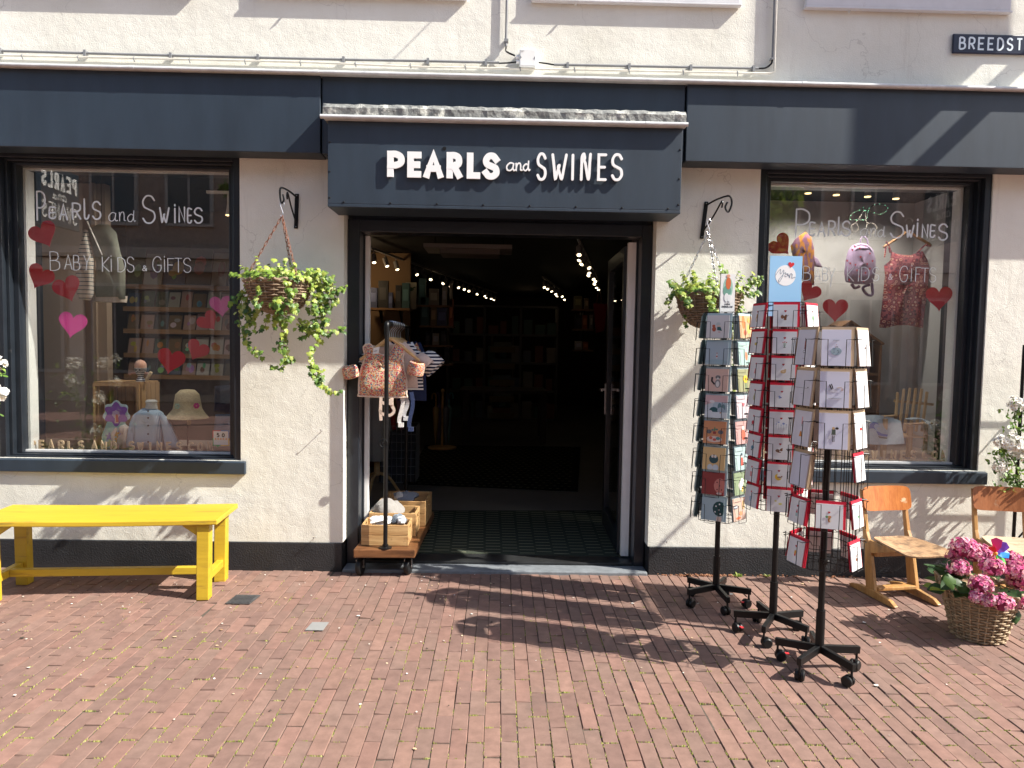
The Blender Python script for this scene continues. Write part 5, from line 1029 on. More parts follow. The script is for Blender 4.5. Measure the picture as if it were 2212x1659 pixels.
    one(0, 4, 'red edged card with a fox holding clover facing the street in the front rack', 'fox with clover', .128, .124, RED); one(5, 4, 'red edged card with a gnome low on the left of the front rack', 'gnome', .124, .126, RED, 3); one(1, 4, 'red edged card with a green dragonfly low on the right of the front rack', 'green dragonfly', .124, .126, RED)
    one(5, 5, 'lowest red edged card with an ice lolly on the left of the front rack', 'ice lolly', .128, .13, RED, 3); one(1, 5, 'lowest red edged card with reindeer on the right of the front rack', 'reindeer', .124, .13, RED)
    for k, i in ((3, 4), (2, 4), (4, 4), (3, 5), (2, 5), (4, 5)):
        one(k, i, 'red edged card turned away low on the far side of the front rack', 'back', .122, .122, RED)['group'] = 'red edged cards low on the far side of the front rack'
racks()
# ---------------------------------------------------------------- clothes trolley, crates, garments
PT = (-.744, -.105)
def trolley():
    t = thing('clothes_trolley', 'rolling clothes rail of black pipe on a rustic wooden board in the doorway', 'clothes rail', (-.745, .35, 0))
    b = MB(); b.hexa([(-.948, -.150, .135), (-.543, -.138, .135), (-.515, .95, .135), (-.92, .94, .135), (-.948, -.150, .192), (-.543, -.138, .192), (-.515, .95, .192), (-.92, .94, .192)]); b.build('platform', M['rustic'], t, bevel=.006)
    for x, y, zf in ((-.915, -.075, 0), (-.595, -.06, 0), (-.89, .86, .035), (-.565, .86, .035)):
        c = MB(); r = (.118-zf)/2*.96; q = V((x, y, zf+r)); ax = V((.97, -.22, 0)).normalized(); c.lathe([(r*.5, -.018), (r*.92, -.016), (r, -.009), (r, .009), (r*.92, .016), (r*.5, .018)], 22, q, axis=ax); w = c.build('caster', M['blackplastic'], t, smooth=True)
        h = MB(); s = V((0, -1, 0))
        for sg in (-1, 1): h.prism([q+ax*sg*.023+V((0, -.03, r*.9)), q+ax*sg*.023+V((0, .02, r*1.05)), q+ax*sg*.023+V((0, .006, -.008)), q+ax*sg*.023+V((0, -.008, -.008))], ax*.003*sg)
        h.box(x-.035, x+.035, y-.03, y+.03, .126, .1345); h.lathe([(.009, -.028), (.009, .028)], 10, q, axis=ax); h.build('fork', M['steel'], w)
    p = MB(); A = V((PT[0], PT[1], .192)); B = V((-.735, .86, .192)); zt = 1.69
    for q in (A, B):
        p.tube([q, V((q.x, q.y, zt-.03))], .0145, 12); p.lathe([(.043, 0), (.043, .008), (.02, .012), (.02, .025), (0, .025)], 18, q); p.lathe([(.018, zt-.075), (.018, zt-.03)], 12, (q.x, q.y, 0)); p.lathe([(.0165, 1.48), (.0165, 1.485)], 12, (q.x, q.y, 0))
    dA = (B-A).normalized(); p.tube(catmull([V((A.x, A.y, zt-.045)), V((A.x, A.y, zt-.014)), V((A.x, A.y, zt))+dA*.014, V((A.x, A.y, zt))+dA*.05], 5), .0185, 12); p.tube([V((A.x, A.y, zt))+dA*.04, V((B.x, B.y, zt))], .0145, 12); p.lathe([(.019, zt-.05), (.019, zt+.012), (0, zt+.014)], 12, (B.x, B.y, 0))
    p.build('pipe_frame', M['black'], t, smooth=True)
    r = MB(); q = V((A.x-.012, A.y-.022, .90)); r.tube([q+V((.026*math.cos(k*.3927), 0, .026*math.sin(k*.3927))) for k in range(16)], .0035, 6, closed=True)
    for k in range(3): a = k*2.094+.5; r.tube([q, q+V((.026*math.cos(a), 0, .026*math.sin(a)))], .003, 5)
    r.tube([q, q+V((.012, .02, 0))], .006, 6); r.build('valve_wheel', M['black'], t, smooth=True)
    return A, dA, zt
RA, RD, RZ = trolley()
def crate(label, x0, x1, y0, y1, z0, z1, rz=0):
    cx, cy = (x0+x1)/2, (y0+y1)/2; t = thing('crate', label, 'crate', (cx, cy, z0), R(rz), 'pine crates on the clothes trolley'); hx, hy, h = (x1-x0)/2, (y1-y0)/2, z1-z0; th = .011
    hs = h/2-.003
    b = MB(); b.box(-hx+.012, hx-.012, -hy+.012, hy-.012, .0005, .008); b.build('bottom', M['crate'], t, world=False)
    for i in range(2):
        za = .001+i*(h/2); zb = za+hs
        for s in (-1, 1):
            b = MB(); b.box(-hx, hx, s*hy-(th if s > 0 else 0), s*hy+(0 if s > 0 else th), za, zb); b.build('slat', M['crate'], t, world=False, bevel=.002)
            b = MB(); xa, xb = (hx-th, hx) if s > 0 else (-hx, -hx+th)
            if i == 1: 
                b.box(xa, xb, -hy+th+.001, -.045, za, zb); b.box(xa, xb, .045, hy-th-.001, za, zb); b.box(xa, xb, -.045, .045, za, za+hs*.28); b.box(xa, xb, -.045, .045, zb-hs*.30, zb)
            else: b.box(xa, xb, -hy+th+.001, hy-th-.001, za, zb)
            b.build('end_board', M['crate'], t, world=False, bevel=.001)
    for sx in (-1, 1):
        for sy in (-1, 1): b = MB(); b.box(sx*(hx-th-.012)-.010, sx*(hx-th-.012)+.010, sy*(hy-th-.012)-.010, sy*(hy-th-.012)+.010, .009, h-.004); b.build('corner_post', M['crate'], t, world=False)
crate('pine crate at the front of the trolley holding folded white and dark cloths', -.915, -.598, -.055, .165, .193, .335)
crate('pine crate behind the front crate holding a grey knitted sun hat', -.905, -.575, .185, .43, .193, .36, -1)
crate('shaded pine crate at the back of the trolley nearest the shop', -.88, -.53, .46, .83, .193, .385, -2)
def soft(mb, c, r, col, lump=.15, rot=None, rings=9, seg=14):
    c = V(c); ph = [rnd.uniform(0, 6) for _ in range(4)]; vs = []
    for i in range(rings+1):
        th = math.pi*i/rings
        for k in range(seg):
            a = 2*math.pi*k/seg; j = 1+lump*(math.sin(a*2+ph[0])*math.sin(th*3+ph[1])+.5*math.sin(a*5+ph[2])*math.sin(th*4+ph[3])); q = V((r[0]*math.sin(th)*math.cos(a)*j, r[1]*math.sin(th)*math.sin(a)*j, r[2]*math.cos(th)*j)); vs.append(c+(rot @ q if rot else q))
    mb.add(vs, [(i*seg+k, (i+1)*seg+k, (i+1)*seg+(k+1) % seg, i*seg+(k+1) % seg) for i in range(rings) for k in range(seg)], col)
def crate_goods():
    rnd.seed(8)
    m = MB(); soft(m, (-.80, .05, .335), (.085, .06, .035), (.70, .69, .68), .2); m.obox((-.80, .0, .355), (.06, .01, .012), (-.005, .035, .0), (0, 0, .0015), (.74, .74, .74)); tag(m.build('folded_cloth', M['vcloth'], smooth=True), 'folded white cloth lying in the front crate of the trolley', 'folded clothes')
    m = MB(); soft(m, (-.68, .06, .345), (.055, .06, .035), (.16, .19, .23), .2); soft(m, (-.66, .03, .345), (.035, .04, .03), (.7, .7, .7), .2); tag(m.build('folded_cloth', M['vcloth'], smooth=True), 'crumpled dark and white cloth lying in the front crate of the trolley', 'folded clothes')
    m = MB(); m.lathe([(0, .075), (.05, .07), (.075, .045), (.085, .01), (.13, -.012), (.127, -.016), (.08, .004), (0, .0)], 26, (-.80, .27, .36), (.27, .255, .24), axis=(-.1, -.45, 1), wob=lambda an, z: 1+.05*math.sin(an*6)+.03*math.sin(an*11+z*90)); tag(m.build('sun_hat', M['vcloth'], smooth=True), 'grey knitted childrens hat lying in the middle crate', 'hat')
    m = MB(); soft(m, (-.70, .62, .38), (.09, .08, .04), (.2, .22, .27), .3); soft(m, (-.75, .6, .39), (.04, .05, .03), (.6, .6, .6), .2); tag(m.build('folded_cloth', M['vcloth'], smooth=True), 'blue grey cloth heaped in the shaded back crate', 'folded clothes')
crate_goods()
def hanger(label, d, half=.19, rot=0):
    q = V((RA.x, RA.y, RZ))+RD*d; t = thing('clothes_hanger', label, 'clothes hanger', q, 0, 'wooden hangers on the clothes rail'); a = R(rot); u = V((math.cos(a), math.sin(a), 0)); o = q+V((0, 0, -.13))
    w = MB(); pts = [o+u*x*half+V((0, 0, z)) for x, z in ((-1, -.115), (-.75, -.075), (-.4, -.02), (-.12, .022), (0, .030), (.12, .022), (.4, -.02), (.75, -.075), (1, -.115))]
    w.tube(catmull(pts, 4), [.0115 if 3 < i < 29 else .0095 for i in range(33)], 8); w.build('wood', M['pine'], t, smooth=True)
    h = MB(); h.tube(catmull([o+V((0, 0, .03)), o+V((0, 0, .08)), o+u*.026+V((0, 0, .115)), q+u*.022+V((0, 0, .016)), q+V((0, 0, .0195)), q-u*.022+V((0, 0, .008)), q-u*.026+V((0, 0, -.012))], 5), .0019, 6); h.build('hook', M['steel'], t, smooth=True)
    return o, u
def clothmat_floral():
    m, t, p = _mat('floral_cloth'); N = t.nodes.new; L = t.links.new; tc = N('ShaderNodeTexCoord'); v = N('ShaderNodeTexVoronoi'); v.inputs['Scale'].default_value = 115; L(tc.outputs['Object'], v.inputs[0])
    sp = N('ShaderNodeSeparateColor'); L(v.outputs['Color'], sp.inputs[0]); cr = N('ShaderNodeValToRGB'); cr.color_ramp.interpolation = 'CONSTANT'; e = cr.color_ramp.elements
    cols = [(0, (.46, .06, .07)), (.22, (.52, .20, .05)), (.38, (.50, .12, .12)), (.52, (.07, .20, .27)), (.68, (.62, .46, .30)), (.80, (.38, .03, .07)), (.92, (.18, .22, .09))]
    e[0].position = 0; e[0].color = (*cols[0][1], 1); e[1].position = cols[1][0]; e[1].color = (*cols[1][1], 1)
    for a, c in cols[2:]: q = e.new(a); q.color = (*c, 1)
    L(sp.outputs[0], cr.inputs[0]); mr = N('ShaderNodeMapRange'); mr.inputs[1].default_value = .5; mr.inputs[2].default_value = .62; L(v.outputs['Distance'], mr.inputs[0]); mx = N('ShaderNodeMix'); mx.data_type = 'RGBA'; L(mr.outputs[0], mx.inputs[0]); L(cr.outputs[0], mx.inputs[6]); mx.inputs[7].default_value = (.60, .44, .30, 1); L(mx.outputs[2], p.inputs[0]); p.inputs['Roughness'].default_value = .85; p.inputs['Specular IOR Level'].default_value = .15
    n = N('ShaderNodeTexNoise'); n.inputs['Scale'].default_value = 22; L(tc.outputs['Object'], n.inputs[0]); b = N('ShaderNodeBump'); b.inputs['Strength'].default_value = .4; b.inputs['Distance'].default_value = .01; L(n.outputs[0], b.inputs['Height']); L(b.outputs[0], p.inputs['Normal']); return m
def stripemat(name, c1, c2, n, axis='Z', duty=.5, rough=.9):
    m, t, p = _mat(name); N = t.nodes.new; L = t.links.new; tc = N('ShaderNodeTexCoord'); s = N('ShaderNodeSeparateXYZ'); L(tc.outputs['Object'], s.inputs[0]); mu = N('ShaderNodeMath'); mu.operation = 'MULTIPLY'; mu.inputs[1].default_value = n; L(s.outputs[axis], mu.inputs[0]); fr = N('ShaderNodeMath'); fr.operation = 'FRACT'; L(mu.outputs[0], fr.inputs[0]); gt = N('ShaderNodeMath'); gt.operation = 'GREATER_THAN'; gt.inputs[1].default_value = duty; L(fr.outputs[0], gt.inputs[0])
    mx = N('ShaderNodeMix'); mx.data_type = 'RGBA'; L(gt.outputs[0], mx.inputs[0]); mx.inputs[6].default_value = (*c1, 1); mx.inputs[7].default_value = (*c2, 1); L(mx.outputs[2], p.inputs[0]); p.inputs['Roughness'].default_value = rough; p.inputs['Specular IOR Level'].default_value = .15; return m
def puffy(mb, outline, c, u, thick, col=(1, 1, 1), layers=6, wave=.004, up=V((0, 0, 1))):
    # padded panel: outline in (a, b) around its centroid, swollen front and back
    n = V((u.y, -u.x, 0)); mx = sum(p[0] for p in outline)/len(outline); mz = sum(p[1] for p in outline)/len(outline); o = V(c); vs = []; m = len(outline)
    for sd in (1, -1):
        for l in range(layers+1):
            f = 1-l/layers; hgt = thick/2*math.sqrt(max(0, 1-f**7))
            for a, b in outline: vs.append(o+u*(mx+(a-mx)*f)+up*(mz+(b-mz)*f)+n*sd*(hgt+wave*math.sin(a*47+b*15)*(1-f)))
    k = (layers+1)*m; fs = []
    for s in range(2):
        for l in range(layers):
            for i in range(m):
                q = (s*k+l*m+i, s*k+l*m+(i+1) % m, s*k+(l+1)*m+(i+1) % m, s*k+(l+1)*m+i); fs.append(q if s == 0 else q[::-1])
    mb.add(vs, fs, col); return [o+u*a+up*b for a, b in outline]
def garments():
    rnd.seed(12); FL = clothmat_floral(); c8 = (1300, 1200, 1.4426)
    pip = mat('cream_piping', (.66, .52, .42), .8); NS = stripemat('navy_stripe', (.70, .68, .66), (.010, .014, .045), 42)
    o, u = hanger('foremost wooden hanger carrying the floral swim vest', .125, .20)
    Y = .02; t = thing('swim_vest', 'floral padded childrens swim vest with armbands on the foremost hanger', 'childrens clothes', (o.x, Y, 1.2)); q = lambda x, y: K(c8, x, y, Y)
    ol = [(222, 270), (262, 255), (290, 300), (340, 318), (385, 295), (412, 248), (462, 268), (448, 330), (455, 400), (470, 450), (470, 545), (455, 562), (210, 555), (196, 540), (198, 450), (215, 380), (232, 330)]
    op = [(p.x-o.x, p.z) for p in [q(*a) for a in ol]][::-1]; m = MB(); b = MB()
    ed = puffy(m, op, V((o.x, Y, 0)), V((1, 0, 0)), .05); m.build('body', FL, t, smooth=True, ang=180); bk = [(222, 272), (262, 258), (330, 272), (412, 252), (462, 270), (450, 340), (460, 540), (215, 540), (225, 340)]; b2 = MB(); puffy(b2, [(p.x-o.x, p.z) for p in [K(c8, *a, Y+.04) for a in bk]][::-1], V((o.x, Y+.045, 0)), V((1, 0, 0)), .03, (.55, .40, .32)); b2.build('back_panel', M['vcloth'], t, smooth=True, ang=180); b.tube(catmull(ed, 3, True), .006, 6, closed=True); b.build('piping', pip, t, smooth=True)
    for cx, cy, rx, h, tilt in ((150, 415, 52, .085, -.35), (528, 395, 55, .095, .35)):
        cc = q(cx, cy)+V((0, -.01, 0)); r = (q(cx+rx, cy)-q(cx, cy)).x*.85; ax = V((tilt*.6, -.15, 1)).normalized(); a = MB(); a.lathe([(r*.8, -h*.5), (r*1.0, -h*.42), (r*1.08, 0), (r*.98, h*.42), (r*.8, h*.5), (r*.66, h*.44), (r*.66, -h*.44), (r*.8, -h*.5)], 24, cc, axis=ax); a.build('armband', FL, t, smooth=True)
    s = MB()
    for pts in ([(325, 560), (322, 640), (325, 695)], [(390, 560), (385, 600), (400, 640), (375, 665), (330, 655), (318, 630)], [(330, 590), (350, 600)]):
        cv = catmull([q(*a)+V((0, -.01, 0)) for a in pts], 6)
        for i in range(len(cv)-1): s.bar(cv[i], cv[i+1], .020, .003, (0, 1, 0))
    s.box(q(372, 575).x, q(396, 575).x, Y-.02, Y-.008, q(380, 605).z, q(380, 570).z); s.build('strap', pip, t)
    g = MB(); A, B = q(272, 262), q(330, 320); g.obox((A+B)/2+V((0, -.04, 0)), V((.021, -.004, .004)), V((0, .0006, 0)), V((.003, 0, .021)), (.74, .74, .75)); g.obox((A+B)/2+V((-.004, -.0412, -.004)), V((.012, -.002, .002)), V((0, .0004, 0)), V((.001, 0, .002)), (.15, .15, .2)); g.build('label_tag', M['paper'], t)
    # following pieces on the rail
    kinds = [(.21, 'second hanger on the rail half hidden by the swim vest', 'pale pink childrens vest hanging directly behind the swim vest', (.62, .48, .42), None),
             (.29, 'third hanger on the rail with navy striped swimwear', 'navy and white striped childrens swim top with short sleeves', None, NS),
             (.38, 'fourth hanger on the rail with pale floral garment', 'white and navy childrens garment between the striped and floral ones', (.68, .68, .70), None),
             (.49, 'fifth hanger on the rail', 'small floral childrens garment deep on the rail', None, FL),
             (.60, 'sixth hanger on the rail near the back pole', 'navy blue childrens garment hanging near the back pole', (.02, .03, .08), None)]
    for i, (d, hl, gl, col, mt) in enumerate(kinds):
        o, u = hanger(hl, d, .19, 4); dx = .035+.014*i; t = thing('childrens_garment', gl, 'childrens clothes', (o.x+dx, o.y, o.z-.3), 0, 'childrens clothes on the rail'); hw, L_ = (.15, .165, .115, .11, .11)[i], (.30, .33, .28, .27, .42)[i]
        ol = [(-.055, .02), (-hw*.8, -.05), (-hw, -.09), (-hw*.92, -.2), (-hw*.98, -L_), (hw*.98, -L_), (hw*.92, -.2), (hw, -.09), (hw*.8, -.05), (.055, .02), (0, -.02)]
        m = MB(); puffy(m, ol[::-1], o+V((dx, 0, -.005)), u, .035, col or (1, 1, 1), wave=.007)
        for s in (-1, 1):
            c_ = o+u*s*(hw+.035)+V((dx, 0, -.125)); ax = V((s*.75, -.1, -.75)).normalized(); q_ = 1.25 if i == 1 else .8; m.lathe([(.045*q_, -.06), (.062*q_, -.02), (.066*q_, .055*q_), (.055*q_, .056*q_), (.05*q_, 0)], 18, c_, col or (1, 1, 1), axis=ax)
        m.build('cloth', mt or M['vcloth'], t, smooth=True, ang=180)
        if i in (1, 3):
            b = MB(); b.tube(catmull([o+u*x+V((dx, -.022, z)) for x, z in ((-.06, .015), (0, -.03), (.06, .015))], 6), .007, 6, col=(.02, .03, .08)); b.build('collar', M['vcloth'], t, smooth=True)
    for x, z0, z1, y, c, lb in ((-.60, 1.23, .99, .05, (.03, .045, .11), 'navy blue strap dangling below the clothes on the rail'), (-.665, 1.22, 1.02, .03, (.70, .68, .64), 'cream buckled strap dangling below the clothes on the rail'), (-.64, 1.19, 1.06, .08, (.6, .6, .62), 'short white strap dangling below the clothes on the rail')):
        m = MB()
        for i in range(8):
            f = i/8; a = V((x+.012*math.sin(f*5), y, z0+(z1-z0)*f)); b_ = V((x+.012*math.sin((f+.125)*5), y, z0+(z1-z0)*(f+.125))); m.bar(a, b_, .026, .003, (0, 1, 0), c)
        m.box(x-.018, x+.018, y-.006, y+.006, z1-.03, z1, c); tag(m.build('strap', M['vcloth']), lb, 'strap')
garments()
# ---------------------------------------------------------------- hearts stuck on the panes
c1, c2, c7 = (0, 600, 2.212), (0, 1300, 2.212), (3000, 650, 2.212)
def hearts():
    r_, r2, pk, pr = (.46, .012, .025), (.50, .07, .08), (.78, .09, .38), (.66, .12, .36)
    L_ = [(c1, 382, 752, 245, 26, r_, 'red heart sticker under the painted capital P in the left pane'), (c1, 358, 1128, 235, -27, r_, 'red heart sticker tilted left at the left edge of the left pane'), (c1, 592, 1232, 245, 20, r_, 'red heart sticker beside the striped knitwear in the left pane'), (c1, 642, 1548, 248, -10, pk, 'bright pink heart sticker alone on the left pane above the plant reflection'), (c1, 1958, 1382, 205, 5, pr, 'purplish pink heart sticker at the right edge of the left pane'), (c1, 1838, 1522, 190, 38, r2, 'tilted pale red heart sticker just below the purplish pink heart'), (c2, 1512, 322, 248, -12, r_, 'sunlit red heart sticker above the straw hat in the left pane'), (c2, 1748, 228, 200, -28, r2, 'pale red heart sticker right of the sunlit red heart'),
          (c7, 268, 742, 215, 45, r_, 'red heart sticker partly hidden behind the blue header card'), (c7, 530, 1150, 200, -30, r_, 'red heart sticker beside the lower edge of the blue header card'), (c7, 756, 1308, 232, 0, r_, 'red heart sticker under the lilac backpack in the right pane'), (c7, 1674, 1204, 242, 3, r_, 'red heart sticker right of the red patterned dress')]
    for cr, x, y, w, a, col, lb in L_:
        Y = .1475; c = K(cr, x, y, Y); s = w/cr[2]/1.852*(Y+DC)/FP; a = R(a); m = MB(); ca, sa = math.cos(a), math.sin(a)
        pts = [(c.x+(p*ca-q*sa)*s, Y, c.z+(p*sa+q*ca)*s*1.0+.05*s) for p, q in heart2(40)]
        m.prism(pts[::-1], (0, .001, 0), col); tag(m.build('heart_sticker', M['paper']), lb, 'heart sticker', 'heart stickers on the panes')
hearts()
def letters():
    wd = woodmat('birch', (.52, .38, .24), (.66, .50, .34), 0, 12)
    seq = [('P', 290), ('E', 372), ('A', 455), ('R', 545), ('L', 625), ('S', 718), ('A', 838), ('N', 922), ('D', 1008), ('S', 1168), ('W', 1245), ('I', 1330), ('N', 1413), ('E', 1498), ('S', 1586), ('C', 1692), ('O', 1775), ('M', 1862)]
    words = [0]*6+[1]*3+[2]*6+[3]*3; wn = ['first word', 'word and', 'word swines', 'last word com']
    def one(ch, x, zb, lb):
        t = thing('wooden_letter', lb, 'wooden letter', (x, .19, zb), 0, 'wooden letters along the window sills'); m = MB(); b = MB(); w = .040 if ch not in 'MW' else .046; w = .020 if ch == 'I' else w
        glyph(m, ch, -w/2, w/2, .006, .072, .0125, lambda a, b_, d: (a, .004-d, b_), .012, False); m.build('letter', wd, t, world=False)
        if ch in 'PEARLNDSWIM': b.box(-w*.62, w*.62, -.012, .010, .0, .006); b.build('foot', wd, t, world=False)
    nth = ['first', 'second', 'third', 'fourth', 'fifth', 'sixth']
    for side in ('left', 'right'):
        cnt = {}
        for (ch, px), wi in zip(seq, words):
            cnt[wi] = cnt.get(wi, 0)+1
            if side == 'left': q = K(c2, px, 1104, .19); zb = .772
            else:
                q0, q1 = K((3350, 1300, 2.37), 265, 1270, .19), K((3350, 1300, 2.37), 1010, 1280, .19); q = q0.lerp(q1, (px-1168)/(1862-1168)); zb = .788
            if q.x < 1.9 and side == 'right': continue
            one(ch, q.x, zb, f'small wooden letter {ch}, {nth[cnt[wi]-1]} of the {["word pearls","word and","word swines","ending com"][wi]} on the {side} window sill')
letters()
def rating():
    Y = .1475; t = thing('rating_sticker', 'square rating sticker reading 5.0 with five stars in the left pane corner', 'sticker', K(c2, 1950, 1000, Y)); A, B = K(c2, 1882, 932, Y), K(c2, 2028, 1070, Y); mx, mz = (A.x+B.x)/2, (A.z+B.z)/2; m = MB()
    for x0, x1, z0, z1, c in ((A.x, mx, mz, A.z, (.62, .07, .05)), (mx, B.x, mz, A.z, (.06, .22, .62)), (mx, B.x, B.z, mz, (.75, .48, .02)), (A.x, mx, B.z, mz, (.05, .40, .12))): m.box(x0, x1, Y, Y+.001, z0, z1, c)
    m.prism([(A.x+.02, Y, B.z), (A.x+.034, Y, B.z-.012), (A.x+.048, Y, B.z)], (0, .001, 0), (.05, .40, .12)); m.build('border', M['paper'], t)
    m = MB(); e = .006; m.box(A.x+e, B.x-e, Y-.0012, Y-.0003, B.z+e, A.z-e, (.76, .76, .76)); m.build('panel', M['paper'], t); m = MB(); to = wall3(Y-.0014); w = B.x-A.x; z = A.z-w*.42
    for ch, f in (('5', .24), ('.', .47), ('0', .56)): glyph(m, ch, A.x+w*f, A.x+w*(f+.18 if ch != '.' else f+.08), z, z+w*.26, w*.055, to, .0004, False, (.01, .01, .01))
    for i in range(5):
        cx, cz = A.x+w*(.18+.16*i), B.z+w*.42; m.prism([(cx+math.sin(k*.6283)*w*(.075 if k % 2 == 0 else .034), Y-.0014, cz+math.cos(k*.6283)*w*(.075 if k % 2 == 0 else .034)) for k in range(10)], (0, -.0004, 0), (.72, .30, .04))
    m.box(A.x+w*.2, B.x-w*.2, Y-.0018, Y-.0014, B.z+w*.27, B.z+w*.285, (.6, .6, .6)); m.box(A.x+w*.3, B.x-w*.3, Y-.0018, Y-.0014, B.z+w*.21, B.z+w*.22, (.6, .6, .6)); m.build('print', M['paper'], t)
rating()
# ---------------------------------------------------------------- bay interiors and the shop inside
def shell():
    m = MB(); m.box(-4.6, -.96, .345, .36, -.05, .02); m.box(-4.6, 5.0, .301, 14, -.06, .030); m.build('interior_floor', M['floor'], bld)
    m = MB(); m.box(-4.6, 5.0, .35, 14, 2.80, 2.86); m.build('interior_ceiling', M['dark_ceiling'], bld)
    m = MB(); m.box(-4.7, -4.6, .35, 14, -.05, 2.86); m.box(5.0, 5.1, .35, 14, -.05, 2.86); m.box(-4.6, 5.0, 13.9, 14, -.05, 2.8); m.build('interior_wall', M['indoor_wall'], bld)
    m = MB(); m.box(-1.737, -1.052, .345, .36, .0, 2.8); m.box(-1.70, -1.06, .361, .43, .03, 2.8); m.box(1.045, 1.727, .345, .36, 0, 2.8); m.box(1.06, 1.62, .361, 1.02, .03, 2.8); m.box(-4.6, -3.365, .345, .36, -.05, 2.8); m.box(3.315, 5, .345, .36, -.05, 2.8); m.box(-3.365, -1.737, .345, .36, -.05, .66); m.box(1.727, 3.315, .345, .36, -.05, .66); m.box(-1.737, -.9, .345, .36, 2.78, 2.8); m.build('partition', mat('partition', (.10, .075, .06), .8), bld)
    # left bay: deck and brown panel with a framed cupboard door
    m = MB(); m.box(-3.6, -1.72, .205, .85, .70, .765); m.box(-3.6, -1.72, .361, .85, .05, .699); m.build('window_deck', mat('deck', (.26, .22, .19), .7), bld)
    m = MB(); x1 = P(212, 700, 1.0).x; m.box(-4.5, x1-.001, 1.0, 1.06, .03, 2.79); m.build('bay_panel', M['bay_brown'], bld)
    m = MB(); zt = P(130, 545, .98).z; xa = P(62, 700, .98).x; m.box(xa, x1-.03, .975, .999, zt-.03, zt); m.box(xa-.03, xa, .975, .999, .8, zt); m.box(x1-.03, x1, .975, .999, .8, 2.79); m.box(x1+.001, x1+.07, 1.0, 1.08, .03, 2.79); m.build('panel_trim', mat('panel_trim', (.30, .22, .16), .6), bld)
    # right bay: deck and grey back wall, white side lining
    m = MB(); m.box(1.62, 3.6, .205, 1.1, .70, .78); m.box(1.62, 3.6, .361, 1.1, .05, .699); m.build('window_deck', mat('deck_r', (.30, .25, .21), .7), bld)
    m = MB(); m.box(1.621, 3.9, 1.101, 1.16, .05, 2.79); m.box(3.42, 3.46, .361, 1.1, .781, 2.79); m.build('bay_back_wall', M['bay_wall'], bld)
shell()
def spot_track(label, a, b, n, on, ln=.075, seed=1, gap=None):
    rnd.seed(seed); a, b = V(a), V(b); t = thing('spot_track', label, 'track light', a); m = MB(); m.bar(a, b, .03, .025); m.build('rail', M['lampgrey'], t)
    for i in range(n):
        f = ((i+.5)/n if not gap else gap[i]); q = a.lerp(b, f); d = V((rnd.uniform(-.6, .6), rnd.uniform(-.9, -.2), -1)).normalized() if not gap else V((rnd.uniform(-.15, .15), -.3, -1)).normalized()
        m = MB(); h = q+V((0, 0, -.09)); m.tube([q, h], .008, 6); m.tube([h-d*.03, h+d*ln], .032, 10); m.build('lamp_head', M['lampgrey'], t, smooth=True)
        if on(i): m = MB(); m.tube([h+d*(ln+.0005), h+d*(ln+.006)], .021, 12); m.build('lamp_lens', M['bulb'], t)
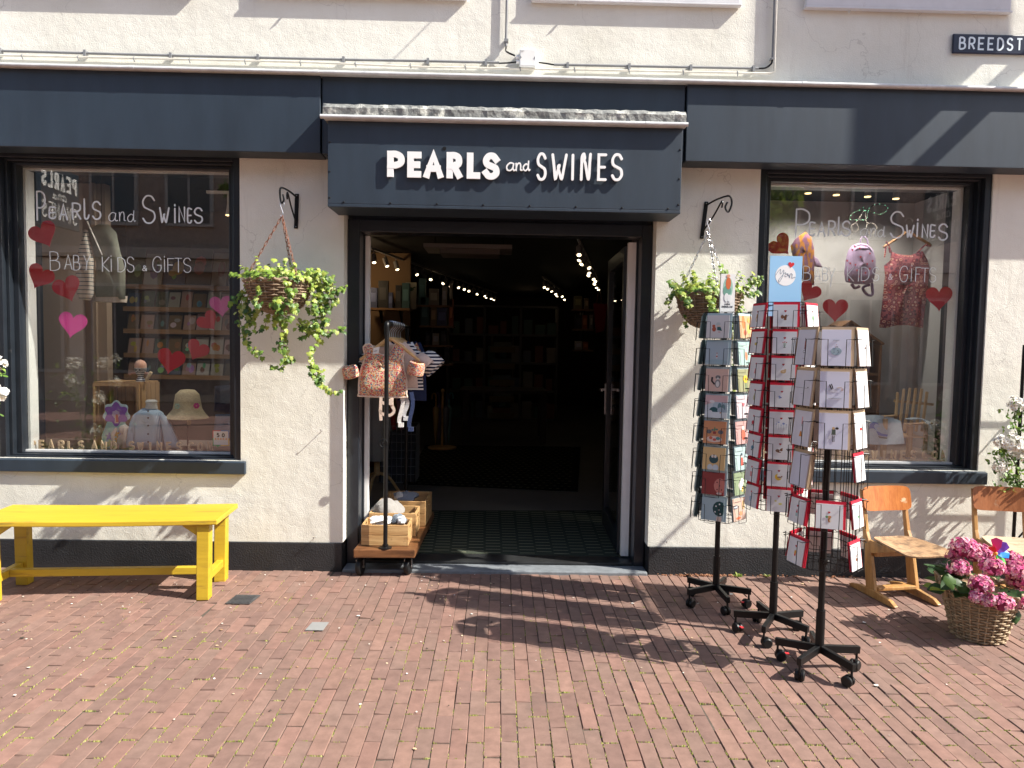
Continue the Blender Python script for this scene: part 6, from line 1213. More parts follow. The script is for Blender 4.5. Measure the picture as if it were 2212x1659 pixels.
def inside():
    rnd.seed(41); i1 = (1400, 850, 1.7015)
    tz = 2.70
    a, b = G(*[( (i1[0]+120/i1[2])/1.852), ((i1[1]+235/i1[2])/1.852)], tz), G((i1[0]+1000/i1[2])/1.852, (i1[1]+550/i1[2])/1.852, tz)
    a2, b2 = G((i1[0]+1550/i1[2])/1.852, (i1[1]+170/i1[2])/1.852, tz), G((i1[0]+1692/i1[2])/1.852, (i1[1]+470/i1[2])/1.852, tz)
    a3, b3 = G((i1[0]+1310/i1[2])/1.852, (i1[1]+440/i1[2])/1.852, tz), G((i1[0]+1470/i1[2])/1.852, (i1[1]+550/i1[2])/1.852, tz)
    ib = spot_track
    ib('spotlight track running along the left side of the dark shop ceiling', a, b, 19, lambda i: i not in (3, 5, 7, 13), .08, 5)
    ib('bright spotlight track running along the right side of the dark shop ceiling', a2, b2, 11, lambda i: True, .08, 9)
    ib('short spotlight track far back in the dark shop', a3, b3, 9, lambda i: i % 4 != 3, .08, 10)
    for (x, y, z, e) in ((-1.9, 4.3, 2.4, 2.6), (-1.2, 8, 2.4, .12), (1.5, 7.5, 2.4, .18), (.6, 11.5, 2.4, .2)):
        l = bpy.data.lights.new('shop_lamp', 'POINT'); l.energy = e; l.color = (1, .70, .40); l.shadow_soft_size = .08; o = bpy.data.objects.new('shop_lamp', l); COL.objects.link(o); o.location = (x, y, z)
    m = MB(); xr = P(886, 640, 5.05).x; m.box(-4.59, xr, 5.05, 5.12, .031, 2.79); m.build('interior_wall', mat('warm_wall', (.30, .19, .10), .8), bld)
    h = thing('ceiling_heater', 'flat pale heater panel hanging below the dark shop ceiling', 'heater', (-.3, 3.3, 2.55)); A, B = K(i1, 500, 208, 3.2), K(i1, 1105, 208, 3.2); m = MB(); m.box(A.x, B.x, 3.2, 3.75, A.z-.045, A.z); m.build('panel', mat('heater_panel', (.34, .30, .26), .5), h); m = MB(); m.box(A.x+.18, B.x-.14, 3.26, 3.7, A.z-.10, A.z-.046); m.build('diffuser', mat('heater_face', (.22, .18, .15), .5), h); m = MB(); m.tube([(A.x+.1, 3.5, A.z), (A.x+.1, 3.5, 2.8)], .006, 5); m.tube([(B.x-.1, 3.5, A.z), (B.x-.1, 3.5, 2.8)], .006, 5); m.build('rod', M['black'], h)
    def mat_(nm, lb, px, col, dash, dl, dz=.0):
        p = [G(x/1, y/1, .032) for x, y in px]; m = MB(); m.prism([V((q.x, q.y, .031)) for q in p], (0, 0, .008), col); d = m; nx, ny = dash
        for i in range(nx):
            for j in range(ny):
                u, v = (i+.5*(j % 2 if nx > 16 else (i % 2)*0)+.3)/nx, (j+.5+(.5 if i % 2 and nx < 16 else 0))/ny
                if u > .97 or v > .98: continue
                e = p[0].lerp(p[1], u).lerp(p[3].lerp(p[2], u), v); d.box(e.x-dl[0], e.x+dl[0], e.y-dl[1], e.y+dl[1], .0391, .0398, (.30, .30, .20))
        tag(m.build(nm, mat(nm+'_pile', vcol=True, rough=.95, spec=.05, bump=.5, bs=200)), lb, 'door mat')
    mat_('door_mat', 'dark green door mat with short pale lines just inside the threshold', [(905, 1196), (1352, 1204), (1306, 1104), (925, 1104)], (.05, .058, .044), (12, 17), (.055, .003))
    mat_('door_mat', 'second dark mat with pale dots further inside the shop', [(870, 1046), (1248, 1062), (1254, 966), (920, 962)], (.014, .016, .013), (24, 22), (.016, .006))
    # shelves with boxes, left wall
    def shelf(lb, pa, pb, Y, dep, items, hmax, cat='shelf'):
        A, B = P(*pa, Y), P(*pb, Y); z = (A.z+B.z)/2; t = thing('wall_shelf', lb, cat, ((A.x+B.x)/2, Y, z)); m = MB(); m.box(A.x, B.x, Y, Y+dep, z-.028, z); m.build('board', M['shelfwood'], t); m = MB()
        for x in (A.x+.15, B.x-.15): m.prism([(x, Y+dep, z-.029), (x, Y+dep, z-.19), (x, Y+.06, z-.029)], (.02, 0, 0))
        m.build('bracket', M['black'], t)
        x = A.x+.02; n = 0
        while x < B.x-.05 and n < items:
            w = rnd.uniform(.05, .15); hh = rnd.uniform(.5, 1)*hmax; c = rnd.choice([(.30, .22, .12), (.34, .30, .24), (.08, .16, .16), (.40, .12, .05), (.10, .12, .22), (.26, .24, .10), (.45, .42, .36), (.05, .05, .05)]); m = MB(); dd = rnd.uniform(.05, .12); x1 = min(x+w, B.x-.01)
            m.box(x, x1, Y+.03, Y+.03+dd, z+.0008, z+hh, c); m.box(x+w*.15, x1-w*.15, Y+.0285, Y+.0295, z+hh*.3, z+hh*.75, tuple(min(.6, q*1.9) for q in c)); tag(m.build('boxed_toy', M['paper']), 'dim boxed toy on the '+lb.replace('wooden ', '', 1).replace(' inside the shop', '').replace(' against the warm lit wall', ''), 'toy box', 'toys on '+lb); x += w+rnd.uniform(.008, .05); n += 1
    shelf('wooden shelf against the warm lit wall at the left inside the shop', (791, 662), (885, 668), 4.6, .3, 12, .36)
    shelf('wooden upper shelf of the tall rack inside the shop', (884, 658), (978, 660), 5.6, .3, 14, .42)
    shelf('wooden second shelf of the tall rack inside the shop', (905, 703), (980, 704), 5.6, .3, 14, .42)
    shelf('wooden third shelf of the tall rack inside the shop', (915, 745), (978, 746), 5.6, .3, 6, .25)
    shelf('wooden low shelf of the tall rack inside the shop', (920, 785), (978, 786), 5.6, .3, 5, .25)
    shelf('wooden shelf high on the right side of the shop', (1238, 667), (1282, 668), 7.0, .3, 7, .3)
    shelf('wooden middle shelf on the right side of the shop', (1240, 710), (1282, 711), 7.0, .3, 7, .25)
    shelf('wooden lower shelf on the right side of the shop', (1240, 755), (1282, 756), 7.0, .3, 6, .25)
    A, B = P(876, 610, 4.9), P(896, 668, 4.9); t = thing('picture_board', 'pale board with green lizard picture standing on the left shelf', 'picture', (A.x, 4.9, B.z)); m = MB(); m.box(A.x, B.x+.02, 4.9, 4.93, B.z, A.z, (.40, .38, .28)); m.build('board', M['vcol'], t); m = MB(); cx = (A.x+B.x)/2; m.prism([(cx+.05*math.cos(k*.5236), 4.899, A.z-.09+.028*math.sin(k*.5236)) for k in range(12)], (0, -.001, 0), (.05, .12, .07)); m.tube([(cx-.06, 4.896, A.z-.14), (cx-.02, 4.896, A.z-.1), (cx+.07, 4.896, A.z-.06)], .009, 5, col=(.05, .12, .07)); m.build('print', M['vcol'], t)
    # cubby shelf at the back wall, table, stand of umbrellas
    A, B = P(968, 660, 9.5), P(1205, 660, 9.5); t = thing('cubby_shelf', 'large pale cubby shelf unit at the back of the shop', 'shelf', ((A.x+B.x)/2, 9.5, .03)); m = MB(); zt = A.z
    for k in range(5): z = .05+(zt-.05)*k/4; m.box(A.x, B.x, 9.5, 9.9, z-.02, z+.02)
    for k in range(4): x = A.x+(B.x-A.x)*k/3; m.box(x-.02, x+.02, 9.5, 9.9, .03, zt)
    m.build('frame', mat('cubby_paint', (.20, .18, .16), .6), t)
    for k in range(4):
        for j in range(9):
            x = A.x+.1+(B.x-A.x-.25)*j/8.2; z = .071+(zt-.05)*k/4; m = MB(); w = rnd.uniform(.12, .2); hh = rnd.uniform(.16, .38); c = rnd.choice([(.4, .36, .3), (.2, .22, .25), (.3, .12, .08), (.12, .2, .16)]); m.box(x, x+w, 9.58, 9.75, z, z+hh, c); tag(m.build('boxed_toy', M['paper']), 'dim boxed toy in the cubby shelf at the back of the shop', 'toy box', 'toys in the cubby shelf')
    t = thing('table', 'dark wooden display table in the middle of the dim shop', 'table', (.15, 6.6, .03)); m = MB(); m.box(-.62, .75, 6.2, 7.2, .80, .85); m.build('tabletop', M['darkwood'], t)
    for x in (-.56, .66):
        for y in (6.26, 7.1): m = MB(); m.box(x, x+.09, y, y+.09, .03, .799); m.build('leg', M['darkwood'], t)
    ux = G(955, 968, .04); t = thing('umbrella_stand', 'round wooden umbrella stand inside the shop on the dark mat', 'umbrella stand', (ux.x, ux.y, .04)); m = MB(); m.lathe([(0, .041), (.21, .041), (.21, .06), (0, .06)], 26, (ux.x, ux.y, 0)); m.build('base', M['pine'], t); m = MB(); m.tube([(ux.x, ux.y, .06), (ux.x, ux.y, .86)], .018, 8); m.blob((ux.x, ux.y, .88), .03, 6, 8); m.build('pole', M['pine'], t, smooth=True)
    for k, c in enumerate([(.08, .30, .34), (.22, .12, .3), (.45, .25, .03), (.04, .06, .14)]):
        a = k*1.57+.6; x, y = ux.x+.11*math.cos(a), ux.y+.11*math.sin(a); t = thing('umbrella', ['childrens umbrella with turquoise handle in the wooden stand', 'childrens umbrella with purple handle in the wooden stand', 'childrens umbrella with yellow handle in the wooden stand', 'dark blue childrens umbrella in the wooden stand'][k], 'umbrella', (x, y, .07)); m = MB(); m.lathe([(.004, .10), (.03, .3), (.05, .62), (.02, .66)], 12, (x, y, 0), tuple(q*.6+.08 for q in c), wob=lambda an, z: 1+.2*math.sin(an*6)); m.build('folded_canopy', M['vcol'], t, smooth=True); m = MB(); m.tube(catmull([(x, y, .66), (x, y, .78), (x+.02*math.cos(a), y, .84), (x+.06*math.cos(a), y, .83), (x+.07*math.cos(a), y, .76)], 5), .012, 6, col=c); m.build('handle', M['vcol'], t, smooth=True)
    # rotating toy tower and wicker bin near the trolley
    q = G(1083, 908, .03); t = thing('toy_stand', 'narrow cardboard toy stand on castors in the middle of the dim shop', 'display stand', (q.x, q.y, .03))
    for k in range(5):
        m = MB(); z = .08+k*.33; m.box(q.x-.25, q.x+.25, q.y-.16, q.y+.16, z, z+.02, (.3, .22, .12)); m.box(q.x-.25, q.x+.25, q.y-.17, q.y-.161, z, z+.12, (.28, .2, .1)); m.box(q.x-.18, q.x+.18, q.y-.12, q.y+.1, z+.021, z+.21, rnd.choice([(.16, .2, .22), (.3, .12, .06), (.2, .2, .16)])); m.box(q.x-.23, q.x-.2, q.y+.1, q.y+.15, z+.021, z+.33, (.2, .15, .1)); m.box(q.x+.2, q.x+.23, q.y+.1, q.y+.15, z+.021, z+.33, (.2, .15, .1)); m.build('tier', M['vcol'], t)
    b0 = G(862, 1043, .03); t = thing('wire_bin', 'grey wire mesh bin holding rolls of wrapping paper inside the doorway', 'bin', (b0.x, b0.y, .03)); m = MB(); x0, x1, y0, y1, h = b0.x-.24, b0.x+.18, b0.y, b0.y+.35, .62
    for k in range(8): z = .035+h*k/7; m.tube([(x0, y0, z), (x1, y0, z), (x1, y1, z), (x0, y1, z)], .003, 4, closed=True)
    for k in range(9): x = x0+(x1-x0)*k/8; m.tube([(x, y0, .035), (x, y0, .035+h)], .003, 4)
    for k in range(7): y = y0+(y1-y0)*k/6; m.tube([(x1, y, .035), (x1, y, .035+h)], .003, 4)
    m.build('mesh', mat('bin_wire', (.30, .30, .32), .5), t); m = MB(); m.box(x0+.015, x1-.015, y0+.015, y1-.015, .036, .6); m.build('lining', mat('bin_lining', (.05, .05, .06), .9), t)
    for k, c in enumerate([(.45, .08, .16), (.50, .05, .05), (.55, .25, .3)]):
        x = x0+.08+k*.09; m = MB(); m.tube([(x, y0+.15, .55), (x-.10, y0+.15, 1.18)], .026, 10, col=c); tag(m.build('wrapping_roll', M['vcol']), ['crimson roll of wrapping paper leaning in the wire bin', 'red dotted roll of wrapping paper leaning in the wire bin', 'pink roll of wrapping paper leaning in the wire bin'][k], 'wrapping paper')
    m = MB(); e = P(815, 880, 2.2); m.lathe([(.10, .40), (.13, .75), (.11, 1.05), (.14, 1.35), (.05, 1.42)], 20, (e.x, 2.2, 0), (.34, .32, .29), wob=lambda an, z: 1+.06*math.sin(an*9)); tag(m.build('hanging_dress', M['vcloth'], smooth=True), 'pale grey childrens dress on a wooden dress form inside the doorway', 'dress'); m = MB(); m.tube([(e.x, 2.2, .38), (e.x, 2.2, .25)], .03, 8)
    for a in (0.3, 2.4, 4.5): m.tube(catmull([(e.x, 2.2, .28), (e.x+.12*math.cos(a), 2.2+.12*math.sin(a), .22), (e.x+.24*math.cos(a), 2.2+.24*math.sin(a), .045)], 4), .016, 6)
    tag(m.build('dress_form_stand', M['pine'], smooth=True), 'pale wooden three legged stand of the dress form inside the doorway', 'stand')
    t = MB(); A = P(793, 930, 3.2); t.box(-4.5, -1.35, 3.9, 4.0, .03, 1.25, (.16, .02, .03)); tag(t.build('counter', M['vcol']), 'dark red counter front at the left inside the shop', 'counter')
    m = MB(); A, B = P(1283, 620, 6.0), P(1300, 700, 6.0); m.prism([(A.x, 6, A.z-.25), (B.x+.08, 6, A.z-.25), (B.x+.04, 6, B.z-.1), (A.x+.05, 6, B.z-.14)], (0, .06, 0), (.22, .01, .015)); m.tube([(A.x+.05, 6.03, A.z-.25), (A.x+.09, 6.03, A.z+.05), (A.x+.13, 6.03, A.z-.25)], .012, 5, col=(.12, .05, .03)); tag(m.build('tote_bag', M['vcloth']), 'dark red tote bag hanging near the open door leaf', 'bag')
inside()
# ---------------------------------------------------------------- left window display
def spotlamp(p, e, d=(0, .25, -1)):
    l = bpy.data.lights.new('display_lamp', 'SPOT'); l.energy = e; l.color = (1, .92, .82); l.spot_size = R(120); l.spot_blend = .8; l.shadow_soft_size = .03; o = bpy.data.objects.new('display_lamp', l); COL.objects.link(o); o.location = p; o.rotation_euler = V(d).to_track_quat('-Z', 'Y').to_euler()
def left_display():
    rnd.seed(51); zd = .766
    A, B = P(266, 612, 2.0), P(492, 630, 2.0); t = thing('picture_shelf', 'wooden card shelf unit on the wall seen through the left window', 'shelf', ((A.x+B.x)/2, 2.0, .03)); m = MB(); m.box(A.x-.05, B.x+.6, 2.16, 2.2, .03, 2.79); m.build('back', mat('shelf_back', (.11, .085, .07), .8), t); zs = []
    for y in (618, 666, 714, 766, 812):
        z = P(350, y, 2.0).z; zs.append(z); m = MB(); m.box(A.x, B.x+.5, 2.0, 2.159, z-.03, z); m.box(A.x, B.x+.5, 1.99, 2.0-.0005, z-.03, z+.012); m.build('board', M['shelfwood'], t)
    nm = ['top', 'second', 'third', 'fourth', 'lowest']
    for r, z in enumerate(zs):
        x = A.x+.02; n = 0
        while x < B.x+.3:
            w = rnd.uniform(.10, .125) if r else rnd.choice([.20, .14, .17, .22]); h = rnd.uniform(.15, .185) if r else rnd.uniform(.28, .4)
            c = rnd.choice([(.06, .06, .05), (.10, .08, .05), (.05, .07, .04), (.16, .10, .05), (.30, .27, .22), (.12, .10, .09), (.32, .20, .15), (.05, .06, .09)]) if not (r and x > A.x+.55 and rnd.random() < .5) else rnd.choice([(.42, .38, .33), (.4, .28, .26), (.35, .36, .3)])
            m = MB(); u, v, q = V((1, 0, 0)), V((0, .28, .96)), V((0, -.96, .28)); o = V((x, 2.02, z+.001)); m.hexa([o, o+u*w, o+u*w-q*.004, o-q*.004, o+v*h, o+u*w+v*h, o+u*w+v*h-q*.004, o+v*h-q*.004], c)
            c2_ = rnd.choice([(.3, .22, .06), (.16, .2, .10), (.35, .12, .06), (.12, .12, .12), (.3, .3, .28), (.10, .16, .2)])
            for k in range(rnd.randint(1, 3)):
                cx, cy, rx, ry = rnd.uniform(.3, .7), rnd.uniform(.3, .7), rnd.uniform(.1, .28), rnd.uniform(.1, .25); m.prism([o+u*w*(cx+rx*math.cos(s*.785))+v*h*(cy+ry*math.sin(s*.785))+q*(.0006+k*.0004) for s in range(8)], -q*.0005, tuple(min(.6, e*rnd.uniform(.5, 1.6)) for e in c2_))
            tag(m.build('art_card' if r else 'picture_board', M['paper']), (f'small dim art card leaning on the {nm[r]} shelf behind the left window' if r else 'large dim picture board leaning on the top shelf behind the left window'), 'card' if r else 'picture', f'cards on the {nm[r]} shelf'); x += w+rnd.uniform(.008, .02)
    # wooden crate on end
    Y = .42; A, B = K(c2, 820, 515, Y), K(c2, 1235, 1085, Y); t = thing('display_crate', 'slatted pine crate standing on end in the left window display', 'crate', ((A.x+B.x)/2, Y, zd)); z1 = A.z; x0, x1, y1 = A.x, B.x, Y+.30
    for nm_, bx in (('frame', [(x0, x0+.018, Y, Y+.018, zd, z1), (x1-.018, x1, Y, Y+.018, zd, z1), (x0, x0+.018, y1-.018, y1, zd, z1), (x1-.018, x1, y1-.018, y1, zd, z1), (x0+.0185, x1-.0185, Y, Y+.012, z1-.02, z1)]), ('slat', [(x0, x1, Y+.02+i*.07, Y+.083+i*.07, z1+.001, z1+.011) for i in range(4)]+[(x0+.02+i*.063, x0+.078+i*.063, y1+.0005, y1+.011, zd, z1) for i in range(5)]+[(x0-.011, x0-.0005, Y+.02+i*.07, Y+.083+i*.07, zd, z1) for i in range(4)]+[(x1+.0005, x1+.011, Y+.02+i*.07, Y+.083+i*.07, zd, z1) for i in range(4)])):
        m = MB()
        for b in bx: m.box(*b)
        m.build(nm_, woodmat('crate_upright', (.36, .20, .08), (.50, .31, .14), 2, 6) if nm_ == 'frame' else bpy.data.materials['crate_upright'], t)
    zt = z1+.0115
    # egg cup plush
    Yp = .52; e = K(c2, 1245, 500, Yp); t = thing('plush_toy', 'plush boiled egg in a striped cup sitting on the upright crate', 'plush toy', (e.x, Yp, zt)); s = (K(c2, 1345, 500, Yp).x-e.x)
    m = MB(); m.lathe([(.0, 0), (s*.38, 0), (s*.40, s*.1), (s*.20, s*.42), (s*.42, s*.85), (s*.52, s*1.22), (0, s*1.24)], 20, (e.x, Yp, zt)); m.build('striped_cup', stripemat('plush_stripe', (.62, .62, .62), (.04, .05, .07), 72), t, smooth=True)
    m = MB(); m.blob((e.x, Yp, zt+s*1.42), (s*.5, s*.5, s*.52), 10, 16, (.62, .36, .26)); m.build('egg', M['vcloth'], t, smooth=True); m = MB()
    for sx in (-1, 1): m.blob((e.x+sx*s*.16, Yp-s*.47, zt+s*1.05), s*.05, 5, 8, (.01, .01, .01))
    m.tube(catmull([(e.x-s*.1, Yp-s*.49, zt+s*.95), (e.x, Yp-s*.5, zt+s*.9), (e.x+s*.1, Yp-s*.49, zt+s*.95)], 4), s*.02, 5, col=(.01, .01, .01)); m.build('face', M['vcol'], t)
    for sx in (-1, 1): m = MB(); m.tube(catmull([(e.x+sx*s*.4, Yp, zt+s*.75), (e.x+sx*s*.7, Yp-.01, zt+s*.75), (e.x+sx*s*.95, Yp-.01, zt+s*.62)], 4), s*.1, 6, col=(.45, .25, .2)); m.build('arm', M['vcloth'], t, smooth=True)
    a, b = K(c2, 1295, 490, .48), K(c2, 1340, 415, .48); m = MB(); m.tube([a, a.lerp(b, .08), a.lerp(b, .92), b], [s*.10, s*.15, s*.15, s*.10], 10, col=(.55, .42, .24)); m.blob(b+V((-.004, -s*.14, -.012)), s*.03, 4, 6, (.02, .02, .02)); tag(m.build('plush_stick', M['vcloth'], smooth=True), 'small tan bread stick plush leaning beside the egg plush', 'plush toy')
    # flower shaped book
    Y = .33; f = K(c2, 1028, 790, Y); r = (K(c2, 1142, 790, Y).x-f.x); t = thing('shaped_book', 'flower shaped picture book standing in front of the upright crate', 'book', (f.x, Y, zd)); m = MB()
    def fl(rr, d, col, am=.10, cx=f.x, cz=f.z, n=7): m.prism([(cx+rr*(1+am*math.cos(n*s*.1309))*math.sin(s*.1309), Y-d, cz+rr*(1+am*math.cos(n*s*.1309))*math.cos(s*.1309)) for s in range(48)], (0, .0012, 0), col)
    m.prism([(f.x-r*1.1, Y, zd+.002), (f.x+r*.75, Y, zd+.002), (f.x+r*.9, Y, f.z-r*1.5), (f.x+r*.5, Y, f.z-r*.5), (f.x-r*.7, Y, f.z-r*.6), (f.x-r*1.15, Y, f.z-r*1.7)], (0, .02, 0), (.36, .55, .48)); fl(r, -.004, (.50, .66, .66)); fl(r*.84, .0015, (.20, .07, .36), .16, n=6); fl(r*.3, .003, (.50, .36, .52), .1)
    m.prism([(f.x-r*.1, Y-.005, f.z-r*.7), (f.x+r*.2, Y-.005, f.z-r*.7), (f.x+r*.13, Y-.005, f.z-r*.1), (f.x-r*.06, Y-.005, f.z-r*.1)], (0, .001, 0), (.55, .42, .34)); m.prism([(f.x+r*.02, Y-.007, f.z-r*.6), (f.x+r*.22, Y-.007, f.z-r*.6), (f.x+r*.16, Y-.007, f.z), (f.x+r*.0, Y-.007, f.z)], (0, .001, 0), (.4, .06, .04))
    for dx, dz, c in ((-.55, -1.75, (.24, .2, .45)), (-.05, -1.55, (.6, .32, .04)), (.45, -1.4, (.24, .2, .45)), (.1, -2.0, (.6, .32, .04)), (-.5, -2.3, (.5, .5, .2))): fl(r*.24, .003, c, .35, f.x+dx*r, max(zd+.03, f.z+dz*r), 5)
    m.build('cover', M['paper'], t)
    # plush rabbit lying
    g = K(c2, 1085, 960, .30); t = thing('plush_toy', 'pale beige plush rabbit half hidden behind the blue cardigan', 'plush toy', (g.x, .30, zd)); m = MB(); soft(m, (g.x, .32, zd+.06), (.045, .04, .06), (.52, .44, .37), .06); soft(m, (g.x+.012, .30, zd+.145), (.035, .034, .036), (.55, .47, .40), .05); m.build('body', M['vcloth'], t, smooth=True)
    for dx in (-.03, .03): m = MB(); m.tube([(g.x+dx, .27, zd+.16), (g.x+dx*1.5, .25, zd+.11), (g.x+dx*1.3, .25, zd+.06)], [.009, .014, .008], 8, col=(.50, .42, .35)); m.build('ear', M['vcloth'], t, smooth=True)
    m = MB(); soft(m, (g.x-.03, .25, zd+.028), (.03, .03, .027), (.34, .22, .17), .05); m.build('paw', M['vcloth'], t, smooth=True)
    # cardigan on a bust
    Y = .32; cr = c2; q = lambda x, y: K(cr, x, y, Y); o = q(1315, 1090); m = MB(); L_ = [(1265, 735), (1375, 735), (1440, 775), (1490, 830), (1560, 1000), (1585, 1060), (1560, 1095), (1070+60, 1095), (1128, 1010), (1160, 860), (1195, 780)]
    t = thing('cardigan', 'pale blue ribbed childrens cardigan on a bust in the left window', 'cardigan', (o.x, Y, zd)); m = MB(); body = [(1265, 735), (1370, 735), (1425, 765), (1445, 850), (1465, 1095), (1205, 1095), (1215, 850), (1225, 760)]; BL_ = stripemat('blue_rib', (.30, .40, .50), (.46, .55, .62), 150, 'X')
    def pan(pts, th, y): 
        mm = MB(); pp = [(K(cr, *a, y).x-o.x, K(cr, *a, y).z) for a in pts]; puffy(mm, pp[::-1], V((o.x, y, 0)), V((1, 0, 0)), th, wave=.003); return mm
    pan(body, .15, Y).build('body', BL_, t, smooth=True, ang=180); pan([(1225, 765), (1190, 785), (1160, 860), (1128, 1010), (1122, 1098), (1200, 1098), (1215, 900), (1232, 820)], .07, Y-.02).build('sleeve', BL_, t, smooth=True, ang=180); pan([(1420, 765), (1470, 810), (1510, 880), (1588, 1060), (1580, 1098), (1470, 1098), (1440, 900)], .07, Y-.02).build('sleeve', BL_, t, smooth=True, ang=180)
    b = MB()
    for y in (762, 822, 890, 965, 1035): p_ = K(cr, 1312, y, Y-.08); b.lathe([(.0062, 0), (.0062, .003), (.003, .0035)], 12, p_, (.06, .04, .035), axis=(0, -1, 0))
    b.build('button', M['vcol'], t); m = MB(); nk = K(cr, 1340, 690, Y); m.lathe([(.042, -.04), (.036, -.01), (.040, .012), (.030, .022), (0, .020)], 18, nk, (.52, .50, .46)); tag(m.build('bust_neck', M['vcloth'], smooth=True), 'cream cloth neck of the bust rising from the blue cardigan', 'bust')
    # straw hat on a stand
    Y = .40; hc = K(c2, 1660, 790, Y); r = (K(c2, 1835, 800, Y).x-K(c2, 1480, 800, Y).x)/2; zt_ = K(c2, 1655, 568, Y).z; t = thing('straw_hat', 'cream crocheted straw hat with flowers on a stand in the left window', 'hat', (hc.x, Y, hc.z)); hh = zt_-hc.z; m = MB()
    m.lathe([(0, hh), (r*.34, hh*.97), (r*.55, hh*.80), (r*.62, hh*.5), (r*.68, hh*.22), (r*.86, hh*.02), (r*1.02, -hh*.14), (r*1.0, -hh*.15), (r*.82, 0), (r*.62, hh*.2), (r*.5, hh*.7), (0, hh*.93)], 40, hc, wob=lambda an, z: 1+(.03*math.sin(an*5) if z < .05*hh else 0))
    sm_ = mat('crochet_straw', (.55, .45, .27), .85, var=.25, vs=90, bump=1.0, bs=150, bd=.006); m.build('crochet', sm_, t, smooth=True); m = MB()
    for x, y, c in ((1570, 720, (.36, .46, .38)), (1740, 715, (.50, .05, .22))):
        p_ = K(c2, x, y, Y-r*.62); 
        for k in range(6): a = k*1.047; m.blob(p_+V((math.cos(a)*.013, -.003, math.sin(a)*.013)), (.0095, .003, .0095), 5, 8, c)
    m.build('crochet_flower', M['vcloth'], t); m = MB(); m.tube([(hc.x, Y, zd), (hc.x, Y, hc.z+hh*.8)], .006, 6); m.lathe([(.06, zd), (.06, zd+.006), (0, zd+.008)], 20, (hc.x, Y, 0)); tag(m.build('hat_stand', M['black']), 'thin black stand carrying the straw hat in the left window', 'hat stand')
    m = MB(); p_ = K(c2, 1672, 865, Y-.03); m.box(p_.x-.014, p_.x+.014, Y-.03, Y-.0292, p_.z-.018, p_.z+.018, (.45, .36, .24)); tag(m.build('price_tag', M['paper']), 'small brown paper tag hanging under the straw hat', 'tag')
    # hanging striped knit and grey green overall
    Y = .62; q = lambda x, y: K(c1, x, y, Y); o = q(900, 700); t = thing('knit_jumper', 'cream jumper with blue stripes hanging in the left window', 'jumper', (o.x, Y, o.z)); pts = [(770, 705), (800, 720), (850, 990), (850, 1280), (820, 1335), (720, 1320), (700, 1260), (695, 1020), (720, 900)]
    m = MB(); m_ = [(q(*a).x-o.x, q(*a).z) for a in pts]; puffy(m, m_[::-1], V((o.x, Y-.03, 0)), V((1, 0, 0)), .06); m.build('sleeve', stripemat('knit_stripe', (.60, .54, .46), (.05, .10, .15), 33, 'Z', .80), t, smooth=True, ang=180); m = MB(); puffy(m, [(q(*a).x-o.x, q(*a).z) for a in [(800, 1280), (1110, 1290), (1105, 1350), (800, 1345)]][::-1], V((o.x, Y+.03, 0)), V((1, 0, 0)), .05, (.55, .48, .40)); m.build('hem', M['vcloth'], t, smooth=True)
    t = thing('overall', 'grey green childrens overall hanging over the striped jumper in the left window', 'overall', (o.x, Y, o.z)); pts = [(780, 700), (880, 650), (960, 660), (1030, 730), (1060, 880), (1110, 1060), (1110, 1320), (1060, 1325), (1040, 1300), (850, 1300), (835, 1250), (850, 1000)]; m = MB(); puffy(m, [(q(*a).x-o.x, q(*a).z) for a in pts][::-1], V((o.x, Y, 0)), V((1, 0, 0)), .05, (.20, .21, .17), wave=.008); m.build('cloth', M['vcloth'], t, smooth=True, ang=180); m = MB(); a, b = q(795, 640), q(925, 930); m.bar(a+V((0, -.035, 0)), b+V((0, -.035, 0)), .004, .014, (0, 1, 0), (.6, .58, .54)); m.build('strap', M['vcloth'], t); m = MB(); m.tube([q(900, 700), V((q(900, 700).x, Y, 2.79))], .002, 4); m.build('cord', M['black'], t)
    # garments at the right edge
    Y = .5; q = lambda x, y: K(c2, x, y, Y); o = q(1960, 600); m = MB(); puffy(m, [(q(*a).x-o.x, q(*a).z) for a in [(1900, 540), (2150, 520), (2150, 780), (2010, 790), (1960, 770), (1890, 770)]][::-1], V((o.x, Y, 0)), V((1, 0, 0)), .06, (.012, .018, .04), wave=.008); tag(m.build('trousers', M['vcloth'], smooth=True), 'dark navy childrens trousers at the right edge of the left window', 'trousers')
    m = MB(); puffy(m, [(q(*a).x-o.x, q(*a).z) for a in [(1915, 790), (2150, 785), (2150, 960), (1900, 940)]][::-1], V((o.x, Y-.02, 0)), V((1, 0, 0)), .06, (.22, .32, .40), wave=.008); tag(m.build('shorts', M['vcloth'], smooth=True), 'faded blue childrens shorts behind the rating sticker', 'shorts')
    l = thing('display_spot', 'small lit spotlight at the top right of the left window display', 'spotlight', K(c1, 2020, 560, .6)); p_ = K(c1, 2025, 575, .6); m = MB(); m.tube([p_+V((0, 0, .16)), p_+V((0, 0, .07))], .012, 8); m.tube([p_+V((0, 0, .08)), p_+V((0, 0, .03)), p_], [.012, .018, .026], 12); m.build('lamp_head', M['white'], l, smooth=True); m = MB(); m.tube([p_+V((0, 0, -.0005)), p_+V((0, 0, -.006))], .022, 12); m.build('lamp_lens', M['bulb_dim'], l); spotlamp(p_+V((0, 0, -.02)), 34, (-.9, .1, -.8)); m = MB(); e = K(c1, 1830, 360, .6); m.bar(V((e.x, .6, p_.z+.165)), V((e.x+.5, .6, p_.z+.165)), .025, .02); m.build('rail', M['white'], l)
left_display()
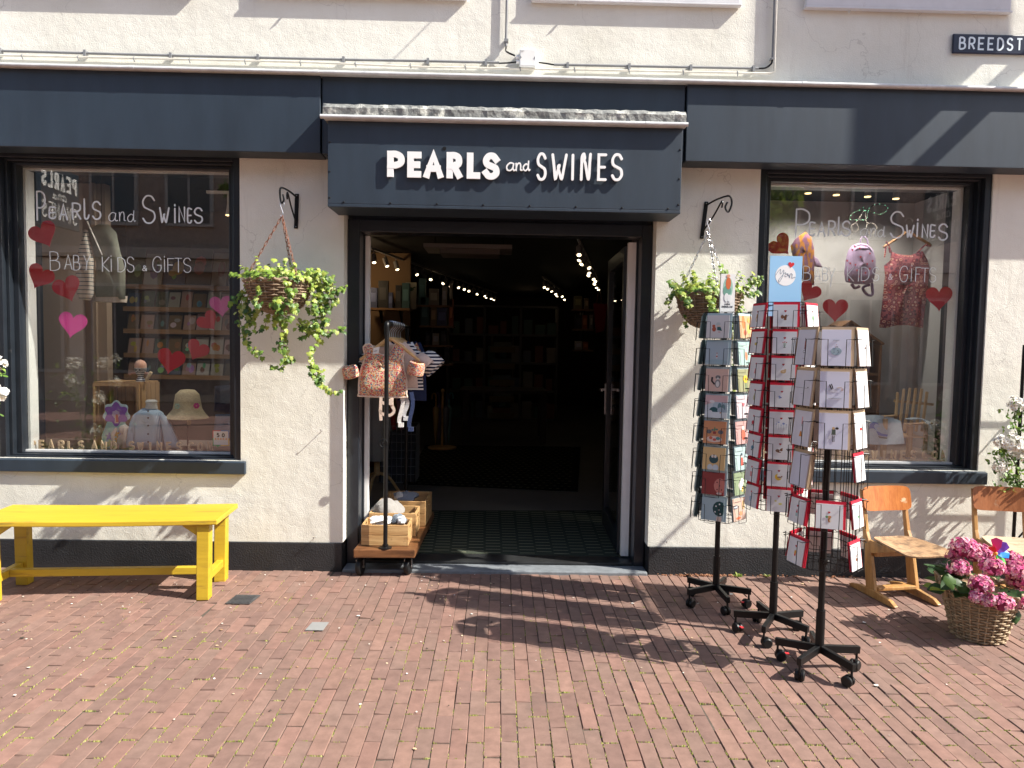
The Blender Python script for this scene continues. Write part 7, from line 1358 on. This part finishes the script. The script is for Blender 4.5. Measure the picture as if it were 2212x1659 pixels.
# ---------------------------------------------------------------- right window display
def right_display():
    rnd.seed(61); zd = .781; Y = .85
    q = lambda x, y, Y=.85: K(c7, x, y, Y)
    def hang(nm, lb, cat, pts, th, col, m_, ctr, Yp=.85, wave=.006):
        o = q(*ctr, Yp); t = thing(nm, lb, cat, o); m = MB(); puffy(m, [(q(*a, Yp).x-o.x, q(*a, Yp).z) for a in pts][::-1], V((o.x, Yp, 0)), V((1, 0, 0)), th, col, wave=wave); m.build('cloth', m_, t, smooth=True, ang=180); return t, o
    # poncho towel
    m, t_, p = _mat('towel_leaf_print'); N = t_.nodes.new; L = t_.links.new; tc = N('ShaderNodeTexCoord'); mp = N('ShaderNodeMapping'); mp.inputs['Scale'].default_value = (30, 1, 14); mp.inputs['Rotation'].default_value = (0, .5, 0); L(tc.outputs['Object'], mp.inputs[0]); v = N('ShaderNodeTexNoise'); v.inputs['Scale'].default_value = 1.3; v.inputs['Detail'].default_value = 0; L(mp.outputs[0], v.inputs[0]); g = N('ShaderNodeMath'); g.operation = 'GREATER_THAN'; g.inputs[1].default_value = .5; L(v.outputs[0], g.inputs[0]); mx = N('ShaderNodeMix'); mx.data_type = 'RGBA'; L(g.outputs[0], mx.inputs[0]); mx.inputs[6].default_value = (.42, .17, .03, 1); mx.inputs[7].default_value = (.20, .09, .16, 1); L(mx.outputs[2], p.inputs[0]); p.inputs['Roughness'].default_value = .95
    t, o = hang('poncho_towel', 'orange and purple leaf print poncho towel hanging in the right window', 'towel', [(450, 640), (490, 615), (540, 650), (570, 760), (570, 1090), (470, 1050), (390, 900), (360, 740), (400, 680)], .07, (1, 1, 1), m, (480, 640)); b = MB(); b.tube([q(490, 615), q(490, 590)], .003, 5); b.build('loop', M['steel'], t)
    hang('lilac_cloth', 'lilac cloth corner hanging beside the orange poncho towel', 'cloth', [(570, 830), (600, 850), (640, 930), (570, 920)], .03, (.36, .26, .40), M['vcloth'], (590, 860))
    # backpack
    t, o = hang('backpack', 'lilac childrens backpack sprinkled with small red hearts in the right window', 'backpack', [(905, 735), (960, 712), (1030, 718), (1080, 760), (1105, 850), (1108, 960), (1090, 1060), (1040, 1080), (930, 1078), (850, 1058), (838, 980), (850, 870), (870, 780)], .12, (.34, .26, .40), M['vcloth'], (970, 900)); m = MB()
    for x, y in ((928, 742), (1022, 738), (972, 760), (907, 775), (1062, 805), (980, 836), (888, 893), (1038, 898), (1062, 940), (1024, 976), (965, 1010), (880, 1038), (1005, 1052), (862, 870), (1085, 872), (935, 905), (948, 955)): h = q(x, y, .85-.066); m.prism([(h.x+a*.015, h.y, h.z+b_*.021) for a, b_ in heart2(14)][::-1], (0, .0008, 0), (.40, .015, .03))
    m.build('printed_hearts', M['paper'], t); m = MB(); m.tube(catmull([q(975, 715), q(985, 670), q(1008, 655), q(1035, 680), q(1045, 720)], 5), .006, 6, col=(.30, .24, .36)); m.tube(catmull([q(900, 1075), q(930, 1110), q(970, 1095)], 4), .012, 6, col=(.28, .22, .36)); m.tube(catmull([q(1080, 1065), q(1085, 1165), q(1040, 1170), q(1000, 1110), q(1060, 1080)], 5), .011, 6, col=(.24, .2, .34)); m.build('strap', M['vcloth'], t, smooth=True); m = MB(); m.tube(catmull([q(925, 750, .79), q(985, 728, .785), q(1060, 760, .79), (q(1095, 850, .80)), q(1098, 900, .81)], 5), .0035, 5, col=(.06, .05, .07)); m.build('zip', M['vcol'], t)
    # dress on hanger
    m, t_, p = _mat('heart_print_cloth'); N = t_.nodes.new; L = t_.links.new; tc = N('ShaderNodeTexCoord'); v = N('ShaderNodeTexVoronoi'); v.inputs['Scale'].default_value = 30; v.inputs['Randomness'].default_value = .6; mp = N('ShaderNodeMapping'); mp.inputs['Scale'].default_value = (1, .01, 1); L(tc.outputs['Object'], mp.inputs[0]); L(mp.outputs[0], v.inputs[0]); cr = N('ShaderNodeValToRGB'); e = cr.color_ramp.elements; cr.color_ramp.interpolation = 'CONSTANT'; e[0].position = 0; e[0].color = (.36, .03, .04, 1); e[1].position = .22; e[1].color = (.50, .40, .33, 1)
    for a, c in ((.34, (.34, .05, .06)), (.47, (.10, .03, .06)), (.58, (.34, .10, .12))): x = e.new(a); x.color = (*c, 1)
    L(v.outputs['Distance'], cr.inputs[0]); L(cr.outputs[0], p.inputs[0]); p.inputs['Roughness'].default_value = .9
    t, o = hang('dress', 'dusky red heart print strap dress on a wooden hanger in the right window', 'dress', [(1250, 790), (1330, 815), (1420, 822), (1500, 790), (1530, 785), (1575, 870), (1590, 940), (1575, 1120), (1550, 1300), (1530, 1465), (1395, 1440), (1300, 1440), (1210, 1465), (1145, 1460), (1175, 1200), (1195, 1000), (1188, 910), (1240, 870)], .08, (1, 1, 1), m, (1380, 800), wave=.012); s = MB()
    for pts in ([(1255, 800), (1225, 730), (1205, 700)], [(1225, 730), (1240, 800)], [(1205, 735), (1192, 840)], [(1480, 800), (1540, 740), (1570, 720)], [(1545, 735), (1600, 740)], [(1525, 800), (1512, 860)]): s.tube(catmull([q(*a, .82) for a in pts], 4), .006, 5)
    s.build('strap', m, t, smooth=True); t = thing('clothes_hanger', 'wooden hanger carrying the dusky red dress in the right window', 'clothes hanger', q(1410, 640)); w = MB(); w.tube(catmull([q(1185, 750), q(1250, 705), q(1340, 650), q(1405, 615), q(1480, 660), q(1560, 705), q(1600, 735)], 4), .011, 7); w.build('wood', M['shelfwood'], t, smooth=True); w = MB(); w.tube(catmull([q(1405, 610), q(1410, 570), q(1440, 530), q(1425, 495), q(1385, 500), q(1370, 530)], 5), .0025, 5); w.build('hook', M['steel'], t, smooth=True)
    # spots, fairy light cherry
    for n_, (x, y, w_) in zip(('first', 'second', 'third', 'fourth'), ((515, 270, 0), (765, 285, 0), (1042, 300, 0), (1292, 318, 0))):
        p_ = q(x, y, .7); l = thing('display_spot', f'small lit spotlight, {n_} from the left at the top of the right window', 'spotlight', p_, 0, 'spotlights at the top of the right window'); m = MB(); m.tube([p_+V((0, 0, .19)), p_+V((0, 0, .07)), p_+V((0, 0, .02)), p_], [.012, .018, .022, .026], 12); m.build('lamp_head', M['lampgrey'], l, smooth=True); m = MB(); m.tube([p_+V((0, 0, -.0005)), p_+V((0, 0, -.006))], .024, 12); m.build('lamp_lens', M['bulb_dim'], l); spotlamp(p_+V((0, 0, -.02)), 8, (0, .3, -.9))
    m = MB(); pts = [q(1000, 400), q(1010, 430), q(1040, 415), q(1100, 375), q(1160, 370), q(1215, 395), q(1200, 435), q(1140, 460), q(1060, 430), q(1015, 425), q(950, 430), q(900, 460), q(885, 505), q(960, 510), q(1030, 500), q(1040, 440)]; cv = catmull(pts, 4); m.tube(cv, .003, 5, col=(.04, .06, .04)); ch = thing('light_chain', 'string of tiny green lights shaped as a cherry in the right window', 'light chain', pts[0]); m.tube(catmull([q(1020, 430), q(1035, 530), q(1090, 540), q(1125, 580), q(1080, 630), q(1030, 590), q(1040, 540)], 4), .0025, 5, col=(.2, .18, .16)); m.tube(catmull([q(1010, 430), q(940, 530), q(900, 560), q(915, 620), q(960, 590), q(945, 530)], 4), .0025, 5, col=(.2, .18, .16)); m.build('wire', M['vcol'], ch); m = MB()
    for p_ in cv[::3]: m.blob(p_+V((0, -.006, 0)), .0028, 4, 6)
    m.build('bulbs', emit('green_led', (.35, 1, .6), .8), ch)
    # house shaped bookcase with boxes and rainbow
    kb = (3350, 1300, 2.37); z = lambda x, y, Y: K(kb, x, y, Y); Yb = .72; x1 = z(425, 200, Yb).x; x0 = x1-.50; zt = z(425, 190, Yb).z; t = thing('bookcase', 'small house shaped wooden bookcase at the back of the right window', 'bookcase', ((x0+x1)/2, Yb, zd)); m = MB(); wd = woodmat('bookcase_wood', (.17, .08, .035), (.28, .15, .07), 2, 6); m.box(x1-.018, x1, Yb, Yb+.28, zd, zt); m.box(x0, x0+.018, Yb, Yb+.28, zd, zt); m.build('side', wd, t); m = MB(); xm = (x0+x1)/2
    m.prism([(x1+.01, Yb, zt), (xm, Yb, zt+.17), (xm, Yb, zt+.19), (x1+.02, Yb, zt+.012)], (0, .28, 0)); m.prism([(x0-.01, Yb, zt), (x0-.02, Yb, zt+.012), (xm-.0005, Yb, zt+.19), (xm-.0005, Yb, zt+.17)], (0, .28, 0)); m.build('roof', wd, t); zs = z(300, 455, Yb).z; m = MB(); m.box(x0+.0185, x1-.0185, Yb+.01, Yb+.265, zs-.018, zs); m.box(x0+.0185, x1-.0185, Yb+.01, Yb+.265, zd+.03, zd+.048); m.build('shelf', wd, t); m = MB(); m.box(x0+.0185, x1-.0185, Yb+.268, Yb+.28, zd+.0, zt); m.build('back', mat('bookcase_back', (.10, .055, .03), .6), t)
    for nm_, lb, a, b, c in (('boxed_gift', 'tall pale patterned gift box on the upper shelf of the small bookcase', (150, 150), (238, 445), (.44, .44, .42)), ('boxed_gift', 'pink gift box on the upper shelf of the small bookcase', (232, 318), (305, 445), (.48, .30, .34))): A, B = z(*a, Yb+.08), z(*b, Yb+.08); m = MB(); m.box(A.x, B.x, Yb+.08, Yb+.14, zs+.0008, zs+(A.z-B.z), c); m.box(A.x+.012, B.x-.012, Yb+.0785, Yb+.0795, zs+.02, zs+(A.z-B.z)*.5, tuple(v*.6 for v in c)); tag(m.build(nm_, M['paper']), lb, 'gift box')
    rb = z(205, 825, Yb+.02); t = thing('plush_rainbow', 'soft rainbow cushion at the bottom of the small bookcase', 'plush toy', (rb.x, Yb-.02, zd+.0)); zr_ = zd+.0485; rb.z = zr_
    for k, c in enumerate([(.16, .035, .14), (.36, .08, .09), (.42, .22, .12), (.20, .26, .14), (.06, .11, .20)]):
        m = MB(); r = .135-k*.024; m.tube([V((rb.x+r*math.cos(a*.2618), Yb+.05, zr_+.002+r*.95*math.sin(a*.2618))) for a in range(13)], .0135, 8, col=c); m.build('arch', M['vcloth'], t, smooth=True)
    # little wooden garden chair
    Yc = .50; t = thing('garden_chair', 'small wooden slatted garden chair in the right window display', 'chair', (z(720, 1200, Yc).x, Yc, zd)); cw = woodmat('garden_wood', (.42, .26, .13), (.58, .40, .22), 2, 8)
    for i, (xt, yt, xb) in enumerate(((570, 640, 545), (632, 608, 585), (690, 598, 635), (745, 600, 690), (800, 605, 745), (850, 635, 800))):
        a, b = z(xb, 1010, Yc), z(xt, yt, Yc+.10); d = (b-a).normalized(); m = MB(); m.bar(a, b, .020, .010, (0, 1, 0)); m.build('back_slat', cw, t, bevel=.002)
    m = MB(); m.bar(z(540, 720, Yc+.12), z(905, 755, Yc+.12), .02, .02); m.build('back_rail', cw, t)
    m = MB(); a, b = z(660, 945, Yc-.14), z(880, 930, Yc+.08); m.bar(a, b, .045, .012); a2_, b2_ = z(420, 870, Yc-.10), z(560, 860, Yc+.08); m.bar(a2_, b2_, .045, .012); m.build('armrest', cw, t, bevel=.003)
    for x, y in ((690, 960), (450, 890)): a = z(x, y, Yc-.12); m = MB(); m.box(a.x-.018, a.x+.018, Yc-.13, Yc-.11, zd, a.z); m.build('leg', cw, t)
    m = MB(); a = z(850, 940, Yc+.10); m.box(a.x-.012, a.x+.012, Yc+.1, Yc+.12, zd, a.z); m.build('leg', cw, t)
    for i in range(4): m = MB(); zz = zd+.16-.02*i*.6; xx = z(420, 1050, Yc).x; xr = z(700, 1050, Yc).x; m.box(xx, xr, Yc-.16+i*.055, Yc-.115+i*.055, zz-.01+.012*i, zz+.012*i); m.build('seat_slat', cw, t)
    # T-shirt with wave draped over it, towel over arm
    m = MB(); nu, nv = 16, 12; vs = []
    for j in range(nv+1):
        for i in range(nu+1):
            u, v = i/nu, j/nv; x = 170+430*u-20*v+60*(v*u); y = 870-35*math.sin(u*3.1)+250*v+40*u*(1-v)+50*v*math.sin(u*3); vs.append(z(x, y, .40-.10*v+.02*math.sin(u*9+v*3)))
    m.add(vs+[v+V((0, .004, 0)) for v in vs], [(j*17+i, j*17+i+1, (j+1)*17+i+1, (j+1)*17+i)[::-1] for j in range(nv) for i in range(nu)]+[(221+j*17+i, 221+j*17+i+1, 221+(j+1)*17+i+1, 221+(j+1)*17+i) for j in range(nv) for i in range(nu)], (.40, .46, .50)); t = thing('printed_shirt', 'pale blue childrens shirt with a blue wave print draped over the garden chair', 'shirt', z(380, 1190, .35)); m.build('cloth', M['vcloth'], t, smooth=True, ang=180)
    m = MB(); w3 = lambda x, y, d=.0: z(x, y, .335-d)
    m.prism([w3(*a) for a in [(302, 985), (310, 940), (340, 920), (375, 925), (400, 945), (370, 940), (360, 965), (375, 1000), (420, 1030), (480, 1040), (470, 1060), (400, 1050), (340, 1020)]], (0, .001, 0), (.05, .12, .42)); m.prism([w3(*a, .002) for a in [(345, 960), (365, 935), (395, 950), (410, 975), (390, 965), (375, 980), (400, 1015), (370, 1005)]], (0, .001, 0), (.30, .42, .60)); m.prism([w3(*a, .001) for a in [(295, 1000), (340, 1028), (400, 1055), (478, 1068), (470, 1080), (390, 1072), (290, 1022)]], (0, .001, 0), (.10, .11, .12)); m.build('wave_print', M['vcol'], t)
    m = MB(); cv = catmull([z(670, 910, .37), z(760, 900, .38), z(830, 920, .36), z(870, 950, .34), z(895, 1000, .33)], 5)
    for i in range(len(cv)-1): m.bar(cv[i]+V((0, 0, .012)), cv[i+1]+V((0, 0, .012)), .07, .006, (0, 0, 1), (.42, .48, .52))
    tag(m.build('folded_sleeve', M['vcloth']), 'pale blue sleeve end lying over the arm of the small garden chair', 'sleeve')
right_display()
# ---------------------------------------------------------------- beyond the frame: signs, banner, street opposite
def blade(lb, x, s):
    y0, y1, z0, z1 = -1.72, -1.10, 2.55, 3.07; t = thing('hanging_sign', lb, 'sign', (x, -1.4, 2.55)); m = MB(); m.box(x-.02, x+.02, y0, y1, z0, z1); m.build('panel', M['navy'], t, bevel=.004); m = MB(); m.tube([(x, -.01, z1+.06), (x, y0, z1+.06)], .014, 8); m.tube([(x, y0+.1, z1+.06), (x, y0+.1, z1)], .005, 5); m.tube([(x, y1-.1, z1+.06), (x, y1-.1, z1)], .005, 5); m.build('bracket', M['black'], t)
    m = MB(); L_ = .53
    for sd in (-1, 1):
        to = (lambda a, b, d: (x+.0205+d, y0+.045+a, b)) if sd > 0 else (lambda a, b, d: (x-.0205-d, y1-.045-a, b))
        for wd, z, hh, w in (('PEARLS', 2.87, .15, .026), ('and', 2.78, .06, .008), ('SWINES', 2.60, .15, .014)):
            n = len(wd); st = L_/6 if n == 6 else .07; o = 0 if n == 6 else .16
            for i, ch in enumerate(wd): glyph(m, ch, o+i*st, o+i*st+st*.76, z, z+hh, w, to, .004, n == 3)
    m.build('lettering', M['letter'], t)
blade('dark hanging sign with white lettering left of the left window', -3.98, 1); blade('dark hanging sign with white lettering beyond the right window', 4.05, -1)
def banner():
    xs = 4.62; t = thing('banner', 'tall dark banner on a bracket high on the facade to the right', 'banner', (xs, -.6, 4.92)); m = MB(); m.box(xs-.006, xs+.006, -.885, -.375, 4.92, 9.5); m.build('cloth', mat('banner_cloth', (.08, .09, .12), .9), t); m = MB(); m.box(xs-.01, xs+.01, -1.3, -.001, 4.60, 4.735); m.build('arm', M['black'], t)
    a, b = V((2.6, -12.2, 7.4)), V((.72, -.001, 4.9)); m = MB(); m.tube([a.lerp(b, i/12)+V((0, 0, -.4*math.sin(math.pi*i/12))) for i in range(13)], .0045, 6); tag(m.build('span_cable', M['black']), 'thin black cable crossing the street to the facade', 'cable')
banner()
def opposite():
    rnd.seed(71); y = -12.6; st = mat('facade_stone', (.56, .48, .41), .85, var=.15, vs=3); br = mat('facade_brick', (.40, .30, .24), .9, var=.3, vs=8); gl = mat('opposite_glass', (.10, .10, .10), .2); wh = mat('opposite_frame', (.50, .45, .40), .6)
    for i, (x0, x1, h, m_, lb) in enumerate(((-16, -6.5, 9, br, 'brick house across the street on the left'), (-6.3, -.4, 9.5, st, 'pale stone house with pilasters across the street'), (-.2, 6, 8.5, st, 'plain pale house across the street behind the camera'), (6.2, 16, 9, br, 'brick house across the street on the right'))):
        t = thing('opposite_house', lb, 'house', ((x0+x1)/2, y, 0)); b = MB(); b.box(x0, x1, y-6, y, 0, h); b.build('wall', m_, t); n = int((x1-x0)/1.9)
        c = MB(); c.box(x0, x1, y+.001, y+.35, 3.5, 3.75); c.box(x0, x1, y+.001, y+.22, 3.2, 3.48); c.box(x0, x1, y+.001, y+.4, h-.4, h); c.build('cornice', wh if m_ is st else st, t)
        for k in range(n+1):
            x = x0+.2+(x1-x0-.4)*k/n; c = MB(); c.box(x-.16, x+.16, y+.001, y+.14, 0, 3.18); c.box(x-.2, x+.2, y+.001, y+.18, 2.75, 2.85); c.build('pilaster', wh if m_ is st else st, t)
        for f in range(3):
            for k in range(n):
                xa = x0+.2+(x1-x0-.4)*(k+.18)/n; xb = x0+.2+(x1-x0-.4)*(k+.82)/n; z0, z1 = ((.7, 2.9), (4.3, 6.2), (6.8, 8.2))[f]; w = MB(); w.box(xa, xb, y+.001, y+.08, z0, z1); wf = w.build('window', wh, t); g = MB(); g.box(xa+.08, (xa+xb)/2-.03, y+.0805, y+.085, z0+.08, z1-.08); g.box((xa+xb)/2+.03, xb-.08, y+.0805, y+.085, z0+.08, z1-.08); g.build('pane', gl, wf)
    def tree(lb, x, yy, h, r, n, cols, sd):
        rnd.seed(sd); t = thing('street_tree', lb, 'tree', (x, yy, 0)); m = MB(); m.tube([(x, yy, 0), (x+.05, yy, h*.5), (x, yy+.1, h)], [.12, .09, .05], 8)
        for k in range(7): d = rdir(); d.z = abs(d.z); m.tube([(x, yy, h*.6), V((x, yy, h))+d*r*.8], [.04, .012], 5)
        m.build('trunk', mat('bark', (.12, .08, .05), .9) if 'bark' not in bpy.data.materials else bpy.data.materials['bark'], t); f = MB()
        for _ in range(n):
            d = rdir(); p = V((x, yy, h))+V((d.x*r, d.y*r, d.z*r*.8))*rnd.uniform(.35, 1)**.6*(1+.2*math.sin(d.x*5+d.z*7)); u = rdir(); v = u.orthogonal().normalized(); s = rnd.uniform(.07, .13); f.add([p-u*s, p+v*s*.5, p+u*s, p-v*s*.5], [(0, 1, 2, 3)], rnd.choice(cols))
        f.build('crown', M['leaf'], t)
    cs = [(.12, .20, .04), (.18, .26, .05), (.08, .14, .03), (.25, .33, .07)]
    tree('leafy street tree across the street facing the left window', -3.9, -8.6, 4.4, 1.15, 2600, cs, 1); tree('broad leafy tree across the street facing the right window', 4.3, -9.6, 4.1, 1.7, 4600, cs, 2)
    # planter with grass and roses beside the left window
    t = thing('planter', 'grey metal trough planter with dry ornamental grass left of the bench', 'planter', (-3.55, -.95, 0)); m = MB(); m.box(-4.1, -3.2, -1.12, -.78, 0, .42); m.build('trough', M['zinc'], t, bevel=.01); m = MB(); rnd.seed(9)
    for _ in range(420):
        p = V((rnd.uniform(-4.05, -3.25), rnd.uniform(-1.08, -.82), .42)); d = V((rnd.uniform(-.6, .6), rnd.uniform(-.5, .3), 1)).normalized(); l = rnd.uniform(.25, .5); g = V((1, .3, 0)).normalized()*.003; m.add([p-g, p+g, p+d*l*.6+g, p+d*l+V((d.x*.2, d.y*.2, -.12)), p+d*l*.6-g], [(0, 1, 2, 3, 4)], rnd.choice([(.34, .22, .10), (.42, .30, .15), (.26, .2, .08)]))
    m.build('grass', M['leaf'], t)
opposite()
